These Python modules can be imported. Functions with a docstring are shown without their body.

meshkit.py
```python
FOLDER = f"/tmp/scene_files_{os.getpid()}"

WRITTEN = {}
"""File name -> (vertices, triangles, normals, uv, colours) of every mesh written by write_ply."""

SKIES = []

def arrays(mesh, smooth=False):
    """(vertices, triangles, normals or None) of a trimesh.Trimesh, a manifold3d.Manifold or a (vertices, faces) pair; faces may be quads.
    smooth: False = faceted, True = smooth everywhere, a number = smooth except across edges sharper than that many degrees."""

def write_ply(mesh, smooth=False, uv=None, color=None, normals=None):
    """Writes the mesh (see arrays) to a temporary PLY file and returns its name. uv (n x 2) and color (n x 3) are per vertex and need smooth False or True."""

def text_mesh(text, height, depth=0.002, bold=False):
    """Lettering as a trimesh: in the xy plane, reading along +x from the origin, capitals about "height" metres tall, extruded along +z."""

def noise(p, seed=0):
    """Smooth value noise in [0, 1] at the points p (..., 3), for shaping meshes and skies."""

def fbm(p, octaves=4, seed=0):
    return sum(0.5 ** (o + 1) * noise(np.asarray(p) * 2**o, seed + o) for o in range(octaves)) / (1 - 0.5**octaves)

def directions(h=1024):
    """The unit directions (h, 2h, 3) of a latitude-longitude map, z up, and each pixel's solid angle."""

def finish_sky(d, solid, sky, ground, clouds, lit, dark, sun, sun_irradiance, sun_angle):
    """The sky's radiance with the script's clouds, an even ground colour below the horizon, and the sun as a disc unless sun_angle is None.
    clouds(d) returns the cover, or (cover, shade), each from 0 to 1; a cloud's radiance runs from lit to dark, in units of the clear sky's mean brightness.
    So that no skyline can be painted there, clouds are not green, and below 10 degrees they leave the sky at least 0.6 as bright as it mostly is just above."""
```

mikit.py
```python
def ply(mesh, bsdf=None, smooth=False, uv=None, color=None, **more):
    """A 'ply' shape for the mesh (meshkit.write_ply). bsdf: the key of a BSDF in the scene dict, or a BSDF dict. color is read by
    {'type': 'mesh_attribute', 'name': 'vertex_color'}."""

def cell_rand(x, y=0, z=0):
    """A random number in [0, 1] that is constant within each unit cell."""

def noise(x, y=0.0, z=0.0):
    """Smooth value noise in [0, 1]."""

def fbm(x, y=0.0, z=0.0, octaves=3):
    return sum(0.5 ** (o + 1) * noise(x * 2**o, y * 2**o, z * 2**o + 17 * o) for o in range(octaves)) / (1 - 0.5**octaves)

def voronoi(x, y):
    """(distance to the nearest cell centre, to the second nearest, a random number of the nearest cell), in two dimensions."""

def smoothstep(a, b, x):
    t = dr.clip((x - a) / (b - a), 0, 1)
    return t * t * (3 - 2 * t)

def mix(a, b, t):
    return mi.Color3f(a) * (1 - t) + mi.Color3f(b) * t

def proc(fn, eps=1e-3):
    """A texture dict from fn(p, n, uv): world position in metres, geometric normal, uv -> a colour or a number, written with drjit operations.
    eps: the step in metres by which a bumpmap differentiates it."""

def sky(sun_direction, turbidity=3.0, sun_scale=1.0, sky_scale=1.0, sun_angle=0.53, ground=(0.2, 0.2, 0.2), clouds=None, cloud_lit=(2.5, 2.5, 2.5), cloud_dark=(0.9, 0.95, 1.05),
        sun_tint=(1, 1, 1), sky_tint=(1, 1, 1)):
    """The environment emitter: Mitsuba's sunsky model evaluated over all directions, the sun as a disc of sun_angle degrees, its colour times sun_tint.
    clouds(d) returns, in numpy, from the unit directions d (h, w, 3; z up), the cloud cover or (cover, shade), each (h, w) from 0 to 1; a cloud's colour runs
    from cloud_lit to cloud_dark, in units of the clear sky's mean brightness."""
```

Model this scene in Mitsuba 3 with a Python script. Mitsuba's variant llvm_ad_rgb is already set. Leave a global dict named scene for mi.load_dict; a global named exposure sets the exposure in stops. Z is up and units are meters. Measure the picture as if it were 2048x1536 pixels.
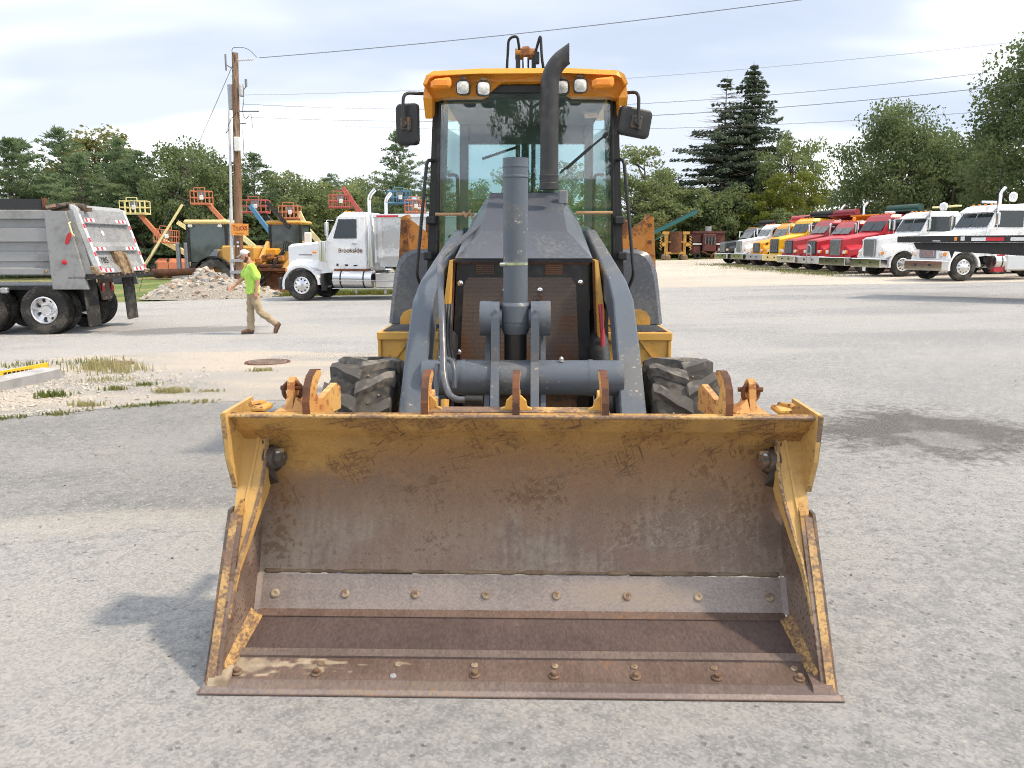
import math, random
import numpy as np, trimesh, drjit as dr, mitsuba as mi, mikit, meshkit
from mikit import noise, fbm, voronoi, cell_rand, smoothstep, mix
from shapely.geometry import Polygon
from shapely import affinity
import manifold3d as m3

T = mi.ScalarTransform4f
scene, labels, place = {}, {}, {}

# ---------------------------------------------------------------- camera, daylight, exposure
EYE = 1.65
PITCH = math.atan(278 / 1650)
scene['camera'] = {'type': 'perspective', 'fov': 2 * math.degrees(math.atan(1024 / 1650)), 'fov_axis': 'x', 'near_clip': 0.05, 'far_clip': 3000.0,
                   'to_world': T().look_at(origin=[0, 0, EYE], target=[0, math.cos(PITCH), EYE - math.sin(PITCH)], up=[0, 0, 1])}

def thin_cloud(d):
    """thin high overcast with brighter and greyer patches"""
    z = np.maximum(d[..., 2], 0.03)
    q = np.stack([d[..., 0] / (z + 0.25), d[..., 1] / (z + 0.25), 0 * z], -1)
    n = meshkit.fbm(q * [1.6, 3.2, 1] + [3.1, 0.4, 0], 5, 3)
    m = meshkit.fbm(q * [0.9, 2.1, 1] + [7.7, 5.2, 0], 4, 11)
    s = np.clip((m - 0.37) / 0.24, 0, 1)
    return np.clip(0.80 + 0.8 * (n - 0.38), 0.70, 1.0), s * s * (3 - 2 * s)

SUN = (0.69, -0.20, 0.95)
scene['sky'] = mikit.sky(SUN, turbidity=3, sun_scale=0.68, sun_angle=3.5, clouds=thin_cloud, cloud_lit=(4.85, 4.95, 5.05), cloud_dark=(2.7, 2.95, 3.4))
exposure = 1.80

# ---------------------------------------------------------------- names and entries
def numbered(name):
    k, n = name, 0
    while k in scene or k in place:
        n += 1; k = '%s_%03d' % (name, n)
    return k

def loc(x=0, y=0, z=0, rz=0, s=1.0, rx=0, ry=0):
    m = T().translate([x, y, z]).rotate([0, 0, 1], rz)
    if rx: m = m.rotate([1, 0, 0], rx)
    if ry: m = m.rotate([0, 1, 0], ry)
    return m.scale(s) if not np.isscalar(s) or s != 1.0 else m

def thing(name, label, cat, M=None, group=None):
    """the key that a thing's parts start with"""
    k = numbered(name); place[k] = M or T()
    labels[k] = {'label': label, 'category': cat}
    if group: labels[k]['group'] = group
    return k

def root(k): return k.split('__')[0]

PLY = {}
def add(parent, name, mesh, mat, smooth=False, label=None, kind=None):
    k = numbered(parent + '__' + name)
    d = mikit.ply(mesh, mat, smooth=smooth)
    d['to_world'] = place[root(k)]
    scene[k] = d; place[k] = None
    if label or kind:
        labels[k] = {}
        if label: labels[k]['label'] = label
        if kind: labels[k]['kind'] = kind
    return k

def solo(name, mesh, mat, label=None, cat=None, smooth=False, M=None, group=None, kind=None):
    """a thing, or a piece of the setting, that is one mesh"""
    k = numbered(name); place[k] = M or T()
    d = mikit.ply(mesh, mat, smooth=smooth) if not isinstance(mesh, dict) else dict(mesh)
    d['to_world'] = place[k]; scene[k] = d
    labels[k] = {}
    for a, b in (('label', label), ('category', cat), ('group', group), ('kind', kind)):
        if b: labels[k][a] = b
    return k

def again(src, label, M, group=None, swap=None):
    """a copy of a thing with its parts; swap maps one material to another"""
    k = thing(re_base(src), label, labels[src]['category'], M, group or labels[src].get('group'))
    for c in [c for c in list(scene) if c.startswith(src + '__')]:
        d = dict(scene[c]); d['to_world'] = place[k]
        if swap and d['bsdf'].get('id') in swap: d['bsdf'] = {'type': 'ref', 'id': swap[d['bsdf']['id']]}
        n = k + c[len(src):]
        scene[n] = d; place[n] = None
        if c in labels: labels[n] = dict(labels[c])
    return k

def re_base(k):
    a = k.rsplit('_', 1)
    return a[0] if len(a) == 2 and a[1].isdigit() else k

# ---------------------------------------------------------------- shapes
def join(*ms):
    out = []
    for m in ms: out += list(m) if isinstance(m, (list, tuple)) else [m]
    return trimesh.util.concatenate(out)

def mesh(v, f):
    f = np.asarray(f, int)
    if f.shape[1] == 4: f = np.vstack([f[:, [0, 1, 2]], f[:, [0, 2, 3]]])
    return trimesh.Trimesh(np.asarray(v, float), f, process=False)

def box(c, s, b=0.0):
    """box of size s about c, edges chamfered by b"""
    h = np.asarray(s, float) / 2
    sg = np.array([[x, y, z] for x in (-1, 1) for y in (-1, 1) for z in (-1, 1)], float)
    if b <= 0:
        f = [[0, 1, 3, 2], [4, 6, 7, 5], [0, 4, 5, 1], [2, 3, 7, 6], [0, 2, 6, 4], [1, 5, 7, 3]]
        return mesh(sg * h + c, f)
    b = min(b, h.min() * 0.9)
    pts = np.vstack([sg * (h - b * (1 - np.eye(3)[k])) for k in range(3)])
    m = trimesh.convex.convex_hull(pts)
    m.vertices = m.vertices + np.asarray(c, float)
    return m

def span(x0, x1, y0, y1, z0, z1, b=0.0):
    return box(((x0 + x1) / 2, (y0 + y1) / 2, (z0 + z1) / 2), (abs(x1 - x0), abs(y1 - y0), abs(z1 - z0)), b)

def hull(pts):
    return trimesh.convex.convex_hull(np.asarray(pts, float))

def prism(poly, axis, a, b, holes=None):
    """polygon extruded along an axis: x -> (y, z), y -> (x, z), z -> (x, y)"""
    p = Polygon(poly, holes)
    if not p.is_valid: p = p.buffer(0)
    if hasattr(p, 'geoms'): p = max(p.geoms, key=lambda g: g.area)
    m = trimesh.creation.extrude_polygon(p, abs(b - a), engine='earcut')
    v = np.array(m.vertices); lo = min(a, b)
    u, w, t = v[:, 0], v[:, 1], v[:, 2] + lo
    flip = False
    if axis == 'z': q = np.c_[u, w, t]
    elif axis == 'x': q = np.c_[t, u, w]
    else: q = np.c_[u, t, w]; flip = True
    f = np.array(m.faces)
    return mesh(q, f[:, ::-1] if flip else f)

def frame(t):
    t = t / (np.linalg.norm(t) + 1e-12)
    a = np.cross(t, [0, 0, 1.0] if abs(t[2]) < 0.9 else [1.0, 0, 0]); a /= np.linalg.norm(a)
    return t, a, np.cross(t, a)

def ring_mesh(rings, cap=True, closed=False, ends=(True, True)):
    n = len(rings[0]); k = len(rings); v = np.vstack(rings); f = []
    for i in range(k if closed else k - 1):
        i2 = (i + 1) % k
        j = np.arange(n); j2 = (j + 1) % n
        f.append(np.c_[i * n + j, i * n + j2, i2 * n + j2, i2 * n + j])
    f = np.vstack(f); tri = np.vstack([f[:, [0, 1, 2]], f[:, [0, 2, 3]]])
    if cap and not closed:
        v = np.vstack([v, rings[0].mean(0), rings[-1].mean(0)]); j = np.arange(n); j2 = (j + 1) % n
        if ends[0]: tri = np.vstack([tri, np.c_[j2, j, j * 0 + k * n]])
        if ends[1]: tri = np.vstack([tri, np.c_[(k - 1) * n + j, (k - 1) * n + j2, j * 0 + k * n + 1]])
    m = mesh(v, tri)
    if shift(m, -v.mean(0)).volume < 0: m.invert()
    return m

def tube(pts, r, n=10, cap=True):
    p = np.asarray(pts, float); r = np.broadcast_to(r, (len(p),))
    d = np.gradient(p, axis=0) if len(p) > 2 else np.repeat([p[1] - p[0]], 2, 0)
    if len(p) > 2:
        seg = np.diff(p, axis=0); seg /= np.linalg.norm(seg, axis=1, keepdims=True) + 1e-12
        d = np.vstack([seg[:1], seg[:-1] + seg[1:], seg[-1:]])
    t, a, b = frame(d[0]); ang = np.arange(n) * 2 * math.pi / n; rings = []
    for i in range(len(p)):
        t = d[i] / (np.linalg.norm(d[i]) + 1e-12)
        a = a - t * (a @ t); a /= np.linalg.norm(a) + 1e-12; b = np.cross(t, a)
        rings.append(p[i] + r[i] * (np.cos(ang)[:, None] * a + np.sin(ang)[:, None] * b))
    return ring_mesh(rings, cap)

def cyl(p0, p1, r, n=16, r1=None):
    return tube([p0, p1], [r, r if r1 is None else r1], n)

def bent(pts, rad, n=5):
    """polyline with its corners rounded"""
    p = [np.asarray(q, float) for q in pts]; out = [p[0]]
    for a, b, c in zip(p, p[1:], p[2:]):
        u, w = a - b, c - b; lu, lw = np.linalg.norm(u), np.linalg.norm(w); k = min(rad, lu * 0.48, lw * 0.48)
        s, e = b + u / lu * k, b + w / lw * k
        for i in range(n + 1):
            t = i / n; out.append((1 - t) ** 2 * s + 2 * t * (1 - t) * b + t * t * e)
    return np.array(out + [p[-1]])

def lathe(prof, axis='z', n=24, at=(0, 0, 0)):
    """profile [(radius, height)] turned about an axis through at"""
    ang = np.arange(n) * 2 * math.pi / n; c, s = np.cos(ang), np.sin(ang); rings = []
    for r, h in prof:
        r = max(r, 1e-4); o = np.full(n, h)
        rings.append({'z': np.c_[r * c, r * s, o], 'y': np.c_[r * c, o, r * s], 'x': np.c_[o, r * c, r * s]}[axis] + np.asarray(at, float))
    closed = prof[0] == prof[-1]
    return ring_mesh(rings[:-1] if closed else rings, not closed, closed, (prof[0][0] < 0.02, prof[-1][0] < 0.02))

def moved(m, M):
    q = m.copy(); q.apply_transform(np.array(M.matrix) if hasattr(M, 'matrix') else M); return q

def shift(m, d):
    q = m.copy(); q.vertices = np.array(q.vertices) + np.asarray(d, float); return q

def mirror_x(m):
    v = np.array(m.vertices) * [-1, 1, 1]
    return mesh(v, np.array(m.faces)[:, ::-1])

def rod(p0, p1, w, t):
    """flat or square bar between two points, w wide (level), t thick"""
    p0, p1 = np.asarray(p0, float), np.asarray(p1, float); d, a, b = frame(p1 - p0); pts = []
    return ring_mesh([p + np.array([a * w / 2 + b * t / 2, -a * w / 2 + b * t / 2, -a * w / 2 - b * t / 2, a * w / 2 - b * t / 2]) for p in (p0, p1)])

def text(s, h, depth, M, bold=True):
    """lettering standing in the plane that M carries the xy plane to"""
    return moved(meshkit.text_mesh(s, h, depth, bold), M)

def on_plane(o, u, w):
    """matrix that carries x to u, y to w, z to u x w, the origin to o"""
    u, w = np.asarray(u, float), np.asarray(w, float); u /= np.linalg.norm(u); w = w - u * (u @ w); w /= np.linalg.norm(w)
    m = np.eye(4); m[:3, 0], m[:3, 1], m[:3, 2], m[:3, 3] = u, w, np.cross(u, w), o
    return m

# ---------------------------------------------------------------- materials
def two(b): return {'type': 'twosided', 'bsdf': b}
def rgb(c): return {'type': 'rgb', 'value': [float(x) for x in c]}
def mat(name, color, rough=0.5, **k):
    scene[name] = two({'type': 'principled', 'base_color': color if isinstance(color, dict) else rgb(color), 'roughness': rough, **k})
    return name
def bumpy(name, fn, scale=1.0, eps=0.002):
    scene[name] = {'type': 'twosided', 'bsdf': {'type': 'bumpmap', 'arbitrary': mikit.proc(fn, eps), 'scale': scale, 'bsdf': scene[name]['bsdf']}}

def soiled(a, b, f=3.0, lo=0.5, hi=0.7, f2=25.0, g=0.15):
    """a colour with irregular patches of a second one and a fine grain"""
    def fn(p, n, uv):
        q = fbm(p.x * f, p.y * f, p.z * f, 4)
        s = noise((0.7 * p.x + 0.5 * p.y + 0.51 * p.z) * f2, (0.6 * p.y - 0.64 * p.x + 0.3 * p.z) * f2, (0.7 * p.z - 0.3 * p.x - 0.6 * p.y) * f2)
        return mix(a, b, smoothstep(lo, hi, q + 0.3 * (s - 0.5))) * (1 + g * (s - 0.5))
    return mikit.proc(fn)

def chipped(a, b, cov=0.63, f=30.0, d=(1, 1, 1), dirt=(0.2, 0.17, 0.13), dcov=0.6):
    """paint with small chips through to b, and dirt patches"""
    def fn(p, n, uv):
        q = 0.6 * noise(p.x * f * d[0], p.y * f * d[1], p.z * f * d[2]) + 0.4 * noise(p.x * f * 3.1, p.y * f * 3.1, p.z * f * 3.1)
        w = fbm(p.x * 3, p.y * 3, p.z * 3, 3)
        c = mix(a, dirt, 0.55 * smoothstep(dcov, dcov + 0.15, w + 0.25 * (q - 0.5)))
        return mix(c, b, smoothstep(cov, cov + 0.05, q + 0.35 * (w - 0.5)))
    return mikit.proc(fn)
# paints and metals
YEL = (0.64, 0.36, 0.075)
mat('paint_white', (0.80, 0.81, 0.82), 0.3, clearcoat=0.7, clearcoat_gloss=0.9)
mat('paint_yellow', chipped(YEL, (0.16, 0.07, 0.03), 0.80, 22.0, dirt=(0.30, 0.19, 0.07), dcov=0.58), 0.38, clearcoat=0.4, clearcoat_gloss=0.8)
mat('paint_worn_yellow', chipped(YEL, (0.13, 0.06, 0.035), 0.66, 26.0, dirt=(0.33, 0.17, 0.06), dcov=0.5), 0.5)
mat('bucket_yellow', chipped((0.56, 0.35, 0.115), (0.17, 0.095, 0.06), 0.80, 45.0, dirt=(0.40, 0.235, 0.09), dcov=0.52), 0.5)
mat('hook_paint', chipped((0.58, 0.35, 0.115), (0.34, 0.13, 0.04), 0.64, 40.0, dirt=(0.46, 0.20, 0.06), dcov=0.45), 0.55)
mat('wire_grey', (0.11, 0.11, 0.115), 0.6)
mat('paint_slate', soiled((0.088, 0.098, 0.122), (0.15, 0.152, 0.158), 2.6, 0.46, 0.76, 60, 0.10), 0.33, clearcoat=0.6, clearcoat_gloss=0.85)
mat('paint_arm', chipped((0.098, 0.120, 0.152), (0.36, 0.33, 0.28), 0.79, 60.0, dirt=(0.17, 0.165, 0.155), dcov=0.50), 0.42)
mat('roof_yellow', (0.80, 0.32, 0.022), 0.3, clearcoat=0.8, clearcoat_gloss=0.9)
mat('black_metal', soiled((0.018, 0.018, 0.02), (0.05, 0.047, 0.043), 4, 0.5, 0.8, 30, 0.2), 0.42)
mat('black_plastic', (0.028, 0.029, 0.031), 0.45)
mat('stack_black', soiled((0.035, 0.036, 0.039), (0.065, 0.06, 0.058), 5, 0.5, 0.75, 30, 0.2), 0.5)
mat('rubber', soiled((0.025, 0.024, 0.023), (0.085, 0.078, 0.068), 5, 0.42, 0.75, 40, 0.3), 0.85)
mat('lug_rubber', soiled((0.075, 0.071, 0.067), (0.185, 0.17, 0.15), 6, 0.36, 0.68, 50, 0.25), 0.8)
mat('hose', (0.02, 0.02, 0.021), 0.5)
mat('chrome', (0.86, 0.86, 0.87), 0.09, metallic=1.0)
mat('polished', (0.82, 0.82, 0.83), 0.2, metallic=1.0)
mat('aluminium', soiled((0.72, 0.73, 0.74), (0.50, 0.50, 0.49), 1.6, 0.45, 0.75, 20, 0.08), 0.38, metallic=0.55)
mat('dull_silver', soiled((0.33, 0.335, 0.34), (0.255, 0.255, 0.25), 1.6, 0.5, 0.75, 14, 0.06), 0.42, metallic=0.25)
mat('galvanised', (0.42, 0.43, 0.45), 0.45, metallic=0.4)
mat('iron', soiled((0.10, 0.085, 0.075), (0.20, 0.12, 0.075), 8, 0.45, 0.65, 60, 0.3), 0.6, metallic=0.3)
mat('cast_iron', soiled((0.15, 0.105, 0.085), (0.21, 0.165, 0.135), 5, 0.4, 0.6, 60, 0.25), 0.75)
mat('rust', soiled((0.16, 0.062, 0.028), (0.085, 0.04, 0.026), 7, 0.4, 0.65, 50, 0.35), 0.8)
mat('rust_orange', soiled((0.45, 0.19, 0.04), (0.19, 0.075, 0.03), 6, 0.46, 0.62, 60, 0.25), 0.65)
mat('mud', soiled((0.30, 0.21, 0.125), (0.17, 0.12, 0.075), 14, 0.4, 0.6, 60, 0.35), 0.95)
mat('grease', (0.035, 0.026, 0.02), 0.35)
mat('red_paint', (0.46, 0.022, 0.035), 0.3, clearcoat=0.8, clearcoat_gloss=0.9)
mat('dull_red', (0.40, 0.05, 0.06), 0.42, clearcoat=0.3)
mat('truck_yellow', (0.80, 0.46, 0.012), 0.32, clearcoat=0.6)
mat('truck_amber', (0.80, 0.36, 0.02), 0.34, clearcoat=0.5)
mat('truck_black', (0.022, 0.024, 0.03), 0.25, clearcoat=0.8)
mat('tarp_green', (0.03, 0.08, 0.065), 0.6)
mat('tarp_black', (0.022, 0.022, 0.024), 0.7)
mat('tarp_red', (0.26, 0.03, 0.045), 0.55)
mat('lift_orange', (0.62, 0.21, 0.11), 0.45)
mat('lift_red', (0.52, 0.12, 0.11), 0.45)
mat('lift_cream', (0.80, 0.70, 0.36), 0.45)
mat('lift_blue', (0.09, 0.24, 0.42), 0.42)
mat('machine_yellow', (0.60, 0.34, 0.08), 0.45)
mat('machine_cream', (0.78, 0.62, 0.28), 0.45)
mat('steel_grey', (0.20, 0.215, 0.24), 0.42)
mat('teal', (0.035, 0.17, 0.17), 0.5)
mat('maroon', soiled((0.17, 0.055, 0.05), (0.10, 0.04, 0.035), 1.5, 0.45, 0.65, 10, 0.2), 0.7)
mat('amber_lens', (0.95, 0.30, 0.015), 0.12, clearcoat=1.0, spec_trans=0.0)
mat('red_lens', (0.55, 0.012, 0.02), 0.15, clearcoat=1.0)
mat('clear_lens', soiled((0.75, 0.75, 0.72), (0.58, 0.57, 0.52), 40, 0.45, 0.6, 160, 0.3), 0.12, clearcoat=1.0, clearcoat_gloss=0.95)
mat('tape_white', (0.82, 0.82, 0.82), 0.4)
mat('tape_red', (0.65, 0.03, 0.05), 0.4)
mat('ink', (0.02, 0.02, 0.022), 0.6)
mat('ink_brown', (0.16, 0.075, 0.03), 0.6)
mat('ink_red', (0.30, 0.035, 0.03), 0.6)
mat('sign_orange', (0.78, 0.33, 0.06), 0.6)
mat('sign_yellow', (0.85, 0.50, 0.03), 0.5)
mat('vinyl_white', (0.78, 0.78, 0.77), 0.5)
mat('conduit', (0.62, 0.63, 0.68), 0.5)
mat('porcelain', (0.55, 0.56, 0.57), 0.3)
mat('bolt_rust', soiled((0.22, 0.15, 0.10), (0.14, 0.085, 0.055), 40, 0.4, 0.6, 120, 0.3), 0.6, metallic=0.2)
mat('stud_steel', soiled((0.33, 0.26, 0.19), (0.20, 0.135, 0.09), 40, 0.45, 0.6, 120, 0.3), 0.55, metallic=0.2)
mat('rope', (0.50, 0.31, 0.17), 0.8)
mat('seat_cloth', (0.055, 0.057, 0.062), 0.85)
mat('cab_lining', (0.16, 0.165, 0.175), 0.7)
mat('cab_glass', soiled((0.085, 0.115, 0.115), (0.045, 0.065, 0.065), 0.9, 0.4, 0.6, 6, 0.2), 0.06, clearcoat=1.0, clearcoat_gloss=0.97)
mat('window_dark', (0.018, 0.028, 0.032), 0.06, clearcoat=1.0, clearcoat_gloss=0.97)
scene['window_glass'] = {'type': 'thindielectric', 'int_ior': 1.8, 'specular_transmittance': rgb((0.64, 0.86, 0.84)), 'specular_reflectance': rgb((1, 1, 1))}
scene['pane_glass'] = {'type': 'thindielectric', 'int_ior': 1.55, 'specular_transmittance': rgb((0.62, 0.75, 0.74))}

def pole_wood(p, n, uv):
    g = noise(p.x * 28, p.y * 28, p.z * 1.3); h = noise(p.x * 70, p.y * 70, p.z * 3.5); w = fbm(p.x * 2, p.y * 2, p.z * 0.7, 3)
    return mix(mix((0.21, 0.125, 0.075), (0.33, 0.24, 0.17), smoothstep(0.4, 0.7, w)), (0.075, 0.045, 0.03), smoothstep(0.55, 0.75, 0.55 * g + 0.45 * h))
mat('pole_wood', mikit.proc(pole_wood), 0.85)
def bark(p, n, uv):
    g = noise(p.x * 12, p.y * 12, p.z * 2.2)
    return mix((0.085, 0.068, 0.052), (0.17, 0.145, 0.12), smoothstep(0.4, 0.7, g))
mat('bark', mikit.proc(bark), 0.9)
mat('dead_wood', (0.22, 0.18, 0.155), 0.9)

# --- the bucket's steel: paint left where nothing rubs, brown rust film, bare metal polished by the load
def strokes(p, a, b, c):
    """thin scratches in three directions on an upright face"""
    u, z = p.x, p.z
    s1 = noise(u * 9 + z * 4, z * 260 - u * 60, c)
    s2 = noise(u * 240 + z * 90, z * 11 - u * 5, c + 7)
    s3 = noise(u * 150 - z * 170, z * 12 + u * 12, c + 13)
    return smoothstep(a, b, dr.maximum(dr.maximum(s1, s2), s3))
def blade_upper(p, n, uv):
    w = fbm(p.x * 1.1, p.z * 2.4, 3.0, 4); q = fbm(p.x * 6, p.z * 7, 1.0, 4); g = fbm(p.x * 60, p.z * 60, p.y * 60, 3); v = noise(p.x * 70, p.z * 9, 8.0); gg = noise(p.x * 230, p.z * 200, 5)
    t = p.z + 0.34 * (w - 0.5) + 0.30 * (q - 0.5) + 0.10 * (g - 0.5)      # where the load has rubbed the paint off
    ends = smoothstep(0.72, 1.08, dr.abs(p.x - 0.03) + 0.3 * (w - 0.5))
    yel = mix((0.50, 0.29, 0.085), (0.36, 0.20, 0.065), smoothstep(0.35, 0.65, q))
    film = mix((0.30, 0.165, 0.078), (0.205, 0.13, 0.088), smoothstep(0.40, 0.60, 0.4 * w + 0.3 * q + 0.3 * g))
    film = mix(film, (0.34, 0.19, 0.075), 0.7 * smoothstep(0.45, 0.75, 0.5 * q + 0.5 * g))
    bare = mix((0.185, 0.13, 0.10), (0.315, 0.262, 0.21), smoothstep(0.38, 0.62, 0.35 * w + 0.35 * q + 0.2 * g + 0.10 * v))
    bare = mix(bare, (0.225, 0.142, 0.10), 0.6 * smoothstep(0.52, 0.66, fbm(p.x * 3 + 9, p.z * 4, 7.0, 4)))
    bare = mix(bare, (0.36, 0.32, 0.27), 0.35 * strokes(p, 0.80, 0.92, 31.0) * smoothstep(0.45, 0.65, q))
    c = mix(bare, film, smoothstep(0.32, 0.76, t))
    c = mix(c, yel, smoothstep(0.68, 0.94, t + 0.08 * ends))
    c = mix(c, (0.11, 0.05, 0.03), 0.7 * strokes(p, 0.82, 0.91, 2.0) * smoothstep(0.40, 0.58, q) * smoothstep(0.45, 0.8, t))
    c = mix(c, (0.105, 0.058, 0.04), 0.55 * smoothstep(0.54, 0.68, 0.55 * g + 0.45 * q))
    return c * (0.88 + 0.24 * gg)
mat('bucket_blade', mikit.proc(blade_upper), 0.55, metallic=0.1)
def bare_steel(a, b, seam, f=1.0, mud=False):
    def fn(p, n, uv):
        w = fbm(p.x * 1.7 * f, p.y * 5, p.z * 5, 4); v = noise(p.x * 42, p.y * 3 + p.z * 3, 1.0); g = noise(p.x * 150, p.y * 60, p.z * 150)
        c = mix(a, b, smoothstep(0.30, 0.70, 0.74 * w + 0.10 * v + 0.16 * g))
        c = mix(c, seam, 0.7 * smoothstep(0.58, 0.72, 0.7 * w + 0.3 * g))
        if mud:    # dried mud left in the front corner on the left, running out in streaks
            k = fbm(p.x * 7, p.y * 26, 3.0, 4); kk = noise(p.x * 34, p.y * 60, 1.0)
            m = 0.95 - (p.x + 1.16) / 0.85 - dr.abs(p.y + 0.022 * p.x - 2.962 + 0.09 * dr.maximum(-0.8 - p.x, 0)) / 0.075 + 1.3 * (k - 0.5) + 0.5 * (kk - 0.5)
            c = mix(c, mi.Color3f(0.40, 0.335, 0.25) * (0.8 + 0.4 * kk), 0.9 * smoothstep(0.05, 0.40, m))
        sc = smoothstep(0.80, 0.95, noise(p.x * 260 + p.y * 90, p.y * 14 + p.z * 14 - p.x * 9, 9.0)) * smoothstep(0.5, 0.7, w)
        return mix(c, (0.30, 0.27, 0.25), 0.3 * sc) * (0.88 + 0.24 * g)
    return mikit.proc(fn)
mat('bucket_wear', bare_steel((0.21, 0.178, 0.165), (0.30, 0.255, 0.235), (0.31, 0.25, 0.19)), 0.45, metallic=0.25)
mat('bucket_floor', bare_steel((0.105, 0.078, 0.075), (0.15, 0.115, 0.112), (0.16, 0.11, 0.085)), 0.42, metallic=0.3)
mat('bucket_edge', bare_steel((0.125, 0.085, 0.068), (0.185, 0.135, 0.118), (0.23, 0.12, 0.06), 2.0, True), 0.5, metallic=0.2)
mat('bucket_lip', bare_steel((0.19, 0.152, 0.142), (0.27, 0.22, 0.20), (0.30, 0.20, 0.12), 1.6), 0.4, metallic=0.4)
def crud(p, n, uv):
    w = fbm(p.x * 14, p.y * 14, p.z * 14, 3); g = noise(p.x * 90, p.y * 90, p.z * 90)
    return mix(mix((0.40, 0.33, 0.24), (0.22, 0.17, 0.12), smoothstep(0.4, 0.6, w)), (0.20, 0.14, 0.09), 0.5 * smoothstep(0.66, 0.85, g))
mat('seam_dirt', soiled((0.19, 0.145, 0.10), (0.12, 0.085, 0.06), 9, 0.4, 0.6, 90, 0.3), 0.95)
mat('dried_dirt', mikit.proc(crud), 0.95)
def cheek(p, n, uv):
    w = fbm(p.x * 6, p.y * 7, p.z * 5, 4); g = noise(p.x * 80, p.y * 80, p.z * 80)
    up = smoothstep(0.50, 0.62, p.z + 0.3 * (w - 0.5) + 0.06 * (g - 0.5))
    c = mix(mix((0.15, 0.105, 0.085), (0.225, 0.17, 0.14), smoothstep(0.4, 0.62, w)), (0.40, 0.22, 0.06), up)
    return mix(c, (0.09, 0.045, 0.03), 0.7 * smoothstep(0.62, 0.7, g)) * (0.9 + 0.2 * g)
mat('bucket_cheek', mikit.proc(cheek), 0.55, metallic=0.1)
def rim_worn(p, n, uv):
    g = fbm(p.x * 95, p.y * 95, p.z * 95, 3); w = fbm(p.x * 7, p.y * 7, p.z * 7, 3)
    return mix(mix((0.50, 0.32, 0.12), (0.30, 0.18, 0.085), smoothstep(0.38, 0.62, w)), (0.17, 0.11, 0.08), smoothstep(0.38, 0.62, 0.55 * g + 0.45 * w))
mat('bucket_rim', mikit.proc(rim_worn), 0.5)
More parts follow.
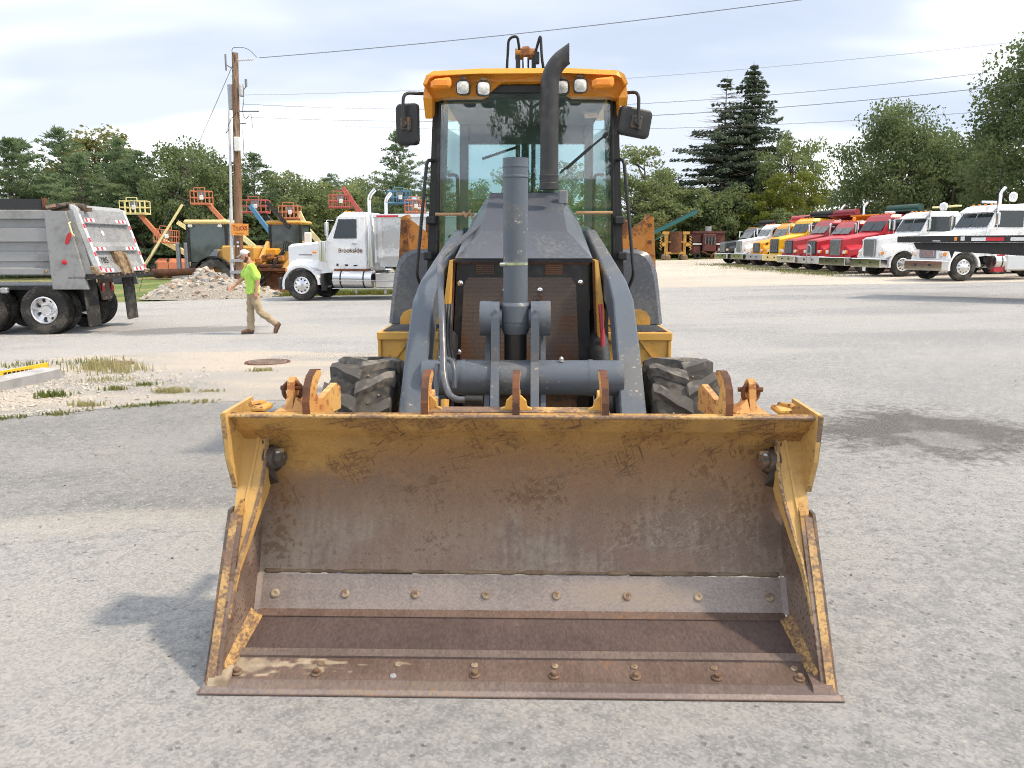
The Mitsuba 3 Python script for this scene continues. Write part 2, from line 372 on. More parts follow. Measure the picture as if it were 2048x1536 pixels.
def screen_fn(p, n, uv):
    x, z = p.x * 125, p.z * 125
    r = dr.floor(z); u = x + 0.5 * (r - 2 * dr.floor(r / 2))
    d = dr.sqrt(dr.square(u - dr.floor(u) - 0.5) + dr.square(z - r - 0.5))
    w = fbm(p.x * 5, p.z * 5, 2.0, 4)
    base = mix((0.18, 0.132, 0.108), (0.22, 0.10, 0.05), smoothstep(0.50, 0.72, w))
    return mix((0.012, 0.011, 0.011), base, smoothstep(0.30, 0.40, d))
mat('grille_screen', mikit.proc(screen_fn), 0.65)

# person
mat('skin', (0.52, 0.27, 0.19), 0.5)
mat('shirt', soiled((0.50, 0.76, 0.14), (0.43, 0.68, 0.11), 5, 0.45, 0.6, 60, 0.1), 0.8)
mat('khaki', soiled((0.42, 0.335, 0.22), (0.35, 0.275, 0.18), 8, 0.45, 0.6, 60, 0.15), 0.9)
mat('boot', (0.15, 0.075, 0.045), 0.6)
mat('sole', (0.06, 0.055, 0.05), 0.8)
mat('cap_white', (0.78, 0.78, 0.78), 0.8)
mat('cap_grey', (0.20, 0.20, 0.205), 0.8)
mat('beard', (0.10, 0.055, 0.035), 0.9)
# ---------------------------------------------------------------- the ground
def sstep(a, b, x):
    t = np.clip((np.asarray(x, float) - a) / (b - a), 0, 1); return t * t * (3 - 2 * t)
def zg(x, y):
    """height of the ground: level about the machine, then a slow fall to the left and rise to the right"""
    return sstep(5, 16, y) * (0.021 * np.clip(x, -40, 40) - 0.07)

def sheet(poly, dz, step):
    """the polygon as a sheet dz above the ground, cut to edges no longer than step"""
    v, f = trimesh.creation.triangulate_polygon(Polygon(poly).buffer(0), engine='earcut')
    v = np.c_[v, np.zeros(len(v))]
    v, f = trimesh.remesh.subdivide_to_size(v, f, step, max_iter=14)
    v = np.array(v); v[:, 2] = zg(v[:, 0], v[:, 1]) + dz
    m = trimesh.Trimesh(v, f, process=True)
    if m.face_normals[:, 2].mean() < 0: m.invert()
    return m

def wobble(poly, amp, step, seed):
    """outline resampled and made irregular"""
    p = np.array(poly + [poly[0]], float); out = []
    for a, b in zip(p, p[1:]):
        k = max(1, int(np.linalg.norm(b - a) / step))
        out += [a + (b - a) * i / k for i in range(k)]
    q = np.array(out); z = np.c_[q, np.zeros(len(q))]
    q[:, 0] += amp * 2 * (meshkit.fbm(z * 0.9 / max(amp, .2), 4, seed) - 0.5); q[:, 1] += amp * 2 * (meshkit.fbm(z * 0.9 / max(amp, .2), 4, seed + 9) - 0.5)
    return [tuple(a) for a in q]

def far_grid(R, n):
    u = np.sinh(np.linspace(-5, 5, n)) / math.sinh(5) * R
    x, y = np.meshgrid(u, u, indexing='ij'); z = zg(x, y)
    i, j = np.meshgrid(np.arange(n - 1), np.arange(n - 1), indexing='ij'); a = (i * n + j).ravel()
    return mesh(np.c_[x.ravel(), y.ravel(), z.ravel() - 0.03], np.c_[a, a + n, a + n + 1, a + 1])

def turf(p, n, uv):
    w = fbm(p.x * 0.25, p.y * 0.25, 1.0, 4); g = noise(p.x * 6, p.y * 6, 2.0)
    return mix(mix((0.075, 0.11, 0.03), (0.15, 0.15, 0.055), smoothstep(0.4, 0.65, w)), (0.20, 0.16, 0.10), smoothstep(0.62, 0.8, 0.6 * w + 0.4 * g)) * (0.75 + 0.5 * g)
mat('turf', mikit.proc(turf), 0.95)
def sand_fn(p, n, uv):
    w = fbm(p.x * 0.22, p.y * 0.5, 1.0, 4); g = noise(p.x * 18, p.y * 18, 2.0); h = noise(p.x * 70, p.y * 70, 4.0)
    c = mix((0.365, 0.328, 0.28), (0.32, 0.292, 0.255), smoothstep(0.4, 0.65, w))
    return c * (0.86 + 0.16 * g + 0.12 * h)
mat('yard_sand', mikit.proc(sand_fn), 0.95)

def asphalt_fn(p, n, uv):
    x, y = p.x, p.y
    w = fbm(x * 0.42, y * 0.62, 3.0, 4)                # dust and wear, in patches
    v = fbm(x * 1.6 + 5, y * 2.6, 1.0, 4)
    d1, d2, r = voronoi(x * 92, y * 92)                # the stones of the aggregate
    e1, e2, r2 = voronoi(x * 31 + 9, y * 31)
    g = noise(x * 23, y * 23, 4.0)
    grain = 0.78 + 0.34 * r + 0.08 * smoothstep(0.0, 0.5, d2 - d1)
    tar = mix((0.216, 0.219, 0.222), (0.276, 0.277, 0.275), smoothstep(0.3, 0.7, 0.6 * w + 0.4 * g)) * grain
    fresh = smoothstep(0.0, 0.5, y - 5.0 - 0.12 * x + 0.7 * (w - 0.5)) * smoothstep(0.0, 0.3, 9.0 - y) * smoothstep(0.0, 0.8, -0.6 - x + 0.8 * (v - 0.5))
    tar = tar * (1 - 0.30 * fresh)                      # the strip laid later along the gravel
    tar = mix(tar, (0.42, 0.40, 0.365), 0.45 * smoothstep(0.90, 0.95, r2) * (1 - smoothstep(0.25, 0.42, e1)))
    tar = mix(tar, (0.045, 0.043, 0.042), 0.55 * (1 - smoothstep(0.03, 0.07, r2)) * (1 - smoothstep(0.22, 0.4, e1)))
    dust = mix((0.318, 0.310, 0.294), (0.298, 0.294, 0.284), smoothstep(0.4, 0.6, v)) * (0.86 + 0.28 * r)
    lies = smoothstep(0.44, 0.74, 0.5 * w + 0.3 * v + 0.2 * fbm(x * 6, y * 9, 2.0, 3) + 0.06 * (g - 0.5) + 0.10 * (r - 0.5))
    # a drift of sand to the left of the bucket, and sand brought in on the road
    drift = 1 - smoothstep(0.55, 1.0, dr.sqrt(dr.square((x + 2.85 + 0.10 * (y - 4.6)) / 1.15) + dr.square((y - 4.72 - 0.17 * (x + 2.85)) / 0.20)) + 1.7 * (v - 0.5) + 0.7 * (g - 0.5))
    far = smoothstep(9.5, 13, y + 2 * (w - 0.5)) * smoothstep(0.42, 0.58, fbm(x * 0.25, y * 0.9, 8.0, 3) + 0.08 * (r - 0.5))
    c = mix(tar, dust, dr.maximum(0.75 * lies * (1 - 0.6 * fresh), 0.55 * far))
    c = mix(c, mi.Color3f(0.37, 0.345, 0.30) * (0.86 + 0.28 * r), 0.36 * drift)
    # oil soaked into the surface at the right
    o = dr.sqrt(dr.square((x - 3.65) / 1.25) + dr.square((y - 7.2 - 0.1 * (x - 3.5)) / 1.25))
    oil = (1 - smoothstep(0.50, 1.08, o + 0.55 * (v - 0.5) + 0.35 * (g - 0.5))) * (1 - 0.5 * smoothstep(0.56, 0.68, fbm(x * 1.6, y * 1.9, 21.0, 3)))
    c = mix(c, mi.Color3f(0.085, 0.080, 0.076) * (0.4 + 1.2 * r), 0.90 * oil)
    wet = dr.sqrt(dr.square((x + 7.3) / 2.3) + dr.square((y - 18.3) / 0.85)) + 0.9 * (v - 0.5) + 0.8 * (w - 0.5)
    c = mix(c, mi.Color3f(0.12, 0.118, 0.115) * (0.8 + 0.4 * r), 0.75 * (1 - smoothstep(0.6, 1.0, wet)))   # damp tar patch on the road behind the tipper
    # hairline cracks in the left foreground
    k1, k2, kr = voronoi(x * 0.55 + 0.9 * (v - 0.5), y * 0.8 + 1.1 * (w - 0.5))
    crack = (1 - smoothstep(0.004, 0.016, k2 - k1)) * smoothstep(0.52, 0.6, w)
    return mix(c, (0.13, 0.12, 0.11), 0.35 * crack)
mat('asphalt', mikit.proc(asphalt_fn), 0.9)
def asphalt_relief(p, n, uv):
    d1, d2, r = voronoi(p.x * 92, p.y * 92)
    return 0.0010 * r * smoothstep(0.0, 0.35, d2 - d1) + 0.0012 * noise(p.x * 160, p.y * 160, 1.0)
bumpy('asphalt', asphalt_relief, 1.0, 0.002)

def gravel_fn(p, n, uv):
    x, y = p.x, p.y
    d1, d2, r = voronoi(x * 34, y * 34); w = fbm(x * 0.7, y * 1.1, 6.0, 4); e1, e2, r2 = voronoi(x * 90, y * 90)
    stone = mix((0.22, 0.215, 0.21), (0.40, 0.375, 0.335), r) * smoothstep(-0.05, 0.25, d2 - d1)
    fine = mix((0.325, 0.293, 0.25), (0.275, 0.255, 0.228), smoothstep(0.4, 0.6, w)) * (0.8 + 0.4 * r2)
    c = mix(fine, stone, smoothstep(0.42, 0.58, w + 0.22 * (r - 0.5)))
    return mix(c, (0.245, 0.24, 0.235), 0.6 * smoothstep(0.56, 0.66, fbm(x * 0.5 + 4, y * 1.5, 3.0, 3) + 0.1 * (r2 - 0.5)))
mat('island_gravel', mikit.proc(gravel_fn), 0.95)

solo('ground', far_grid(900, 151), 'turf', 'grass and weeds round the truck yard', kind='structure', smooth=True)
solo('yard', sheet(wobble([(-3, 29), (2, 31.2), (9, 31), (20, 29.5), (34, 27), (40, 40), (40, 82), (24, 80), (15, 79), (9, 82), (1, 74), (-2, 50)], 0.6, 1.5, 3), -0.012, 2.5), 'yard_sand', 'pale sandy gravel yard in front of the parked trucks', kind='structure', smooth=True)
solo('asphalt', sheet(wobble([(-45, -6), (45, -6), (45, 26), (30, 28.3), (18, 30.6), (8, 31.4), (1, 31.6), (-4, 30.5), (-9, 30.9), (-13, 29.6), (-20, 28.5), (-45, 26)], 0.25, 1.2, 5), 0.0, 1.3), 'asphalt', 'worn grey asphalt with dust, oil and wheel dirt', kind='structure', smooth=True)
ISLAND = wobble([(-11, 6.2), (-7, 7.2), (-5.02, 7.9), (-3.77, 8.75), (-2.3, 8.95), (-1.2, 9.4), (-0.3, 11), (-0.9, 12.9), (-2.6, 13.5), (-4.5, 14.1), (-7.2, 14.0), (-8.2, 12.9), (-10, 12.3), (-14, 12)], 0.16, 0.35, 8)
solo('gravel_island', sheet(ISLAND, 0.004, 0.5), 'island_gravel', 'sandy gravel strip between the asphalt and the road', kind='structure', smooth=True)
# ---------------------------------------------------------------- trees
def leaf_mat(name, a, b, f=0.9, trans=0.42):
    def fn(p, n, uv):
        w = noise(p.x * f, p.y * f, p.z * f); g = noise(p.x * 7, p.y * 7, p.z * 7)
        return mix(a, b, smoothstep(0.25, 0.8, 0.6 * w + 0.4 * g))
    scene[name] = {'type': 'principledthin', 'base_color': mikit.proc(fn), 'roughness': 0.6, 'spec_trans': 0.0, 'diff_trans': trans * 2, 'eta': 1.35}
leaf_mat('pine_needles', (0.155, 0.225, 0.125), (0.26, 0.34, 0.185))
leaf_mat('spruce_needles', (0.095, 0.125, 0.09), (0.155, 0.19, 0.13), trans=0.25)
leaf_mat('dark_leaves', (0.125, 0.172, 0.085), (0.235, 0.29, 0.135))
leaf_mat('oak_leaves', (0.155, 0.205, 0.098), (0.275, 0.33, 0.155))
leaf_mat('light_leaves', (0.20, 0.25, 0.11), (0.32, 0.37, 0.175))
leaf_mat('lime_leaves', (0.16, 0.20, 0.045), (0.27, 0.28, 0.06))
leaf_mat('autumn_leaves', (0.22, 0.23, 0.095), (0.32, 0.33, 0.15))
leaf_mat('grass_blades', (0.13, 0.17, 0.045), (0.26, 0.25, 0.085), f=2.0)
leaf_mat('dry_blades', (0.46, 0.41, 0.22), (0.36, 0.34, 0.16), f=2.0)

def unit(v): return v / (np.linalg.norm(v, axis=-1, keepdims=True) + 1e-12)

def leaves(c, along, rng, lx, ly, jitter=0.8):
    """a leaf blade (two triangles, folded) at every centre, its length along the given direction"""
    n = len(c)
    u = unit(along + jitter * rng.normal(size=(n, 3)))
    w = unit(np.cross(u, rng.normal(size=(n, 3)))); q = np.cross(u, w)
    s = rng.uniform(0.6, 1.3, (n, 1)); a, b = u * lx * s / 2, w * ly * s / 2
    v = np.stack([c - a, c + b + q * ly * 0.2, c + a, c - b + q * ly * 0.2], 1).reshape(-1, 3)
    i = np.arange(n) * 4
    return v, np.vstack([np.c_[i, i + 1, i + 2], np.c_[i, i + 2, i + 3]])

def gather(parts):
    vs, fs, o = [], [], 0
    for v, f in parts: vs.append(v); fs.append(f + o); o += len(v)
    return mesh(np.vstack(vs), np.vstack(fs))

def limb(a, b, r0, r1, rng, bow=0.12, n=5, k=5):
    t = np.linspace(0, 1, n)[:, None]; a, b = np.asarray(a, float), np.asarray(b, float); L = np.linalg.norm(b - a)
    p = a + (b - a) * t + rng.normal(size=3) * bow * L * np.sin(t * math.pi)
    return tube(p, np.linspace(r0, r1, n), k, False)

def broadleaf(seed, h, w, base=0.15, clumps=85, per=105, leaf=0.22, gap=0.0, top=1.0, lean=0.0):
    """limbs that fork out of a trunk and carry clumps of leaves near their ends; returns (wood, crown)"""
    rng = np.random.default_rng(seed); wood = []; cl = []
    z0 = h * base; zc = (z0 + h) / 2; hz = (h - z0) / 2
    tops = np.array([lean * h * 0.1, 0, h * 0.86])
    wood.append(limb((0, 0, -0.3), tops * [0.5, 0.5, 0.55], 0.028 * h, 0.018 * h, rng, 0.03, 5, 8))
    wood.append(limb(tops * [0.5, 0.5, 0.55], tops, 0.018 * h, 0.004 * h, rng, 0.06, 5, 6))
    while len(cl) < clumps:
        d = unit(rng.normal(size=3)); r = rng.uniform(0.25, 1.0) ** 0.45
        lump = 0.78 + 0.5 * meshkit.noise(np.array([d * 1.7 + seed * 3.1]))[0]
        c = d * r * lump * [w / 2, w / 2, hz] + [0, 0, zc]
        if c[2] < z0 * 0.8: continue
        if c[2] > zc: c[:2] *= 1 - (1 - top) * (c[2] - zc) / hz
        c[0] += lean * (c[2] - z0) * 0.3
        if gap and meshkit.noise(np.array([c * 0.55 + seed]))[0] < gap: continue
        cl.append(c)
    cl = np.array(cl); forks = tops * np.linspace(0.3, 0.95, 9)[:, None]
    for c in cl[::3]:
        f = forks[np.argmin(np.linalg.norm(forks - c * [0.35, 0.35, 0.8], axis=1))]
        wood.append(limb(f, c, 0.010 * h * rng.uniform(0.5, 1), 0.012, rng, 0.15, 4, 4))
    R = w * 0.5 * rng.uniform(0.16, 0.32, len(cl)); parts = []
    d = unit(rng.normal(size=(len(cl), per, 3))); rr = rng.uniform(0.1, 1, (len(cl), per, 1)) ** 0.5
    pts = (cl[:, None] + d * rr * R[:, None, None] * [1, 1, 0.62]).reshape(-1, 3)
    out = (d * [1, 1, 0.4] + [0, 0, -0.25]).reshape(-1, 3)
    parts.append(leaves(pts, out, rng, leaf * 1.25, leaf * 0.8))
    return join(wood), gather(parts)

def pine(seed, h, w, base=0.08, full=1.0, tuft=26, size=0.30):
    """whorls of boughs, each bough a row of upswept needle tufts"""
    rng = np.random.default_rng(seed); wood = [limb((0, 0, -0.3), (0, 0, h), 0.016 * h, 0.01, rng, 0.01, 6, 7)]; C, A = [], []
    z = h * base
    while z < h * 0.985:
        f = (z / h - base) / (1 - base)
        reach = w / 2 * (1 - f) ** 0.72 * (0.55 + 0.45 * min(1, f * 5 + 0.4))
        for k in range(rng.integers(4, 7)):
            a = rng.uniform(0, 2 * math.pi); L = reach * rng.uniform(0.55, 1.22) * full
            if L < 0.25: L = 0.25
            rise = rng.uniform(-0.12, 0.22) + 0.45 * f
            d = np.array([math.cos(a), math.sin(a), rise]); d /= np.linalg.norm(d)
            o = np.array([0, 0, z + rng.uniform(-0.15, 0.15)])
            wood.append(limb(o, o + d * L, 0.012 + 0.012 * L, 0.008, rng, 0.03, 3, 3))
            m = max(2, int(L / 0.42))
            for t in np.linspace(0.38, 1.0, m):
                side = np.array([-d[1], d[0], 0]) * rng.normal() * L * 0.17 * t
                c = o + d * L * t + side + [0, 0, 0.10 * rng.normal() - 0.10 * (t > .8)]
                k2 = int(tuft * (0.6 + 0.6 * rng.random()))
                e = unit(rng.normal(size=(k2, 3)))
                C.append(c + e * rng.uniform(0.1, 0.42, (k2, 1)) * [1, 1, 0.42]); A.append(unit(e * [1, 1, 0.4] + d * 0.7 + [0, 0, 0.35]))
        z += h * 0.030 * rng.uniform(0.75, 1.25) + 0.1
    return join(wood), gather([leaves(np.vstack(C), np.vstack(A), rng, size * 1.25, size * 0.30, 0.35)])

def spruce(seed, h, w, bare=0.0, base=0.05, sag=0.25):
    """narrow spire; boughs sag and lift at the tip, needle sprays hang from them"""
    rng = np.random.default_rng(seed); wood = [limb((0, 0, -0.3), (0, 0, h), 0.013 * h, 0.012, rng, 0.004, 6, 7)]; C, A = [], []
    z = h * base
    while z < h * 0.99:
        f = (z / h - base) / (1 - base); reach = w / 2 * (1 - f) ** 0.78
        for k in range(rng.integers(8, 12)):
            a = rng.uniform(0, 2 * math.pi); L = max(0.15, reach * rng.uniform(0.6, 1.12)); t = np.linspace(0, 1, 6)
            d = np.array([math.cos(a), math.sin(a), 0]); o = np.array([0, 0, z])
            p = o + d * (L * t)[:, None] + np.array([0, 0, 1.0]) * (L * (0.15 * t - sag * 1.9 * t ** 2 + sag * 1.25 * t ** 3))[:, None]
            wood.append(tube(p, np.linspace(0.012 + 0.012 * L, 0.010, 6), 3, False))
            if rng.random() < bare * (0.35 + 1.1 * f): 
                for q in (0.5, 0.7, 0.85):
                    i = int(q * 5); s = np.array([-d[1], d[0], -0.25]) * rng.choice([-1, 1])
                    wood.append(tube([p[i], p[i] + (s + d * 0.6) * 0.25 * L], [0.012, 0.006], 3, False))
                continue
            m = max(3, int(L / 0.30))
            for q in np.linspace(0.18, 1, m):
                c = np.array([np.interp(q, t, p[:, j]) for j in range(3)]); k2 = 9
                s = np.array([-d[1], d[0], 0]) * rng.uniform(-1, 1, (k2, 1)) * (0.14 + 0.26 * L * (1 - 0.8 * q))
                C.append(c + s + [0, 0, -1] * rng.uniform(-0.03, 0.24, (k2, 1))); A.append(np.tile(d * 0.8 + [0, 0, -0.45], (k2, 1)))
        z += h * 0.023 * rng.uniform(0.8, 1.2) + 0.05
    return join(wood), gather([leaves(np.vstack(C), np.vstack(A), rng, 0.42, 0.15, 0.5)])

TREES = {}
def stock(kind, wood, crown):
    TREES[kind] = (mikit.ply(wood, 'bark'), mikit.ply(crown, 'pine_needles'))
for i in range(4): stock('pine%d' % i, *pine(40 + i, 12, 10.2 + 0.5 * i, tuft=24))
for i in range(3): stock('oak%d' % i, *broadleaf(60 + i, 11, 9.5, 0.12, 95, 110, 0.25))
for i in range(3): stock('airy%d' % i, *broadleaf(70 + i, 9, 6.4, 0.04, 120, 75, 0.20, gap=0.30, top=0.72))
for i in range(3): stock('bush%d' % i, *broadleaf(80 + i, 4, 4.4, 0.02, 46, 95, 0.17, top=0.8))
stock('spruce0', *spruce(90, 21, 13.0, 0.0))
stock('spruce1', *spruce(91, 20, 14.0, 0.55, sag=0.18))
stock('big0', *broadleaf(95, 13.5, 15, 0.06, 300, 130, 0.26, gap=0.20, top=0.9))
stock('big1', *broadleaf(96, 17, 15, 0.06, 320, 130, 0.26, gap=0.20, top=0.85))

def tree(name, kind, leaf, x, y, h, spread, label, rz=0, cat='tree', group=None, wood=None, dz=0.0):
    """one tree of the stock, made h metres tall, its crown stretched sideways by spread"""
    w, c = TREES[kind]
    native = {'pine': 12, 'oak': 11, 'airy': 9, 'bush': 4, 'spruce': 21, 'big': 14.5}[kind.rstrip('0123456789')]
    s = h / native
    k = thing(name, label, cat, T().translate([x, y, float(zg(x, y)) - 0.03 + dz]).rotate([0, 0, 1], rz).scale([s * spread, s * spread, s]), group)
    for n, d, m in (('trunk', w, wood or 'bark'), ('crown', c, leaf)):
        q = dict(d); q['bsdf'] = {'type': 'ref', 'id': m}; q['to_world'] = place[k]
        kk = k + '__' + n; scene[kk] = q; place[kk] = None
    return k
GL, GR = 'trees of the wood on the left', 'trees along the right side of the yard'
tree('pine_tree', 'pine0', 'pine_needles', -38.4, 65, 10.6, 1.15, 'broad pine at the left edge of the photo above the dump body', 20, group=GL)
tree('pine_tree', 'pine1', 'pine_needles', -36.0, 68, 11.8, 1.05, 'tallest pine of the left wood, its tip above the grey dump truck', 130, group=GL)
tree('oak_tree', 'airy0', 'autumn_leaves', -36.6, 75, 13.2, 1.05, 'thin olive brown tree fading to autumn behind the left pines', 40, group=GL)
tree('pine_tree', 'pine2', 'pine_needles', -30.6, 66, 10.4, 1.0, 'pine right of the thin olive brown tree', 220, group=GL)
tree('pine_tree', 'pine3', 'pine_needles', -28.2, 64, 9.4, 1.15, 'bushy pine behind the pale lift basket nearest the dump truck', 300, group=GL)
tree('oak_tree', 'oak0', 'dark_leaves', -23.6, 62, 9.8, 0.82, 'dark round oak behind the boom lifts, left of the utility pole', 70, group=GL)
tree('oak_tree', 'oak1', 'oak_leaves', -25.6, 68, 9.4, 0.9, 'mid green oak showing between the dark oak and the pines', 10, group=GL)
tree('oak_tree', 'airy1', 'oak_leaves', -23.0, 67, 8.4, 1.1, 'slim green tree just left of the utility pole', 190, group=GL)
tree('pine_tree', 'pine1', 'pine_needles', -19.4, 64, 9.1, 1.05, 'pine just right of the utility pole behind the red basket', 15, group=GL)
tree('oak_tree', 'airy2', 'light_leaves', -17.6, 66, 7.4, 1.35, 'pale green tree behind the orange basket over the loader cab', 115, group=GL)
tree('oak_tree', 'oak2', 'oak_leaves', -19.6, 76, 8.4, 0.95, 'round green tree left of centre in the low part of the wood', 250, group=GL)
tree('oak_tree', 'airy0', 'light_leaves', -15.2, 70, 7.6, 1.4, 'light green tree between the two yellow loaders and the white truck cab', 330, group=GL)
tree('pine_tree', 'pine3', 'pine_needles', -18.4, 86, 9.4, 1.0, 'far small pine on the skyline over the white truck', 80, group=GL)
tree('oak_tree', 'oak1', 'oak_leaves', -14.6, 84, 8.0, 1.0, 'far oak on the skyline behind the white truck cab', 160, group=GL)
tree('pine_tree', 'pine0', 'pine_needles', -8.5, 64, 10.4, 0.86, 'lone tall pine beside the left mirror of the backhoe', 200, group=GL)
tree('pine_tree', 'pine2', 'pine_needles', -6.0, 68, 8.6, 0.9, 'pine seen through the left half of the cab windows', 50, group=GL)
tree('oak_tree', 'oak0', 'oak_leaves', -0.6, 66, 7.6, 0.95, 'oak seen through the middle of the cab rear window', 280, group=GL)
tree('oak_tree', 'airy1', 'oak_leaves', 4.6, 64, 7.6, 1.15, 'leafy tree seen through the right half of the cab windows', 35, group=GL)
tree('oak_tree', 'airy2', 'light_leaves', 14.3, 92, 11.6, 1.1, 'light green tree just right of the cab', 60, group=GR)
tree('oak_tree', 'airy0', 'light_leaves', 17.0, 97, 10.2, 1.05, 'thin pale tree behind the green conveyor tip', 210, group=GR)
tree('bush_tree', 'bush0', 'light_leaves', 16.2, 90, 6.6, 1.1, 'light green shrub behind the yellow screening drum', 20, 'bush', GR)
tree('bush_tree', 'bush1', 'light_leaves', 20.6, 90, 7.9, 0.95, 'rounded light green shrub right above the maroon machine', 75, 'bush', GR)
tree('bush_tree', 'bush2', 'oak_leaves', 22.6, 89, 7.4, 0.9, 'darker green shrub behind the white cab of the far truck', 130, 'bush', GR)
tree('bush_tree', 'bush0', 'lime_leaves', 26.8, 87, 6.8, 0.95, 'yellow green shrub below the spruce pair', 160, 'bush', GR)
tree('bush_tree', 'bush1', 'light_leaves', 18.6, 91, 7.0, 1.2, 'pale shrub in the gap left of the spruces', 250, 'bush', GR)
tree('bush_tree', 'bush2', 'autumn_leaves', 15.4, 87, 4.4, 0.8, 'small yellowing shrub by the conveyor tip', 310, 'bush', GR)
tree('bush_tree', 'bush0', 'oak_leaves', 27.0, 82, 4.8, 1.1, 'low green shrub behind the yellow trucks', 45, 'bush', GR)
tree('spruce_tree', 'spruce1', 'spruce_needles', 23.9, 96, 20.8, 1.42, 'thinning spruce with bare grey top, left of the pair', 20, group=GR, wood='dead_wood')
tree('spruce_tree', 'spruce0', 'spruce_needles', 26.8, 96, 21.2, 1.22, 'tall dense dark spruce, right of the pair', 60, group=GR)
tree('maple_tree', 'oak2', 'light_leaves', 30.2, 92, 13.0, 0.72, 'light green tree standing against the right side of the spruce', 95, group=GR)
tree('maple_tree', 'oak0', 'lime_leaves', 29.5, 86, 8.6, 0.95, 'lower yellow green tree between spruce and big dark tree', 140, group=GR)
tree('oak_tree', 'big0', 'dark_leaves', 29.0, 63, 11.4, 0.80, 'big dark spreading oak behind the red trucks', 180, group=GR)
tree('oak_tree', 'big1', 'dark_leaves', 32.4, 50, 11.8, 0.88, 'tallest dark oak at the right edge of the photo', 30, group=GR)
tree('oak_tree', 'oak1', 'dark_leaves', 31.0, 60, 7.4, 0.9, 'dark tree filling the gap between the two big oaks', 80, group=GR)
tree('oak_tree', 'oak2', 'oak_leaves', 34.6, 66, 9.4, 1.0, 'tree deep in the shade behind the white trucks', 200, group=GR)
tree('pine_tree', 'pine2', 'pine_needles', -31.6, 62, 8.8, 1.2, 'lower bushy pine directly above the tipper tailgate', 95, group=GL)
tree('pine_tree', 'pine0', 'pine_needles', -40.5, 70, 11.2, 1.1, 'pine behind the leftmost one, its top left of the tallest pine', 310, group=GL)
tree('pine_tree', 'pine1', 'pine_needles', -27.4, 70, 10.2, 1.0, 'pine between the dark oak and the bushy pine, tip just over them', 170, group=GL)
tree('oak_tree', 'oak0', 'light_leaves', -12.6, 76, 8.0, 1.1, 'pale rounded tree between the lone pine and the white truck stacks', 20, group=GL)
tree('oak_tree', 'oak2', 'oak_leaves', -16.6, 68, 7.0, 1.1, 'mid green round tree under the small pine on the skyline', 140, group=GL)
# across the road behind the photographer: what the cab glass mirrors
tree('willow_tree', 'airy1', 'dark_leaves', -1.0, -46, 14.5, 0.46, 'tall thin tree mirrored in the cab windscreen', 0)
tree('willow_tree', 'airy2', 'dark_leaves', 6.4, -50, 7.5, 0.8, 'round tree behind the photographer, right of the thin one', 0)

def wood_mass(spots, seed, h0, h1):
    rng = np.random.default_rng(seed); parts = []
    for x, y in spots:
        h = rng.uniform(h0, h1); R = rng.uniform(1.8, 3.2); c = np.array([x, y, float(zg(x, y))])
        n = 620; d = unit(rng.normal(size=(n, 3))); d[:, 2] = np.abs(d[:, 2]) * 1.0
        lump = 0.7 + 0.6 * meshkit.noise(d * 2.2 + seed + x)
        p = c + d * [R, R, h] * lump[:, None] * rng.uniform(0.55, 1, (n, 1)) ** 0.4
        parts.append(leaves(p, d + [0, 0, -0.2], rng, 0.42, 0.24))
    return gather(parts)
rg = np.random.default_rng(5)
left = [(x + rg.normal() * 1.2, 84 + 0.0 * x + rg.uniform(-6, 10) + (10 if x > -16 else 0)) for x in np.linspace(-96, 8, 62)] + [(x + rg.normal(), 66 + rg.uniform(0, 4)) for x in np.linspace(-46, -22, 14)]
right = [(x + rg.normal() * 1.2, 97 + rg.uniform(-3, 8)) for x in np.linspace(6, 42, 24)] + [(x + rg.normal() * 0.8, 70 + rg.uniform(-3, 5)) for x in np.linspace(27, 44, 12)] + [(38 + rg.normal(), y) for y in np.linspace(40, 66, 10)]
solo('woodland', wood_mass(left, 3, 5.8, 7.8), 'oak_leaves', 'undergrowth and far crowns closing the wood on the left', 'woodland', kind='stuff')
solo('woodland', wood_mass(right, 4, 3.0, 5.0), 'dark_leaves', 'undergrowth and far crowns closing the wood on the right', 'woodland', kind='stuff')
# ---------------------------------------------------------------- wheels
def tyre_prof(r, w, bead):
    """half-round tyre section about the y axis, from bead to bead"""
    h = w / 2
    return [(bead, -h * 0.80), (bead + 0.25 * (r - bead), -h * 0.97), (bead + 0.55 * (r - bead), -h), (r - 0.05, -h * 0.96), (r - 0.012, -h * 0.86), (r, -h * 0.66), (r, -h * 0.30), (r - 0.014, -h * 0.27), (r - 0.014, -h * 0.22), (r, -h * 0.19),
            (r, h * 0.19), (r - 0.014, h * 0.22), (r - 0.014, h * 0.27), (r, h * 0.30), (r, h * 0.66), (r - 0.012, h * 0.86), (r - 0.05, h * 0.96), (bead + 0.55 * (r - bead), h), (bead + 0.25 * (r - bead), h * 0.97), (bead, h * 0.80)]

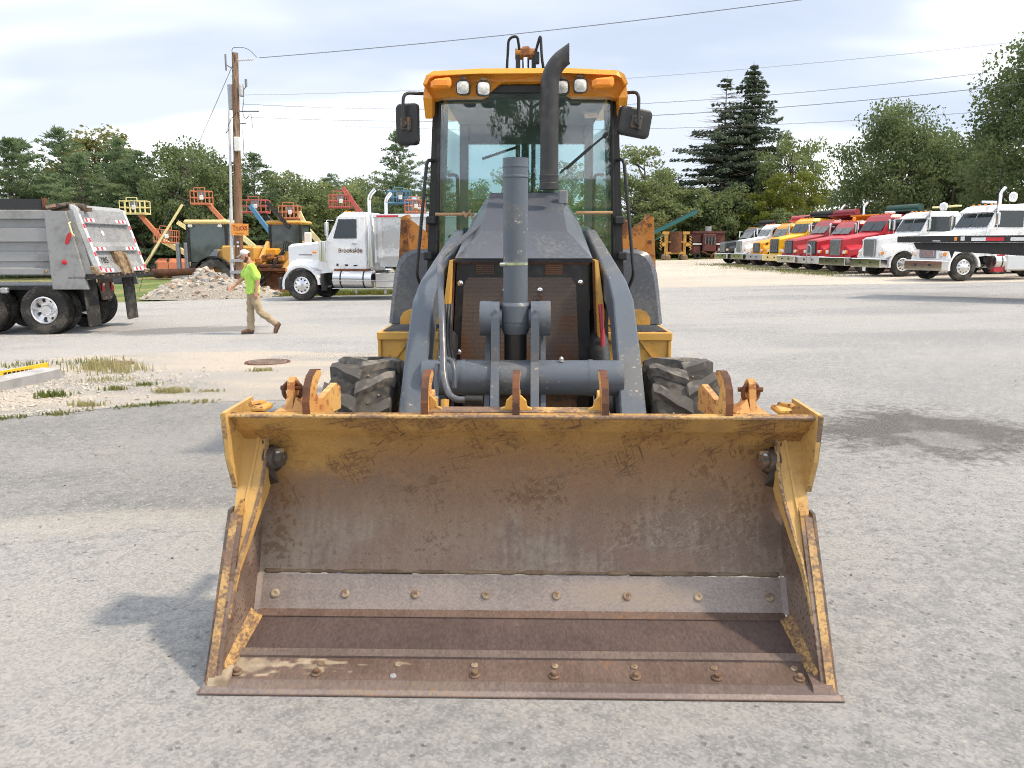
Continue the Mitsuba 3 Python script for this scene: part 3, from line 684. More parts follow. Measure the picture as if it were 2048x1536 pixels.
def truck_wheel(t, x, y, side, r=0.52, w=0.28, rimmat='polished', n=36, dual=False, holes=10, name='wheel'):
    """wheel on the y axis at (x, y); side +1: its outer face looks to +y"""
    c = (x, y, r); k = t + '__' + numbered_part(t, name)
    o = side * w / 2; bead = r * 0.56
    add(t, k.split('__')[1], lathe(tyre_prof(r, w, bead), 'y', n, c), 'rubber', 35)
    if dual:
        f = -0.14
        prof = [(bead, o * 0.92), (bead - 0.02, o), (bead - 0.035, o * 0.9), (bead - 0.05, o * 0.2), (bead - 0.07, o * f - side * 0.02), (0.12, o * f - side * 0.02), (0.11, o * 0.35), (0.09, o * 0.5), (0.0, o * 0.5)]
    else:
        prof = [(bead, o * 0.90), (bead - 0.02, o), (bead - 0.04, o * 0.95), (bead - 0.06, o * 0.86), (bead * 0.62, o * 0.98), (0.15, o * 1.02), (0.10, o * 1.16), (0.0, o * 1.22)]
    prof = [(a, b) for a, b in prof]
    rim = lathe(prof, 'y', n, c); add(k, 'rim', rim, rimmat, 30)
    hs = []; ns = []
    for i in range(holes):
        a = 2 * math.pi * (i + 0.5) / holes; rr = bead * 0.70; yy = y + (o * 0.93 if not dual else o * -0.14 - side * 0.015)
        p = np.array([x + rr * math.cos(a), yy, r + rr * math.sin(a)])
        hs.append(cyl(p + [0, -side * 0.02, 0], p + [0, side * (0.009 if not dual else 0.004), 0], 0.026 if not dual else 0.034, 10))
        a += math.pi / holes; rr = bead * 0.52; p = np.array([x + rr * math.cos(a), y + o * (0.99 if not dual else -0.05), r + rr * math.sin(a)])
        ns.append(cyl(p - [0, side * 0.03, 0], p + [0, side * 0.022, 0], 0.015, 6))
    add(k, 'hand_holes', join(hs), 'ink', kind='stuff'); add(k, 'lug_nuts', join(ns), 'chrome', kind='stuff')
    return k

def numbered_part(t, name):
    return numbered(t + '__' + name).split('__')[1]

def arch(x, y0, y1, r0, r1, zc, a0=0, a1=180, n=14):
    """mudguard: part of a ring about the y axis"""
    a = np.radians(np.linspace(a0, a1, n))
    out = [(x + r1 * math.cos(q), zc + r1 * math.sin(q)) for q in a] + [(x + r0 * math.cos(q), zc + r0 * math.sin(q)) for q in a[::-1]]
    return prism(out, 'y', y0, y1)

def slab(pts, thick, out):
    """plate: a flat outline of 3-D points given depth along out"""
    p = np.asarray(pts, float); o = unit(np.asarray(out, float)) * thick
    return hull(np.vstack([p, p + o]))

# ---------------------------------------------------------------- conventional trucks, x forward, y to the driver's left, the front axle at x = 0
def truck(label, cat, M, col='paint_white', bump=1.0, hood_h=1.95, nose_h=1.62, cab_x=-1.05, cab_l=1.45, roof=2.85, bumper='chrome', chrome_grille=True, visor=None, wide=0.80,
          fenders=True, stacks=0, fine=False, sleeper=False, back=None, group=None, key='truck', lamp_h=1.02):
    t = thing(key, label, cat, M, group)
    cx0, cx1 = cab_x, cab_x - cab_l
    # cab: lower box, greenhouse with raked screen
    W = 1.0
    low = hull([(x, y, z) for y in (-W, W) for x, z in ((cx0 + 0.12, 0.95), (cx1, 0.95), (cx1, hood_h), (cx0 + 0.18, hood_h))])
    g = hull([(x, y * s, z) for y in (-1, 1) for x, z, s in ((cx0 + 0.16, hood_h - 0.01, W), (cx1, hood_h - 0.01, W), (cx1, roof - 0.16, W * 0.95), (cx0 - 0.24, roof - 0.16, W * 0.95), (cx1 + 0.08, roof, W * 0.82), (cx0 - 0.42, roof, W * 0.82))])
    add(t, 'cab', join(low, g), col, 20)
    if sleeper:
        add(t, 'sleeper', hull([(x, y, z) for y in (-1.02, 1.02) for x, z in ((cx1 - 0.02, 0.9), (cx1 - 1.1, 0.9), (cx1 - 1.1, roof + 0.1), (cx1 - 0.02, roof + 0.05))]), col)
    # windscreen in two panes, side windows
    def on_screen(u, v):   # u across, v up the raked plane
        return np.array([cx0 + 0.165 - v * 0.40 + 0.012, u * (1 - 0.05 * v), hood_h + 0.06 + v * (roof - 0.22 - hood_h - 0.08)])
    nrm = np.array([0.9, 0, 0.4])
    for a, b in ((-0.90, -0.025), (0.025, 0.90)):
        add(t, 'windscreen', slab([on_screen(a, 0.02), on_screen(b, 0.02), on_screen(b, 0.98), on_screen(a, 0.98)], 0.012, nrm), 'window_dark')
    for s in (-1, 1):
        x0, x1 = cx0 - 0.10, cx1 + 0.28; z0, z1 = hood_h + 0.06, roof - 0.24
        dr_ = add(t, 'door', slab([(cx0 + 0.06, s * W, 1.02), (cx1 + 0.18, s * W, 1.02), (cx1 + 0.18, s * W * 0.955, roof - 0.17), (cx0 - 0.22, s * W * 0.955, roof - 0.17), (cx0 + 0.06, s * W, hood_h)], 0.014, (0, s, 0.04)), col)
        add(dr_, 'side_window', slab([(x0 + 0.02, s * (W + 0.014), z0), (x1, s * (W + 0.014), z0), (x1, s * (W * 0.965 + 0.014), z1), (x0 - 0.17, s * (W * 0.965 + 0.014), z1)], 0.008, (0, s, 0)), 'window_dark')
        add(dr_, 'handle', box((cx1 + 0.36, s * (W + 0.03), hood_h - 0.12), (0.16, 0.03, 0.035)), 'chrome')
        # mirror on its arms
        mx, my = cx0 + 0.02, s * (W + 0.30)
        mk = add(t, 'mirror', box((mx, my, hood_h + 0.36), (0.10, 0.17, 0.46), 0.03), 'polished' if fine else 'chrome')
        add(mk, 'mirror_arm', join(tube(bent([(cx0 - 0.1, s * W, roof - 0.28), (mx, my, roof - 0.28), (mx, my, hood_h - 0.05), (cx0 + 0.05, s * W, hood_h - 0.05)], 0.06), 0.016, 6)), 'polished')
    # hood
    hx0, hx1 = cx0 + 0.14, bump - 0.22
    add(t, 'hood', hull([(hx0, y, z) for y in (-0.93, 0.93) for z in (0.95, hood_h - 0.06)] + [(hx0, y, hood_h + 0.0) for y in (-0.72, 0.72)] + [(hx1, y, z) for y in (-wide * 0.80, wide * 0.80) for z in (0.75, nose_h - 0.10)] + [(hx1 - 0.06, y, nose_h) for y in (-wide * 0.62, wide * 0.62)]), col, 25)
    # grille with its bars
    gk = add(t, 'grille', box((hx1 + 0.02, 0, (0.86 + nose_h - 0.06) / 2), (0.08, wide * 1.12, nose_h - 0.92), 0.03), 'steel_grey' if chrome_grille else 'black_plastic')
    n = 11
    add(gk, 'grille_bars', join([box((hx1 + 0.068, wide * 1.0 * (i / (n - 1) - 0.5), (0.86 + nose_h - 0.06) / 2), (0.02, 0.028, nose_h - 1.04)) for i in range(n)]), 'chrome' if chrome_grille else 'steel_grey', kind='stuff')
    # mudguards and lamps
    for s in (-1, 1):
        if fenders:
            f = join(arch(0.0, s * 0.62, s * 1.17, 0.60, 0.68, 0.52, -12, 178), hull([(hx1 - 0.05, s * wide * 0.55, 0.72), (hx1 - 0.05, s * 1.10, 0.78), (hx1 - 0.10, s * 1.10, 1.12), (hx1 - 0.10, s * wide * 0.55, 1.42), (0.45, s * 0.6, 0.95), (0.45, s * 1.15, 0.95), (0.25, s * 1.12, 1.20), (0.2, s * 0.7, 1.45)]),
                     hull([(0.3, s * 0.6, 1.14), (0.3, s * 1.12, 1.16), (-0.5, s * 1.10, 1.12), (-0.7, s * 0.9, 1.0), (-0.6, s * 0.7, 1.5), (0.2, s * 0.62, 1.5)]))
            add(t, 'mudguard', f, col, 25)
        add(t, 'headlight', box((hx1 + 0.0, s * (wide * 0.5 + 0.36), lamp_h), (0.09, 0.24, 0.17), 0.03), 'clear_lens')
        add(t, 'turn_lamp', box((hx1 - 0.03, s * (wide * 0.5 + 0.52), lamp_h), (0.10, 0.07, 0.14), 0.02), 'amber_lens')
        truck_wheel(t, 0.0, s * 1.0, s, n=36 if fine else 22)
        truck_wheel(t, -4.6, s * 0.92, s, w=0.5, n=28 if fine else 18, dual=True)
        if not back or back[0] != 'none': truck_wheel(t, -5.95, s * 0.92, s, w=0.5, n=28 if fine else 18, dual=True)
        add(t, 'fuel_tank', cyl((cab_x - 0.1, s * 0.98, 0.74), (cab_x - 1.45, s * 0.98, 0.74), 0.30, 20), 'polished', 40)
        for q in (0.35, 1.15): add(t, 'tank_strap', cyl((cab_x - q, s * 0.98, 0.74), (cab_x - q - 0.05, s * 0.98, 0.74), 0.308, 20), 'black_metal', 40)
    add(t, 'bumper', join(box((bump - 0.06, 0, 0.58), (0.10, 2.34, 0.40), 0.03), box((bump - 0.22, 1.08, 0.58), (0.34, 0.16, 0.38), 0.03), box((bump - 0.22, -1.08, 0.58), (0.34, 0.16, 0.38), 0.03)), bumper)
    for s in (-1, 1): add(t, 'tow_eye', box((bump + 0.0, s * 0.42, 0.60), (0.04, 0.14, 0.09), 0.01), 'ink')
    add(t, 'chassis', join(span(-6.9, bump - 0.3, 0.30, 0.45, 0.62, 0.92), span(-6.9, bump - 0.3, -0.45, -0.30, 0.62, 0.92), span(-0.9, 0.4, -0.5, 0.5, 0.5, 1.1), span(-0.08, 0.08, -0.9, 0.9, 0.45, 0.6), span(cab_x - 1.4, cab_x, -0.7, 0.7, 0.7, 1.0)), 'black_metal')
    if visor: add(t, 'visor', slab([(cx0 + 0.02, -0.94, roof - 0.30), (cx0 + 0.02, 0.94, roof - 0.30), (cx0 - 0.30, 0.86, roof - 0.06), (cx0 - 0.30, -0.86, roof - 0.06)], 0.02, (0.7, 0, 0.7)), visor)
    for i in range(5): add(t, 'roof_lamp', box((cx0 - 0.42, 0.33 * (i - 2), roof + 0.02), (0.10, 0.07, 0.05), 0.015), 'amber_lens')
    for s in (-1, 1)[:stacks]:
        sk = add(t, 'exhaust_stack', join(cyl((cx1 - 0.14, s * 0.86, 1.15), (cx1 - 0.14, s * 0.86, 2.5), 0.10, 16), tube(bent([(cx1 - 0.14, s * 0.86, 2.5), (cx1 - 0.14, s * 0.86, 3.45), (cx1 - 0.34, s * 0.86, 3.66)], 0.18), 0.066, 14)), 'chrome', 40)
    return t

def dump_box(t, x0, x1, col, h=2.6, low=1.15, ribs=5, roll=None, hoodcol=None, over=0.0):
    """tipping body behind a cab: sloped sides with ribs, a lip over the cab, and the tarp roll on top"""
    k = add(t, 'dump_body', join(hull([(x, y * s, z) for y in (-1, 1) for x in (x0, x1) for z, s in ((low, 0.78), (low + 0.5, 1.2), (h, 1.24))]), span(x0, x0 + 0.12, -1.26, 1.26, low + 0.3, h + 0.02)), col)
    for i in range(ribs):
        x = x0 + (x1 - x0) * (i + 0.5) / ribs
        for s in (-1, 1): add(k, 'rib', slab([(x - 0.06, s * 1.2, low + 0.5), (x + 0.06, s * 1.2, low + 0.5), (x + 0.06, s * 1.24, h), (x - 0.06, s * 1.24, h)], 0.07, (0, s, 0)), col)
    if over: add(k, 'cab_shield', hull([(x0 + a, y, z) for y in (-1.24, 1.24) for a, z in ((0, h - 0.02), (0, h + 0.10), (over, h + 0.30), (over, h + 0.24))]), hoodcol or col)
    if roll: 
        add(k, 'tarp_roll', cyl((x0 + 0.35, -1.25, h + 0.42), (x0 + 0.35, 1.25, h + 0.42), 0.17, 14), roll, 40)
        add(k, 'tarp_tray', slab([(x0 + 0.75, -1.22, h + 0.22), (x0 + 0.75, 1.22, h + 0.22), (x0 - 0.2, 1.22, h + 0.22), (x0 - 0.2, -1.22, h + 0.22)], 0.10, (0, 0, 1)), roll)

def at(x, y, rz): return T().translate([x, y, float(zg(x, y))]).rotate([0, 0, 1], rz)

# --- the white day cab on the left
wt = truck('white day cab truck with chrome stacks and brown door lettering, left of the backhoe', 'truck', at(-6.91, 29.14, 170), bump=0.82, hood_h=2.02, nose_h=1.90, cab_x=-1.06, cab_l=1.18, roof=2.95, bumper='black_plastic',
           wide=0.92, stacks=2, fine=True)
add(wt, 'air_cleaner', cyl((-0.80, 1.10, 1.32), (-0.80, 1.10, 1.98), 0.15, 20), 'chrome', 40)
add(wt, 'lettering', text('Brookside', 0.13, 0.004, on_plane((-1.30, 1.018, 1.62), (-1, 0, 0), (0, 0, 1))), 'ink_brown', label='brown lettering on the door')
add(wt, 'hood_badge', span(-0.32, 0.15, 0.905, 0.925, 1.52, 1.56, 0.005), 'steel_grey')
add(wt, 'marker_lamp', box((-0.42, 0.945, 1.62), (0.14, 0.03, 0.06), 0.01), 'amber_lens')
add(wt, 'marker_lamp', box((0.42, 1.02, 1.15), (0.07, 0.04, 0.07), 0.01), 'red_lens')
for i in range(3): add(wt, 'door_decal', span(-1.22 - 0.30 * i, -1.30 - 0.33 * i, 1.014, 1.018, 1.17, 1.25 - 0.02 * i), 'ink')
add(wt, 'cab_step', span(-1.15, -2.35, 0.75, 1.10, 0.96, 1.08, 0.03), 'rust')
add(wt, 'side_box', span(-2.60, -3.5, 0.66, 1.14, 0.46, 0.95, 0.03), 'polished')
for i in range(5): add(wt, 'box_rail', span(-1.15, -3.6, 1.27, 1.31, 0.42 + 0.13 * i, 0.45 + 0.13 * i, 0.01) if i in (0, 2) else span(-1.45 - 0.5 * i, -1.50 - 0.5 * i, 1.14, 1.26, 0.28, 0.44), 'galvanised')
hb = add(wt, 'dump_body', join(hull([(x, y * s, z) for y in (-1, 1) for x in (-2.72, -6.9) for z, s in ((1.15, 0.9), (1.5, 1.2), (2.75, 1.22))]), span(-2.66, -2.72, -1.24, 1.24, 1.30, 2.85)), 'aluminium')
for i in range(5): add(hb, 'rib', span(-2.80 - 0.9 * i, -2.92 - 0.9 * i, 1.19, 1.28, 1.45, 2.74), 'aluminium')
add(hb, 'top_rail', span(-2.62, -6.9, 1.18, 1.29, 2.74, 2.86, 0.02), 'polished')
add(hb, 'tape', span(-2.76, -3.5, 1.29, 1.294, 2.76, 2.82), 'tape_red')
add(wt, 'mud_guard_flap', span(-0.72, -0.76, 0.75, 1.15, 0.35, 0.9), 'black_plastic')

# --- the row on the right
RW = 'trucks parked in a row on the right'
HB = 188
t = truck('white tractor unit with big chrome bumper, nearest of the row, behind the black deck', 'truck', at(17.03, 32.85, 189), bump=0.95, hood_h=1.98, nose_h=1.72, cab_x=-1.15, cab_l=1.6, roof=2.90, wide=0.84, visor='polished', fine=True, sleeper=True, stacks=1, group=RW)
add(t, 'roof_horn', cyl((-1.95, 0.1, 3.02), (-1.3, 0.1, 3.02), 0.05, 10), 'chrome', 40)
add(t, 'beacon', lathe([(0.0, 3.02), (0.10, 3.03), (0.15, 3.16), (0.14, 3.30), (0.06, 3.38), (0, 3.39)], 'z', 14, (-2.3, 0.55, 0)), 'paint_white', 40)
add(t, 'antenna', cyl((-1.2, 1.1, 2.3), (-1.2, 1.1, 4.2), 0.012, 6), 'black_metal')
for s in (1,):
    add(t, 'step_bracket', hull([(-1.25, 1.0, 0.35), (-1.25, 1.2, 0.35), (-1.65, 1.2, 0.35), (-1.65, 1.2, 1.0), (-1.35, 1.2, 1.0), (-1.25, 1.0, 1.0)]), 'red_paint')
    add(t, 'step_bracket', hull([(-3.1, 1.0, 0.4), (-3.1, 1.2, 0.4), (-3.3, 1.2, 0.4), (-3.3, 1.2, 1.0), (-3.1, 1.2, 1.0), (-3.1, 1.0, 1.0)]), 'red_paint')
    add(t, 'tank_cover', span(-1.66, -3.08, 1.16, 1.30, 0.40, 1.02, 0.05), 'polished')
t = truck('white truck with silver grille and upright chrome bumper, second from the right', 'truck', at(16.91, 37.5, HB), bump=1.12, hood_h=1.90, nose_h=1.70, cab_x=-1.0, cab_l=1.7, roof=2.82, wide=0.80, visor='aluminium', fine=True, group=RW)
add(t, 'beacon', lathe([(0.0, 2.86), (0.12, 2.87), (0.17, 3.0), (0.15, 3.16), (0.0, 3.22)], 'z', 14, (-2.0, 0.7, 0)), 'paint_white', 40)
add(t, 'light_bar', span(-2.4, -2.75, -0.7, 0.9, 3.02, 3.10, 0.02), 'lift_cream')
bx = add(t, 'box_body', span(-2.95, -7.2, -1.2, 1.2, 1.0, 2.72, 0.04), 'tarp_green')
add(t, 'water_tank', cyl((-2.75, 0.7, 2.05), (-2.75, 1.2, 2.05), 0.30, 18), 'paint_white', 40)
add(t, 'antenna', cyl((-1.1, 1.1, 2.2), (-1.1, 1.1, 3.9), 0.012, 6), 'black_metal')
add(t, 'hood_badge', span(-0.30, -0.55, 0.86, 0.90, 1.66, 1.70), 'steel_grey')
add(t, 'plate', span(1.09, 1.10, -0.2, 0.05, 0.22, 0.38), 'vinyl_white')
t = truck('bright red truck with chrome bumper and green tarp over its body, beside the white pair', 'dump truck', at(16.92, 41.4, HB + 2), 'red_paint', 1.18, 1.98, 1.70, -1.0, 1.6, 2.85, wide=0.78, group=RW)
dump_box(t, -2.95, -7.3, 'red_paint', 2.75, roll='tarp_green', over=0.9, hoodcol='tarp_green')
add(t, 'hood_badge', span(0.1, -0.75, 0.82, 0.88, 1.55, 1.63), 'vinyl_white')
add(t, 'roof_beacon', box((-1.7, 0.2, 2.94), (0.3, 0.5, 0.14), 0.04), 'vinyl_white')
t = truck('red truck with black grille and brush guard, its body behind yellow', 'dump truck', at(16.82, 44.8, HB), 'red_paint', 1.0, 1.88, 1.64, -0.9, 1.5, 2.62, bumper='aluminium', chrome_grille=False, wide=0.76, stacks=1, group=RW)
dump_box(t, -2.7, -7.0, 'truck_amber', 2.66, over=0.7)
add(t, 'brush_guard', join(tube(bent([(1.08, 0.5, 0.4), (1.12, 0.5, 1.3), (1.12, 0.1, 1.42), (1.12, 0.1, 0.4)], 0.12), 0.03, 8), cyl((1.12, 0.1, 0.9), (1.12, 0.5, 0.9), 0.025, 8)), 'galvanised')
add(t, 'roof_beacon', lathe([(0, 2.64), (0.09, 2.65), (0.09, 2.78), (0, 2.84)], 'z', 10, (-1.4, 0.2, 0)), 'amber_lens')
t = truck('faded red truck with dark red tarp roll, between the yellow and the red truck', 'dump truck', at(16.76, 48.0, HB - 2), 'dull_red', 1.1, 1.96, 1.68, -0.9, 1.5, 2.76, bumper='polished', chrome_grille=False, wide=0.82, stacks=1, group=RW)
dump_box(t, -2.75, -7.2, 'tarp_red', 2.78, roll='tarp_red', over=0.8)
t = truck('yellow truck with tall dark grille and black tarp', 'dump truck', at(17.11, 52.2, HB + 3), 'truck_yellow', 1.0, 2.05, 1.78, -0.9, 1.5, 2.98, bumper='machine_cream', chrome_grille=False, wide=0.84, fenders=False, group=RW)
dump_box(t, -2.75, -7.2, 'truck_yellow', 2.85, roll='tarp_black', over=0.9, hoodcol='tarp_black')
hl = on_plane((0.40, 0.80, 1.25), (-1, 0, 0), (0, 0, 1)); add(t, 'hood_letter', text('H', 0.30, 0.02, hl), 'ink')
t = truck('amber yellow truck with grey bumper and red roll above, left of the tall yellow one', 'dump truck', at(17.03, 55.8, HB), 'truck_amber', 0.95, 1.85, 1.55, -0.9, 1.5, 2.75, bumper='galvanised', chrome_grille=False, wide=0.80, group=RW)
dump_box(t, -2.7, -7.0, 'truck_amber', 2.72, roll='red_paint', over=0.7)
add(t, 'hood_letter', text('A', 0.34, 0.02, on_plane((0.55, 0.76, 1.18), (-1, 0, 0), (0, 0, 1))), 'ink')
t = truck('small white truck with chrome grille far down the row beside the black truck', 'truck', at(16.9, 59.0, HB - 3), 'paint_white', 1.1, 1.95, 1.7, -0.9, 1.6, 2.78, wide=0.80, group=RW)
t = truck('black truck at the far left end of the row with chrome bumper', 'truck', at(16.6, 62.2, HB), 'truck_black', 1.15, 1.8, 1.6, -0.9, 1.5, 2.62, wide=0.78, group=RW)
dump_box(t, -2.8, -7.0, 'truck_black', 2.6, roll='tarp_black')

# --- black boom of a trailer reaching in from the right
tb = thing('trailer_boom', 'long black trailer deck with red and white tape reaching in from the right edge', 'trailer', T())
A, B = np.array([11.55, 24.2, 1.79]), np.array([14.9, 20.6, 1.80])
d = unit(B - A); 
def bar(a, b, z0, z1, w):
    p, q = A + d * a, A + d * b; s = np.cross(d, [0, 0, 1.0]) * w / 2
    return hull([(r + k) + np.array([0, 0, z]) for r in (p, q) for k in (s, -s) for z in (z0, z1)])
n_ = np.cross([0, 0, 1.0], d); n_ = -n_ if n_[1] > 0 else n_
def face(a, b, z0, z1, off): 
    p, q = A + d * a, A + d * b; o = n_ * off
    return slab([p + o + [0, 0, z0], q + o + [0, 0, z0], q + o + [0, 0, z1], p + o + [0, 0, z1]], 0.006, n_)
add(tb, 'deck', join(bar(0, 4.9, -0.07, 0.10, 2.0)), 'black_metal')
add(tb, 'beam', hull([A + d * a + n_ * k + np.array([0, 0, z]) for k in (0.75, 0.45) for a, z in ((0.35, -0.08), (4.9, -0.08), (4.9, -0.52), (2.4, -0.38), (1.2, -0.26), (0.45, -0.26))]), 'black_metal')
for i, x in enumerate((2.02, 2.95, 3.85)):
    add(tb, 'white_tape', face(x - 0.10, x + 0.25, -0.04, 0.05, 1.0), 'tape_white'); add(tb, 'red_tape', face(x + 0.25, x + 0.68, -0.04, 0.05, 1.0), 'tape_red')
add(tb, 'side_lamp', face(1.50, 1.57, -0.03, 0.07, 1.0), 'amber_lens'); add(tb, 'number_plate', face(1.66, 1.76, -0.03, 0.08, 1.0), 'vinyl_white')
add(tb, 'side_lamp', face(0.95, 1.15, -0.05, -0.01, 1.0), 'galvanised')
add(tb, 'hook', hull([A + d * a + n_ * 0.6 + np.array([0, 0, z]) for a, z in ((1.25, -0.25), (1.42, -0.25), (1.34, -0.50))] + [A + d * a + n_ * 0.64 + np.array([0, 0, z]) for a, z in ((1.25, -0.25), (1.42, -0.25), (1.34, -0.50))]), 'black_metal')
for s in (-0.85, 0.85): 
    q = A + d * 4.7 + n_ * s; k = add(tb, 'wheel', moved(lathe(tyre_prof(0.40, 0.22, 0.24), 'y', 20), T().translate([q[0], q[1], float(zg(q[0], q[1])) + 0.40]).rotate([0, 0, 1], math.degrees(math.atan2(d[1], d[0])))), 'rubber', 35)
    add(k, 'stay', cyl(q + [0, 0, -0.1], [q[0], q[1], 0.5], 0.06, 8), 'black_metal')
# ---------------------------------------------------------------- grey tipper at the left edge: x forward, y left, origin on the ground under the rear axle
add_flat = add
def add(parent, name, m, *a, **k):    # the tipper's body rides 0.29 m above the measures below; its wheels do not
    if root(parent) == 'dump_truck' and lifted: m = shift(m, (-0.38 if ('tailgate' in parent or name in ('tailgate', 'corner_post', 'post_lamp', 'grab_handle', 'reflector', 'side_wall')) else 0.0, 0, 0.29))
    return add_flat(parent, name, m, *a, **k)
lifted = True
dt = thing('dump_truck', 'silver grey tipper seen from behind at the left edge, taped tailgate and black mudflaps', 'dump truck', at(-10.19, 19.14, 180))
add(dt, 'side_wall', join(hull([(-0.74, 1.15, 1.02), (-0.35, 1.15, 1.02), (-0.25, 1.15, 2.35), (-0.42, 1.15, 2.40), (-0.74, 1.0, 1.02), (-0.35, 1.0, 1.02), (-0.25, 1.0, 2.35), (-0.42, 1.0, 2.40)]),
    span(-0.6, 4.6, 1.02, 1.06, 1.05, 2.36)), 'dull_silver')
for z0, z1, o in ((1.02, 1.14, 0.16), (1.30, 1.50, 0.05), (1.72, 2.0, 0.12), (2.20, 2.36, 0.14)):
    add(dt, 'side_rail', hull([(x, y, z) for x in (-0.3, 4.6) for y, z in ((1.05, z0 - 0.03), (1.05, z1 + 0.03), (1.06 + o, z0), (1.06 + o, z1))]), 'dull_silver')
# corner post, wider towards the bottom
add(dt, 'corner_post', prism([(0.10, 0.70), (-0.66, 0.70), (-0.30, 2.36), (0.14, 2.36)], 'y', 1.16, 1.24), 'dull_silver')
add(dt, 'corner_post', prism([(0.10, 0.70), (-0.66, 0.70), (-0.30, 2.36), (0.14, 2.36)], 'y', -1.24, -1.16), 'dull_silver')
add(dt, 'post_lamp', lathe([(0.0, 0.02), (0.055, 0.0), (0.055, -0.02)], 'y', 14, (-0.20, 1.255, 1.28)), 'red_lens', 40)
add(dt, 'post_lamp', hull([(-0.33 + 0.05 * math.cos(a) - 0.05 * math.sin(a), y, 1.78 + 0.13 * math.sin(a)) for a in np.linspace(0, 6.28, 14) for y in (1.235, 1.262)]), 'red_lens')
add(dt, 'grab_handle', tube(bent([(-0.40, 1.24, 2.12), (-0.40, 1.30, 2.10), (-0.46, 1.30, 1.86), (-0.46, 1.24, 1.84)], 0.03), 0.018, 8), 'lift_cream')
add(dt, 'reflector', lathe([(0.0, 0.01), (0.035, 0.0), (0.035, -0.02)], 'y', 12, (0.22, 1.25, 1.08)), 'mud')
add(dt, 'board', span(-0.10, 4.6, 1.0, 1.06, 2.37, 2.62), 'black_plastic')
add(dt, 'board_end', span(-0.13, -0.18, 0.97, 1.09, 2.36, 2.64), 'rust')
add(dt, 'top_gear', join(tube([(-0.2, 1.1, 2.42), (-0.5, 0.8, 2.50), (-0.95, 0.9, 2.46)], 0.06, 8), span(-0.2, -1.0, 0.7, 0.9, 2.36, 2.44), cyl((-0.5, 0.9, 2.48), (-0.5, 1.15, 2.48), 0.05, 8)), 'iron')
# tailgate: leans back, two deep ribs across, framed
UPB = 0.29
def tg(y, z, o=0.0):    # a point of the sloped gate: o outwards
    return (-0.34 - 0.44 * (2.44 - z) / 1.4 - o * 0.95, y, z - 0.29 * o)
def tgbox(y0, y1, z0, z1, o0, o1): return hull([tg(y, z, o) for y in (y0, y1) for z in (z0, z1) for o in (o0, o1)])
gt = add(dt, 'tailgate', tgbox(-1.13, 1.13, 1.06, 2.46, 0, 0.04), 'dull_silver', label='tailgate with red and white reflective tape')
for z0, z1 in ((2.16, 2.46), (1.56, 1.66), (1.08, 1.20)):
    add(gt, 'rib', hull([tg(y, z, o) for y in (-1.12, 1.12) for z, o in ((z0 - 0.06, 0.04), (z1 + 0.06, 0.04), (z0, 0.15), (z1, 0.15))]), 'dull_silver')
for s in (-1, 1): add(gt, 'edge_frame', tgbox(s * 1.02, s * 1.14, 1.06, 2.50, 0.04, 0.17), 'aluminium')
for z in (2.23, 1.61, 1.14):
    for s in (-1, 1):
        for i in range(5): add(gt, 'tape_white' if i % 2 == 0 else 'tape_red', tgbox(s * (0.50 + 0.10 * i), s * (0.60 + 0.10 * i), z - 0.035, z + 0.035, 0.15, 0.154), 'tape_white' if i % 2 == 0 else 'tape_red')
for s in (-1, 1):
    for i in range(12): add(gt, 'tape_white' if i % 3 else 'tape_red', tgbox(s * 1.04, s * 1.12, 1.15 + 0.10 * i, 1.25 + 0.10 * i, 0.17, 0.174), 'tape_white' if i % 3 else 'tape_red')
add(gt, 'emblem', moved(lathe([(0.06, 0), (0.06, 0.012), (0.0, 0.016)], 'z', 18), on_plane(tg(0.18, 1.92, 0.045), (0, -1, 0), (0.3, 0, 1))), 'vinyl_white', 40)
add(gt, 'number', text('4-785', 0.13, 0.004, on_plane(tg(0.98, 1.26, 0.045), (0, -1, 0), (0.31, 0, 1))), 'ink')
add(gt, 'coal_chute', join(tgbox(-0.26, 0.14, 1.02, 1.54, 0.04, 0.17), tgbox(-0.30, -0.24, 1.05, 1.52, 0.13, 0.22), tgbox(0.10, 0.16, 1.05, 1.52, 0.13, 0.22)), 'mud')
for s in (-1, 1): add(gt, 'hinge_latch', join(tgbox(s * 1.15, s * 1.23, 1.04, 1.20, 0.0, 0.12), cyl(tg(s * 1.0, 1.08, 0.14), tg(s * 1.26, 1.08, 0.14), 0.04, 8)), 'mud')
# bumper shelf with slats, mudflaps, lamps, wheels
add(dt, 'shelf', span(-0.62, -1.40, -1.24, 1.24, 0.92, 0.97), 'black_metal')
for i in range(9): add(dt, 'shelf_slat', span(-0.64, -1.42, 1.05 - 0.26 * i, 1.12 - 0.26 * i, 0.97, 1.01), 'iron')
for y in (0.92, -0.92): add(dt, 'mudflap', hull([(-0.92, y - 0.28, 0.90), (-0.92, y + 0.28, 0.90), (-0.98, y + 0.28, -0.09), (-0.98, y + 0.22, -0.12), (-0.98, y - 0.28, -0.11), (-0.93, y - 0.28, 0.90), (-0.90, y + 0.28, 0.90), (-0.965, y + 0.28, -0.09)]), 'rubber')
lp = add(dt, 'lamp_plate', hull([(-0.82, 0.30, 0.90), (-0.82, -0.36, 0.90), (-0.84, -0.36, 0.58), (-0.84, -0.22, 0.40), (-0.84, 0.18, 0.40), (-0.84, 0.30, 0.58), (-0.78, 0.30, 0.90), (-0.78, -0.36, 0.90), (-0.79, 0.18, 0.4), (-0.79, -0.22, 0.4)]), 'iron')
for y in (0.20, -0.24):
    add(lp, 'tail_lamp', box((-0.855, y, 0.70), (0.03, 0.10, 0.19), 0.012), 'red_lens'); add(lp, 'reverse_lamp', box((-0.872, y, 0.76), (0.012, 0.07, 0.05)), 'vinyl_white')
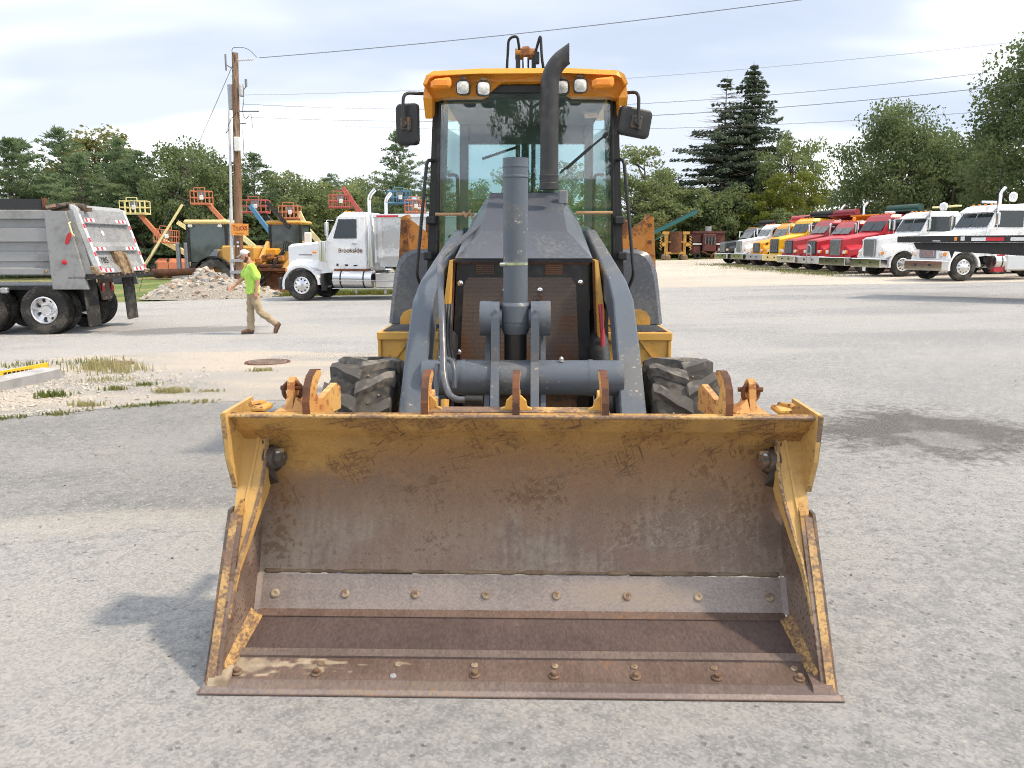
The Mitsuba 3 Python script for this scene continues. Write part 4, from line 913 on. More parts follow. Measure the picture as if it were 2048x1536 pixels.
for y in (0.12, -0.14): add(lp, 'bolt', cyl((-0.84, y, 0.46), (-0.87, y, 0.46), 0.02, 8), 'galvanised')
lifted = False
for x in (0.0, 1.40):
    for s in (-1, 1):
        truck_wheel(dt, x, s * 1.02, s, r=0.53, w=0.30, dual=True, n=40, holes=8)
        truck_wheel(dt, x, s * 0.68, s, r=0.53, w=0.28, dual=True, n=28, holes=4, name='inner_wheel')
add(dt, 'chassis', join(span(-0.7, 5, 0.3, 0.5, 0.62, 1.0), span(-0.7, 5, -0.5, -0.3, 0.62, 1.0), cyl((0, -0.9, 0.53), (0, 0.9, 0.53), 0.16, 14), cyl((1.4, -0.9, 0.53), (1.4, 0.9, 0.53), 0.16, 14), span(-0.4, 5, -0.95, 0.95, 0.96, 1.06)), 'black_metal')
add(dt, 'side_lug', span(0.75, 0.9, 1.08, 1.2, 0.90, 1.02, 0.02), 'galvanised')

add = add_flat
# ---------------------------------------------------------------- boom lifts over the left wood
def basket_mesh(w=1.9, d=0.85, h=0.86):
    b = []; r = 0.031
    for z in (0.08, 0.46, h):
        for y in (-d / 2, d / 2): b.append(cyl((-w / 2, y, z), (w / 2, y, z), r, 6))
        for x in (-w / 2, w / 2): b.append(cyl((x, -d / 2, z), (x, d / 2, z), r, 6))
    for x in np.linspace(-w / 2, w / 2, 6):
        for y in (-d / 2, d / 2): b.append(cyl((x, y, 0), (x, y, h), r * 0.9, 6))
    b.append(span(-w / 2, w / 2, -d / 2, d / 2, 0, 0.12)); b.append(tube(bent([(-0.35, -d / 2, h), (-0.35, -d / 2, h + 0.22), (0.35, -d / 2, h + 0.22), (0.35, -d / 2, h)], 0.06), r, 6))
    return join(b)
def boom_lift(label, x, y, zb, rz, boom, bcol, kcol, w=1.9, tilt=0.0, body=True, group='boom lifts in front of the left wood'):
    """basket with its floor at height zb; boom: points from the basket's foot down to the turntable, relative to the basket"""
    t = thing('boom_lift', label, 'boom lift', T().translate([x, y, 0]).rotate([0, 0, 1], rz), group)
    bk = add(t, 'basket', moved(basket_mesh(w), T().translate([0, 0, zb]).rotate([0, 1, 0], tilt)), kcol)
    add(bk, 'control_box', box((0.05, -0.30, zb + 0.66), (0.44, 0.25, 0.42), 0.04), 'steel_grey')
    add(bk, 'papers_box', box((0.12, -0.47, zb + 0.45), (0.24, 0.06, 0.28), 0.02), 'vinyl_white')
    p = [np.array(q, float) + [0, 0, zb] for q in boom]
    for i, (a, b) in enumerate(zip(p, p[1:])): add(t, 'boom', rod(a, b, 0.24 + 0.05 * i, 0.26 + 0.05 * i), bcol[i] if isinstance(bcol, (list, tuple)) else bcol)
    if body:
        q = p[-1]; g = float(zg(x, y))
        add(t, 'turntable', join(box((q[0], q[1], g + 1.05), (2.2, 1.6, 0.9), 0.15)), kcol); add(t, 'base', box((q[0], q[1], g + 0.55), (2.4, 1.7, 0.35), 0.08), 'black_metal')
        for sx in (-0.85, 0.85):
            for sy in (-0.8, 0.8): add(t, 'wheel', lathe(tyre_prof(0.45, 0.3, 0.22), 'y', 18, (q[0] + sx, q[1] + sy, g + 0.45)), 'rubber', 35)
    return t
LIFTS = [  # label, x, y, basket floor, turn, boom, colours, basket colour, width
    ('boom lift with cream basket next to the tipper, orange then cream boom', -24.6, 55, 3.60, 0, [(0.30, 0, 0), (1.7, 0, -1.7), (4.6, 0.0, -3.3)], ['lift_orange', 'lift_cream'], 'lift_cream', 1.62),
    ('boom lift with orange basket held high left of the utility pole, above a loader cab', -20.4, 55.5, 4.25, 4, [(0.45, 0, 0), (1.3, 0, -1.0), (4.2, 0, -3.6)], ['lift_orange', 'lift_cream'], 'lift_orange', 1.2),
    ('boom lift with wide red basket right of the utility pole on a dark boom', -17.0, 56, 3.72, -3, [(0.5, 0, 0), (1.9, 0, -1.8), (3.0, 0, -3.2)], 'black_metal', 'lift_red', 1.6),
    ('boom lift with small orange basket over the right loader cab, cream boom', -14.9, 56.5, 3.35, 0, [(0.6, 0, 0.5), (1.1, 0, -0.6), (2.8, 0, -2.6)], 'lift_cream', 'lift_orange', 1.3),
    ('boom lift with red basket and raised red jib above the white truck', -11.4, 56, 4.05, 2, [(0.2, 0, 1.35), (1.1, 0, 0.0), (1.5, 0, -0.5), (3.8, 0, -3.2)], ['lift_red', 'lift_red', 'lift_orange'], 'lift_red', 1.35),
    ('boom lift with pale blue basket and blue boom by the chrome stacks', -7.6, 57, 4.35, 0, [(0.3, 0, 0.3), (1.0, 0, -0.8), (2.0, 0, -3.6)], 'lift_blue', 'lift_blue', 1.5),
    ('boom lift with orange basket half hidden behind the left side of the backhoe cab', -6.5, 56.5, 3.75, 0, [(0.2, 0, 0), (0.9, 0, -0.9), (2.0, 0, -3.0)], 'lift_cream', 'lift_orange', 1.25)]
for L_ in LIFTS: boom_lift(*L_)
t = boom_lift('boom lift with low tangled orange basket between the tipper and the left loader', -22.3, 54, 1.75, 12, [(0.75, 0, 1.35), (2.3, 0.1, 0.30), (1.45, 0.1, -1.3)], 'lift_cream', 'lift_orange', 1.35, 5, False)
add(t, 'turntable', join(box((0.25, 0.6, 0.15), (2.1, 1.5, 1.25), 0.22)), 'lift_orange'); add(t, 'cowl', box((2.2, 0.6, 0.15), (1.7, 1.4, 1.1), 0.1), 'steel_grey'); add(t, 'cowl_band', box((0.05, 0.6, 0.16), (0.16, 1.52, 1.27), 0.2), 'black_plastic')
add(t, 'loose_boom', rod((-1.6, -0.4, -0.05), (1.2, -0.4, 4.2), 0.14, 0.14), 'lift_cream'); add(t, 'loose_boom', rod((-1.4, -0.3, 0.2), (0.0, -0.3, 2.3), 0.12, 0.12), 'galvanised')
for sx in (-0.6, 2.2): add(t, 'wheel', lathe(tyre_prof(0.5, 0.3, 0.25), 'y', 18, (sx, 0.1, 0.0)), 'rubber', 35)
t = thing('boom_lift', 'boom lift with bent blue arms behind the utility pole, no basket in sight', 'boom lift', T().translate([-17.2, 55, 0]), 'boom lifts in front of the left wood')
add(t, 'boom', rod((0.1, 0, 4.2), (1.75, 0, 1.9), 0.26, 0.26), 'lift_blue'); add(t, 'boom', rod((2.0, 0, 2.0), (0.2, 0, 1.0), 0.34, 0.42), 'lift_blue'); add(t, 'base', box((-0.2, 0, 0.35), (2.6, 1.7, 0.9), 0.1), 'lift_blue')

# ---------------------------------------------------------------- two loaders
def loader_cab(t, x0, x1, y0, y1, z0, z1, roofcol, post='black_metal', over=0.12):
    add(t, 'cab_roof', span(x0 - over, x1 + over, y0 - over, y1 + over, z1, z1 + 0.16, 0.06), roofcol)
    for x in (x0, x1):
        for y in (y0, y1): add(t, 'cab_post', span(x - 0.05, x + 0.05, y - 0.05, y + 0.05, z0, z1), post)
    for a, b, c, e in ((x0 + 0.05, x1 - 0.05, y0, y0), (x0 + 0.05, x1 - 0.05, y1, y1), (x0, x0, y0 + 0.05, y1 - 0.05), (x1, x1, y0 + 0.05, y1 - 0.05)):
        v = [(a, c, z0), (b, e, z0), (b, e, z1), (a, c, z1)]; add(t, 'cab_window', mesh(v, [[0, 1, 2, 3]]), 'cab_glass')
    add(t, 'cab_base', span(x0, x1, y0, y1, z0 - 0.5, z0, 0.04), post); add(t, 'seat', join(box(((x0 + x1) / 2, (y0 + y1) / 2, z0 + 0.25), (0.5, 0.5, 0.25), 0.08), box(((x0 + x1) / 2, (y0 + y1) / 2 + 0.25, z0 + 0.65), (0.5, 0.14, 0.7), 0.06)), 'seat_cloth')
def lug_wheel(t, x, y, z, r, w, n=16, name='wheel', lug='lug_rubber', rz=90):
    """tractor tyre turned about the y axis, chevron bars standing on its tread"""
    k = add(t, name, lathe([(r * 0.5, -w * 0.40), (r * 0.62, -w * 0.5), (r * 0.86, -w * 0.5), (r * 0.94, -w * 0.40), (r * 0.95, 0), (r * 0.94, w * 0.40), (r * 0.86, w * 0.5), (r * 0.62, w * 0.5), (r * 0.5, w * 0.40)], 'y', 40, (x, y, z)), lug, 40)
    bars = []
    for i in range(n):
        for s in (-1, 1):
            a0 = 2 * math.pi * (i + (0.25 if s > 0 else 0.75) ) / n; rings = []
            for q in np.linspace(0, 1, 6):
                yy = s * (0.52 * q - 0.02) * w; a = a0 + 0.34 * (1 - q) * (16 / n) * (0.9 if q > 0.35 else 0.75); ww = math.pi * 2 / n * (0.165 + 0.045 * (q < 0.25))
                hgt = r * (1.0 if q < 0.9 else 0.965); dz = r * 0.90 if q < 0.9 else r * 0.84
                rings.append(np.array([[x + rr * math.cos(a + e), y + yy, z + rr * math.sin(a + e)] for rr, e in ((dz, -ww * 1.25), (hgt, -ww * 0.9), (hgt, ww * 0.9), (dz, ww * 1.25))]))
            bars.append(ring_mesh(rings))
    return k, bars
lt = thing('wheel_loader', 'yellow wheel loader with cream roof and grey lift arms, left of the utility pole', 'loader', T().translate([-12.45, 34.4, float(zg(-12.45, 34.4))]).scale(1.12))
loader_cab(lt, -0.75, 0.65, 0.0, 1.5, 1.15, 2.52, 'machine_cream')
add(lt, 'body', join(span(-0.5, 1.2, -0.1, 1.6, 0.75, 1.15, 0.06), span(0.55, 1.1, -0.35, -0.1, 1.0, 1.75, 0.06)), 'machine_yellow')
add(lt, 'front_frame', join(span(-0.6, 0.3, 0.1, 1.3, 0.55, 1.0, 0.06), hull([(0.25, -0.2, 1.6), (0.75, -0.2, 1.65), (0.95, -0.2, 0.9), (0.25, -0.2, 0.9), (0.25, 0.05, 1.6), (0.75, 0.05, 1.65), (0.95, 0.05, 0.9), (0.25, 0.05, 0.9)])), 'machine_yellow')
for y in (-0.3, 1.3): add(lt, 'lift_arm', prism([(-0.55, 0.45), (-0.25, 0.35), (0.2, 1.0), (0.45, 1.55), (0.30, 1.62), (-0.10, 1.15)], 'y', y, y + 0.14), 'steel_grey')
for x in (-1.15, -0.85): add(lt, 'coupler_post', span(x - 0.06, x + 0.06, -0.1, 0.1, 0.45, 1.85, 0.02), 'steel_grey')
add(lt, 'tilt_ram', join(cyl((-0.7, 0.3, 1.75), (0.1, 0.5, 1.2), 0.08, 10), cyl((-1.0, 0.25, 1.9), (-0.7, 0.3, 1.75), 0.045, 8)), 'black_metal')
add(lt, 'coupler', join(hull([(-1.35, -0.3, 0.4), (-0.4, -0.3, 0.35), (-0.5, -0.3, 0.75), (-1.25, -0.3, 0.85), (-1.35, 0.8, 0.4), (-0.4, 0.8, 0.35), (-0.5, 0.8, 0.75), (-1.25, 0.8, 0.85)])), 'galvanised')
for y in (-0.2, 1.5):
    k, bars = lug_wheel(lt, 0.25, y, 0.62, 0.68, 0.5, 14); add(k, 'tread', join(bars), 'lug_rubber', kind='stuff')
    add(lt, 'mudguard', arch(0.25, y - 0.3, y + 0.3, 0.72, 0.76, 0.62, 20, 160), 'black_plastic')
    k, bars = lug_wheel(lt, 0.55, y + 2.9, 0.62, 0.68, 0.5, 14); add(k, 'tread', join(bars), 'lug_rubber', kind='stuff')
add(lt, 'rear_hood', span(-0.1, 1.2, 1.65, 3.7, 0.8, 1.75, 0.1), 'machine_yellow')
for s in (-0.25, 0.2): add(lt, 'work_lamp', box((s * 2.4, -0.16, 2.45), (0.14, 0.10, 0.10), 0.02), 'clear_lens')

bt = thing('backhoe_loader', 'old yellow loader with rusty bucket behind the walking man', 'loader', T().translate([-9.95, 36.0, float(zg(-9.95, 36))]).scale(1.08))
loader_cab(bt, -0.75, 0.5, 1.2, 2.7, 1.35, 2.62, 'machine_yellow')
add(bt, 'hood', span(-0.05, 1.0, -0.3, 1.2, 0.9, 1.55, 0.08), 'machine_yellow')
add(bt, 'side_tank', join(span(-0.95, -0.35, 0.6, 1.3, 1.35, 1.65, 0.05)), 'truck_amber')
add(bt, 'dipper', rod((-0.75, 0.9, 3.5), (0.05, 1.2, 2.5), 0.18, 0.16), 'black_metal')
for x in (0.65, -0.85): add(bt, 'loader_arm', prism([(-0.9, 0.55), (-0.7, 0.45), (0.1, 0.75), (1.4, 1.75), (1.2, 1.95), (0.0, 1.25)], 'x', x - 0.07, x + 0.07), 'machine_yellow')
add(bt, 'arm_plate', hull([(0.0, -0.62, 0.72), (0.80, -0.55, 0.72), (0.80, -0.3, 1.55), (0.66, -0.3, 1.6), (0.0, -0.55, 0.75), (0.80, -0.45, 0.72), (0.80, -0.2, 1.55)]), 'machine_yellow')
add(bt, 'tilt_ram', join(cyl((-0.25, -0.55, 0.85), (0.22, -0.45, 1.55), 0.085, 12), cyl((-0.4, -0.57, 0.62), (-0.25, -0.55, 0.85), 0.05, 10)), 'black_metal')
add(bt, 'hoses', join([tube(bent([(0.2 + 0.07 * i, -0.4, 1.5), (0.25 + 0.1 * i, -0.45, 1.95), (0.6, -0.3, 1.9 - 0.1 * i), (0.65, -0.2, 1.6)], 0.2), 0.022, 6) for i in range(3)]), 'hose')
add(bt, 'engine_scrap', join([box((-0.75 + 0.22 * i, -0.45 + 0.1 * (i % 2), 1.18 + 0.08 * (i % 3)), (0.26, 0.3, 0.24 + 0.05 * (i % 2)), 0.05) for i in range(5)]), 'rust_orange')
add(bt, 'cross_bar', span(-0.95, 0.2, -0.6, -0.4, 0.92, 1.04, 0.03), 'rust')
bk = add(bt, 'bucket', join(prism([(-1.0, 0.0), (-0.55, 0.0), (-0.35, 0.2), (-0.40, 0.72), (-0.65, 0.80), (-0.66, 0.76), (-0.45, 0.66), (-0.42, 0.24), (-0.58, 0.05), (-1.0, 0.04)], 'x', -1.0, 0.55)), 'rust')
for x in (-1.03, 0.55): add(bk, 'side_plate', prism([(-1.0, 0.0), (-0.5, 0.0), (-0.35, 0.2), (-0.40, 0.72), (-0.68, 0.82)], 'x', x, x + 0.03), 'rust')
add(bk, 'spill_guard', span(-1.0, 0.55, -0.7, -0.62, 0.78, 0.9), 'rust')
for x in (-0.75, 1.15):
    k, bars = lug_wheel(bt, 0, 0, 0, 0.52, 0.38, 14)
    M_ = T().translate([x, -0.05, 0.5]).rotate([0, 0, 1], 90)
    for q in (k,): scene[q] = {**mikit.ply(moved(lathe([(0.26, -0.15), (0.32, -0.19), (0.45, -0.19), (0.49, -0.15), (0.49, 0.15), (0.45, 0.19), (0.32, 0.19), (0.26, 0.15)], 'y', 32), M_), 'rubber', smooth=40), 'to_world': place[bt]}
    add(k, 'tread', moved(join(bars), M_), 'lug_rubber', kind='stuff')
    k, bars = lug_wheel(bt, 2.0, 0, 0, 0.5, 0.4, 14); M_ = T().translate([x, 2.3, 0.62]).rotate([0, 0, 1], 90)
    scene[k] = {**mikit.ply(moved(lathe([(0.3, -0.2), (0.56, -0.22), (0.66, -0.15), (0.66, 0.15), (0.56, 0.22), (0.3, 0.2)], 'y', 28), M_), 'rubber', smooth=40), 'to_world': place[bt]}
add(bt, 'mirror', box((0.85, 1.0, 2.05), (0.30, 0.08, 0.50), 0.05), 'vinyl_white')

# ---------------------------------------------------------------- far side of the yard
sc = thing('drum_screen', 'yellow frame with a dark upright drum at the far side of the yard', 'machine', T().translate([15.5, 79.5, float(zg(15.5, 79.5)) - 0.1]).scale(0.86))
add(sc, 'drum', cyl((0, 0, 0.9), (0, 0, 3.2), 0.75, 20), 'rust', 40)
for s in (-1, 1):
    add(sc, 'side_frame', join(span(s * 0.85, s * 1.15, -0.3, 0.3, 0.5, 3.1), span(s * 0.75, s * 1.5, -0.4, -0.3, 2.9, 3.2), span(s * 1.1, s * 1.5, -0.5, -0.3, 1.6, 2.0)), 'machine_yellow')
    add(sc, 'track', span(s * 0.6, s * 1.3, -0.8, 1.4, 0, 0.75, 0.2), 'mud')
add(sc, 'cross_beam', join(span(-1.1, 1.1, -0.55, -0.35, 0.75, 1.0), span(-1.1, 1.1, -0.5, -0.4, 2.0, 2.12)), 'machine_yellow')
add(sc, 'guard', join([tube([(s * 1.55, -0.3, 1.2 + 0.3 * i), (s * 1.75, -0.3, 1.35 + 0.3 * i), (s * 1.5, -0.3, 1.5 + 0.3 * i)], 0.05, 6) for s in (-1, 1) for i in range(5)]), 'machine_yellow')
cv = thing('conveyor', 'long teal conveyor slanting up behind the yellow drum frame', 'conveyor', T().translate([15.0, 84, float(zg(15, 84))]))
add(cv, 'frame', join(rod((-5.2, 0, 0.5), (3.4, 0, 4.7), 0.9, 0.35), rod((-4.0, -0.3, 0.2), (1.4, -0.3, 3.0), 0.10, 0.12)), 'teal'); add(cv, 'belt', rod((-5.1, 0, 0.75), (3.5, 0, 4.95), 0.7, 0.08), 'tarp_black')
for x in (-3.4, -1.4): add(cv, 'leg', cyl((x, 0, 0), (x, 0, 2.2 + 0.5 * x * 0.5), 0.08, 8), 'teal')
hp = thing('grizzly_hopper', 'maroon hopper trailer with small barred window, left of the parked trucks', 'machine', T().translate([19.4, 82.5, float(zg(19.4, 82.5)) - 0.1]).scale(0.86))
add(hp, 'body', join(span(-0.75, 0.8, -0.3, 2.0, 0.9, 2.85, 0.08)), 'maroon'); add(hp, 'hood', hull([(x, y, z) for x, z in ((-1.75, 3.2), (1.8, 3.2), (1.8, 2.95), (-1.75, 2.95)) for y in (-0.2, 2.4)]), 'maroon')
for s in (-1, 1): add(hp, 'side_box', join(span(s * 0.85, s * 1.8, 0, 2.0, 1.9, 2.9, 0.05), span(s * 0.95, s * 1.75, -0.1, 1.8, 0.55, 1.6, 0.05))  , 'maroon'); add(hp, 'side_rail', span(s * 0.85, s * 1.85, -0.15, 0, 1.65, 1.85), 'vinyl_white'); add(hp, 'wheel', lathe(tyre_prof(0.42, 0.3, 0.2), 'y', 16, (s * 1.3, -0.1, 0.42)), 'rubber', 35)
wn = add(hp, 'window', span(-0.45, 0.6, -0.32, -0.30, 1.75, 2.6), 'ink')
for i in range(4): add(wn, 'bar', span(-0.47 + 0.35 * i, -0.41 + 0.35 * i, -0.36, -0.32, 1.72, 2.62), 'dull_silver')
add(hp, 'chimney', cyl((0.0, 0.5, 3.2), (0.0, 0.5, 3.75), 0.36, 14), 'galvanised', 40)
add(hp, 'drawbar', join(rod((-0.9, -0.3, 0.9), (0, -1.6, 0.5), 0.14, 0.14), rod((0.9, -0.3, 0.9), (0, -1.6, 0.5), 0.14, 0.14), span(-0.12, 0.12, -1.7, -1.5, 0.1, 0.6)), 'rust')
# ---------------------------------------------------------------- the walking man
pm = thing('person', 'man walking left in lime green shirt, khaki trousers and white cap', 'person', T().translate([-5.37, 17.15, float(zg(-5.37, 17.15)) + 0.004]).rotate([0, 0, 1], 205))
# x forward (the way he walks), y to his left, z up
def body(bones, fine=0.014, rounds=8):
    m = None
    for a, ra, b, rb in bones:
        pts = []
        for c, r in ((a, ra), (b, rb)):
            s = trimesh.creation.icosphere(2, 1.0).vertices * np.broadcast_to(r, 3) + np.asarray(c, float); pts.append(s)
        h = m3.Manifold.hull_points(np.vstack(pts).astype(np.float32)); m = h if m is None else m + h
    m = m.refine_to_length(fine * 2); q = m.to_mesh(); t = trimesh.Trimesh(q.vert_properties[:, :3], q.tri_verts)
    trimesh.smoothing.filter_taubin(t, iterations=rounds); return t
hipL, hipR = (0.0, 0.09, 0.90), (0.0, -0.09, 0.90)
kneeF, ankF = (0.045, -0.085, 0.475), (0.06, -0.08, 0.09)       # right leg carries, foot flat
kneeB, ankB = (-0.10, 0.09, 0.49), (-0.42, 0.095, 0.20)         # left leg trails, heel lifted
shL, shR = (0.0, 0.185, 1.395), (0.02, -0.185, 1.395)
elL, haL = (-0.09, 0.235, 1.13), (-0.045, 0.235, 0.90)
elR, haR = (0.14, -0.22, 1.15), (0.345, -0.155, 0.99)
neck, head = (0.03, 0, 1.46), (0.10, 0.0, 1.60)
def hand(w, d, s):
    """wrist at w, fingers along d; thumb on the side s"""
    w, d = np.asarray(w, float), unit(np.asarray(d, float)); u = unit(np.cross(d, [0, 1.0, 0])); v = np.array([0, 1.0, 0])
    b = [(w, 0.028, w + d * 0.045, (0.030, 0.018, 0.030)), (w + d * 0.045, (0.034, 0.016, 0.034), w + d * 0.085, (0.036, 0.015, 0.036))]
    for i, (o, l) in enumerate(((-0.030, 0.062), (-0.010, 0.074), (0.010, 0.070), (0.029, 0.055))):
        k = w + d * 0.085 + u * o; c = unit(d + v * s * 0.45); e = unit(d + v * s * 1.3)
        m_ = k + c * l * 0.5; b += [(k - d * 0.02, 0.0095, m_, 0.009), (m_, 0.009, m_ + e * l * 0.5, 0.0075)]
    k = w + d * 0.03 - u * 0.03; m_ = k + unit(d * 0.6 - u * 0.7 + v * s * 0.3) * 0.042
    return b + [(k, 0.013, m_, 0.011), (m_, 0.011, m_ + unit(d + v * s * 0.5) * 0.032, 0.009)]
H_ = np.array(head); f_ = unit(np.array([0.90, 0.10, -0.38])); s_ = np.array([0, 1.0, 0]); u_ = np.cross(f_, s_); u_ = u_ if u_[2] > 0 else -u_
P_ = lambda f, s, u: tuple(H_ + f_ * f + s_ * s + u_ * u)
skin = [((0, 0, 0.95), 0.10, (0, 0, 1.25), 0.11), ((0, 0, 1.25), 0.11, (0.01, 0, 1.38), 0.10), ((0.01, 0, 1.36), 0.07, neck, 0.056), (neck, 0.055, P_(-0.02, 0, -0.05), 0.056),
        (shL, 0.056, elL, 0.043), (elL, 0.043, haL, 0.029), (shR, 0.056, elR, 0.043), (elR, 0.043, haR, 0.029), ((0, 0, 1.36), 0.08, shL, 0.055), ((0, 0, 1.36), 0.08, shR, 0.055),
        (P_(-0.018, 0, 0.035), (0.088, 0.076, 0.086), P_(0.01, 0, 0.02), (0.086, 0.072, 0.08)), (P_(0.012, 0, -0.03), (0.072, 0.06, 0.06), P_(0.052, 0, -0.092), (0.032, 0.036, 0.024)),
        (P_(0.085, 0, 0.022), 0.012, P_(0.112, 0, -0.018), 0.014), (P_(0.09, 0.028, 0.032), 0.016, P_(0.09, -0.028, 0.032), 0.016), (P_(0.082, -0.018, -0.052), 0.012, P_(0.082, 0.018, -0.052), 0.012),
        (P_(-0.015, 0.078, 0.02), (0.02, 0.008, 0.03), P_(-0.01, 0.08, -0.015), (0.012, 0.007, 0.015)), (P_(-0.015, -0.078, 0.02), (0.02, 0.008, 0.03), P_(-0.01, -0.08, -0.015), (0.012, 0.007, 0.015)),
        ((0, 0, 0.98), 0.10, hipL, 0.08), ((0, 0, 0.98), 0.10, hipR, 0.08), (hipL, 0.08, kneeB, 0.055), (kneeB, 0.055, ankB, 0.035), (hipR, 0.08, kneeF, 0.055), (kneeF, 0.055, ankF, 0.035)]
skin += hand(haL, (0.15, 0, -1), -1) + hand(haR, (0.85, 0.1, -0.55), 1)
bd = add(pm, 'body', body(skin, 0.008, 3), 'skin', True)
add(bd, 'beard', body([(P_(0.02, 0, -0.055), (0.06, 0.058, 0.03), P_(0.052, 0, -0.098), (0.036, 0.038, 0.024)), (P_(0.0, 0, -0.02), (0.05, 0.078, 0.02), P_(0.01, 0, -0.06), (0.05, 0.062, 0.03))], 0.012, 3), 'beard', True)
add(bd, 'hair', body([(P_(-0.055, 0, 0.04), (0.060, 0.080, 0.06), P_(-0.06, 0, -0.01), (0.04, 0.07, 0.03))], 0.014, 3), 'beard', True)
cp = add(pm, 'cap', body([(P_(-0.02, 0, 0.068), (0.100, 0.088, 0.062), P_(-0.01, 0, 0.085), (0.085, 0.075, 0.060))], 0.012, 3), 'cap_white', True)
add(cp, 'brim', body([(P_(0.085, 0.035, 0.060), (0.03, 0.03, 0.008), P_(0.16, 0.028, 0.045), (0.02, 0.03, 0.007)), (P_(0.085, -0.035, 0.060), (0.03, 0.03, 0.008), P_(0.16, -0.028, 0.045), (0.02, 0.03, 0.007)), (P_(0.09, 0, 0.066), (0.03, 0.05, 0.009), P_(0.165, 0, 0.048), (0.022, 0.045, 0.007))], 0.012, 2), 'cap_grey', True)
def cloth(t, amp, f, seed):
    n = t.vertex_normals; v = np.array(t.vertices); v += n * ((meshkit.fbm(v * f, 3, seed) - 0.5) * amp)[:, None]; return mesh(v, t.faces)
m_ = lambda a, b, t: tuple(np.array(a) + (np.array(b) - np.array(a)) * t)
add(pm, 'shirt', cloth(body([((0.0, 0, 0.845), (0.150, 0.200, 0.02), (0, 0, 1.10), (0.138, 0.188, 0.08)), ((0, 0, 1.10), (0.132, 0.185, 0.08), (0.005, 0, 1.28), (0.138, 0.195, 0.09)), ((0.005, 0, 1.28), (0.138, 0.195, 0.09), (0.012, 0, 1.37), (0.095, 0.165, 0.06)), ((0.012, 0, 1.37), (0.09, 0.15, 0.06), (0.03, 0, 1.435), (0.066, 0.072, 0.02)),
    (shL, 0.078, m_(shL, elL, 0.75), 0.080), (shR, 0.078, m_(shR, elR, 0.75), 0.080), ((0, 0.1, 1.36), 0.085, shL, 0.076), ((0, -0.1, 1.36), 0.085, shR, 0.076)], 0.013, 4), 0.065, [8, 8, 5], 3), 'shirt', True)
add(pm, 'shirt_print', hull([tuple(np.array([0.148, -0.10, 1.30]) + [0.004 * a, b * 0.03, c * 0.008]) for a in (0, 1) for b in (-1, 1) for c in (-1, 1)]), 'ink')
tr = [((0, 0, 0.94), (0.118, 0.160, 0.06), (0, 0, 0.86), (0.115, 0.165, 0.06)), (hipL, 0.098, kneeB, 0.078), (kneeB, 0.078, m_(kneeB, ankB, 0.92), 0.066), (hipR, 0.098, kneeF, 0.078), (kneeF, 0.078, m_(kneeF, ankF, 0.93), 0.070)]
add(pm, 'trousers', cloth(body(tr, 0.013, 5), 0.05, [10, 10, 14], 8), 'khaki', True)
def boot(a, toe, up):
    a = np.array(a, float); t_ = unit(np.array(toe, float)); u2 = unit(np.array(up, float) - t_ * (t_ @ np.array(up, float))); s2 = np.cross(t_, u2)
    heel = a - t_ * 0.05 - u2 * 0.045; tip = a + t_ * 0.165 - u2 * 0.048
    b = add(pm, 'boot', body([(a + u2 * 0.05, 0.048, a, 0.05), (a - u2 * 0.03 - t_ * 0.03, 0.045, a + t_ * 0.10 - u2 * 0.035, 0.042), (a + t_ * 0.10 - u2 * 0.035, 0.042, tip, 0.032)], 0.012, 3), 'boot', True)
    add(b, 'sole', hull([p + s2 * q - u2 * h for p, w in ((heel, 0.038), (a + t_ * 0.09 - u2 * 0.045, 0.046), (tip + t_ * 0.03, 0.03)) for q in (-w, w) for h in (0.018, 0.042)]), 'sole')
boot(np.array(ankF) + [0, 0, 0.0], (1, 0, 0.0), (0, 0, 1))
boot(np.array(ankB) + [-0.01, 0, -0.01], (0.45, 0.05, -0.89), (0.89, 0, 0.45))
# ---------------------------------------------------------------- the backhoe loader: x across (right positive), y away from the photographer, z up
bh = thing('backhoe_loader', 'big yellow and slate grey backhoe loader facing the camera, worn bucket on the ground', 'backhoe loader', T().translate([-0.04, 0, 0]).rotate([0, 0, 1], -1.26))

# --- front bucket: a curved blade, a clam floor, cheeks and arms
bk = bh + '__bucket'; place[bk] = None
def strip(prof, x0, x1, back=0.02):
    """steel plate bent along a (y, z) profile, from x0 to x1"""
    p = np.asarray(prof, float); d = np.gradient(p, axis=0); n = np.c_[-d[:, 1], d[:, 0]]; n /= np.linalg.norm(n, axis=1, keepdims=True)
    q = p - n * back
    return prism([tuple(a) for a in p] + [tuple(a) for a in q[::-1]], 'x', x0, x1)
def smooth_curve(pts, n=30):
    from scipy.interpolate import PchipInterpolator
    p = np.asarray(pts, float); s = np.r_[0, np.cumsum(np.linalg.norm(np.diff(p, axis=0), axis=1))]
    t = np.linspace(0, s[-1], n); return np.c_[PchipInterpolator(s, p[:, 0])(t), PchipInterpolator(s, p[:, 1])(t)]
wall = smooth_curve([(3.352, 0.262), (3.41, 0.40), (3.447, 0.545), (3.435, 0.70), (3.375, 0.84), (3.295, 0.902)], 34)
add(bk, 'blade', strip(wall[::-1], -1.165, 1.165, -0.02), 'bucket_blade', 30, label='curved rusty blade inside the bucket')
add(bk, 'top_plate', strip([(3.29, 0.90), (3.215, 0.972)], -1.17, 1.17, 0.022), 'bucket_blade', label='worn yellow plate along the top of the blade')
add(bk, 'top_flange', span(-1.17, 1.17, 3.205, 3.245, 0.968, 0.982, 0.004), 'bucket_rim')
add(bk, 'top_flange', span(-0.40, 0.36, 3.246, 3.33, 0.962, 0.995, 0.006), 'bucket_rim')
add(bk, 'blade_back', strip([(3.34, 0.96), (3.50, 0.75), (3.52, 0.5), (3.44, 0.25)], -1.16, 1.16, 0.02), 'paint_worn_yellow')
rngb = np.random.default_rng(12)
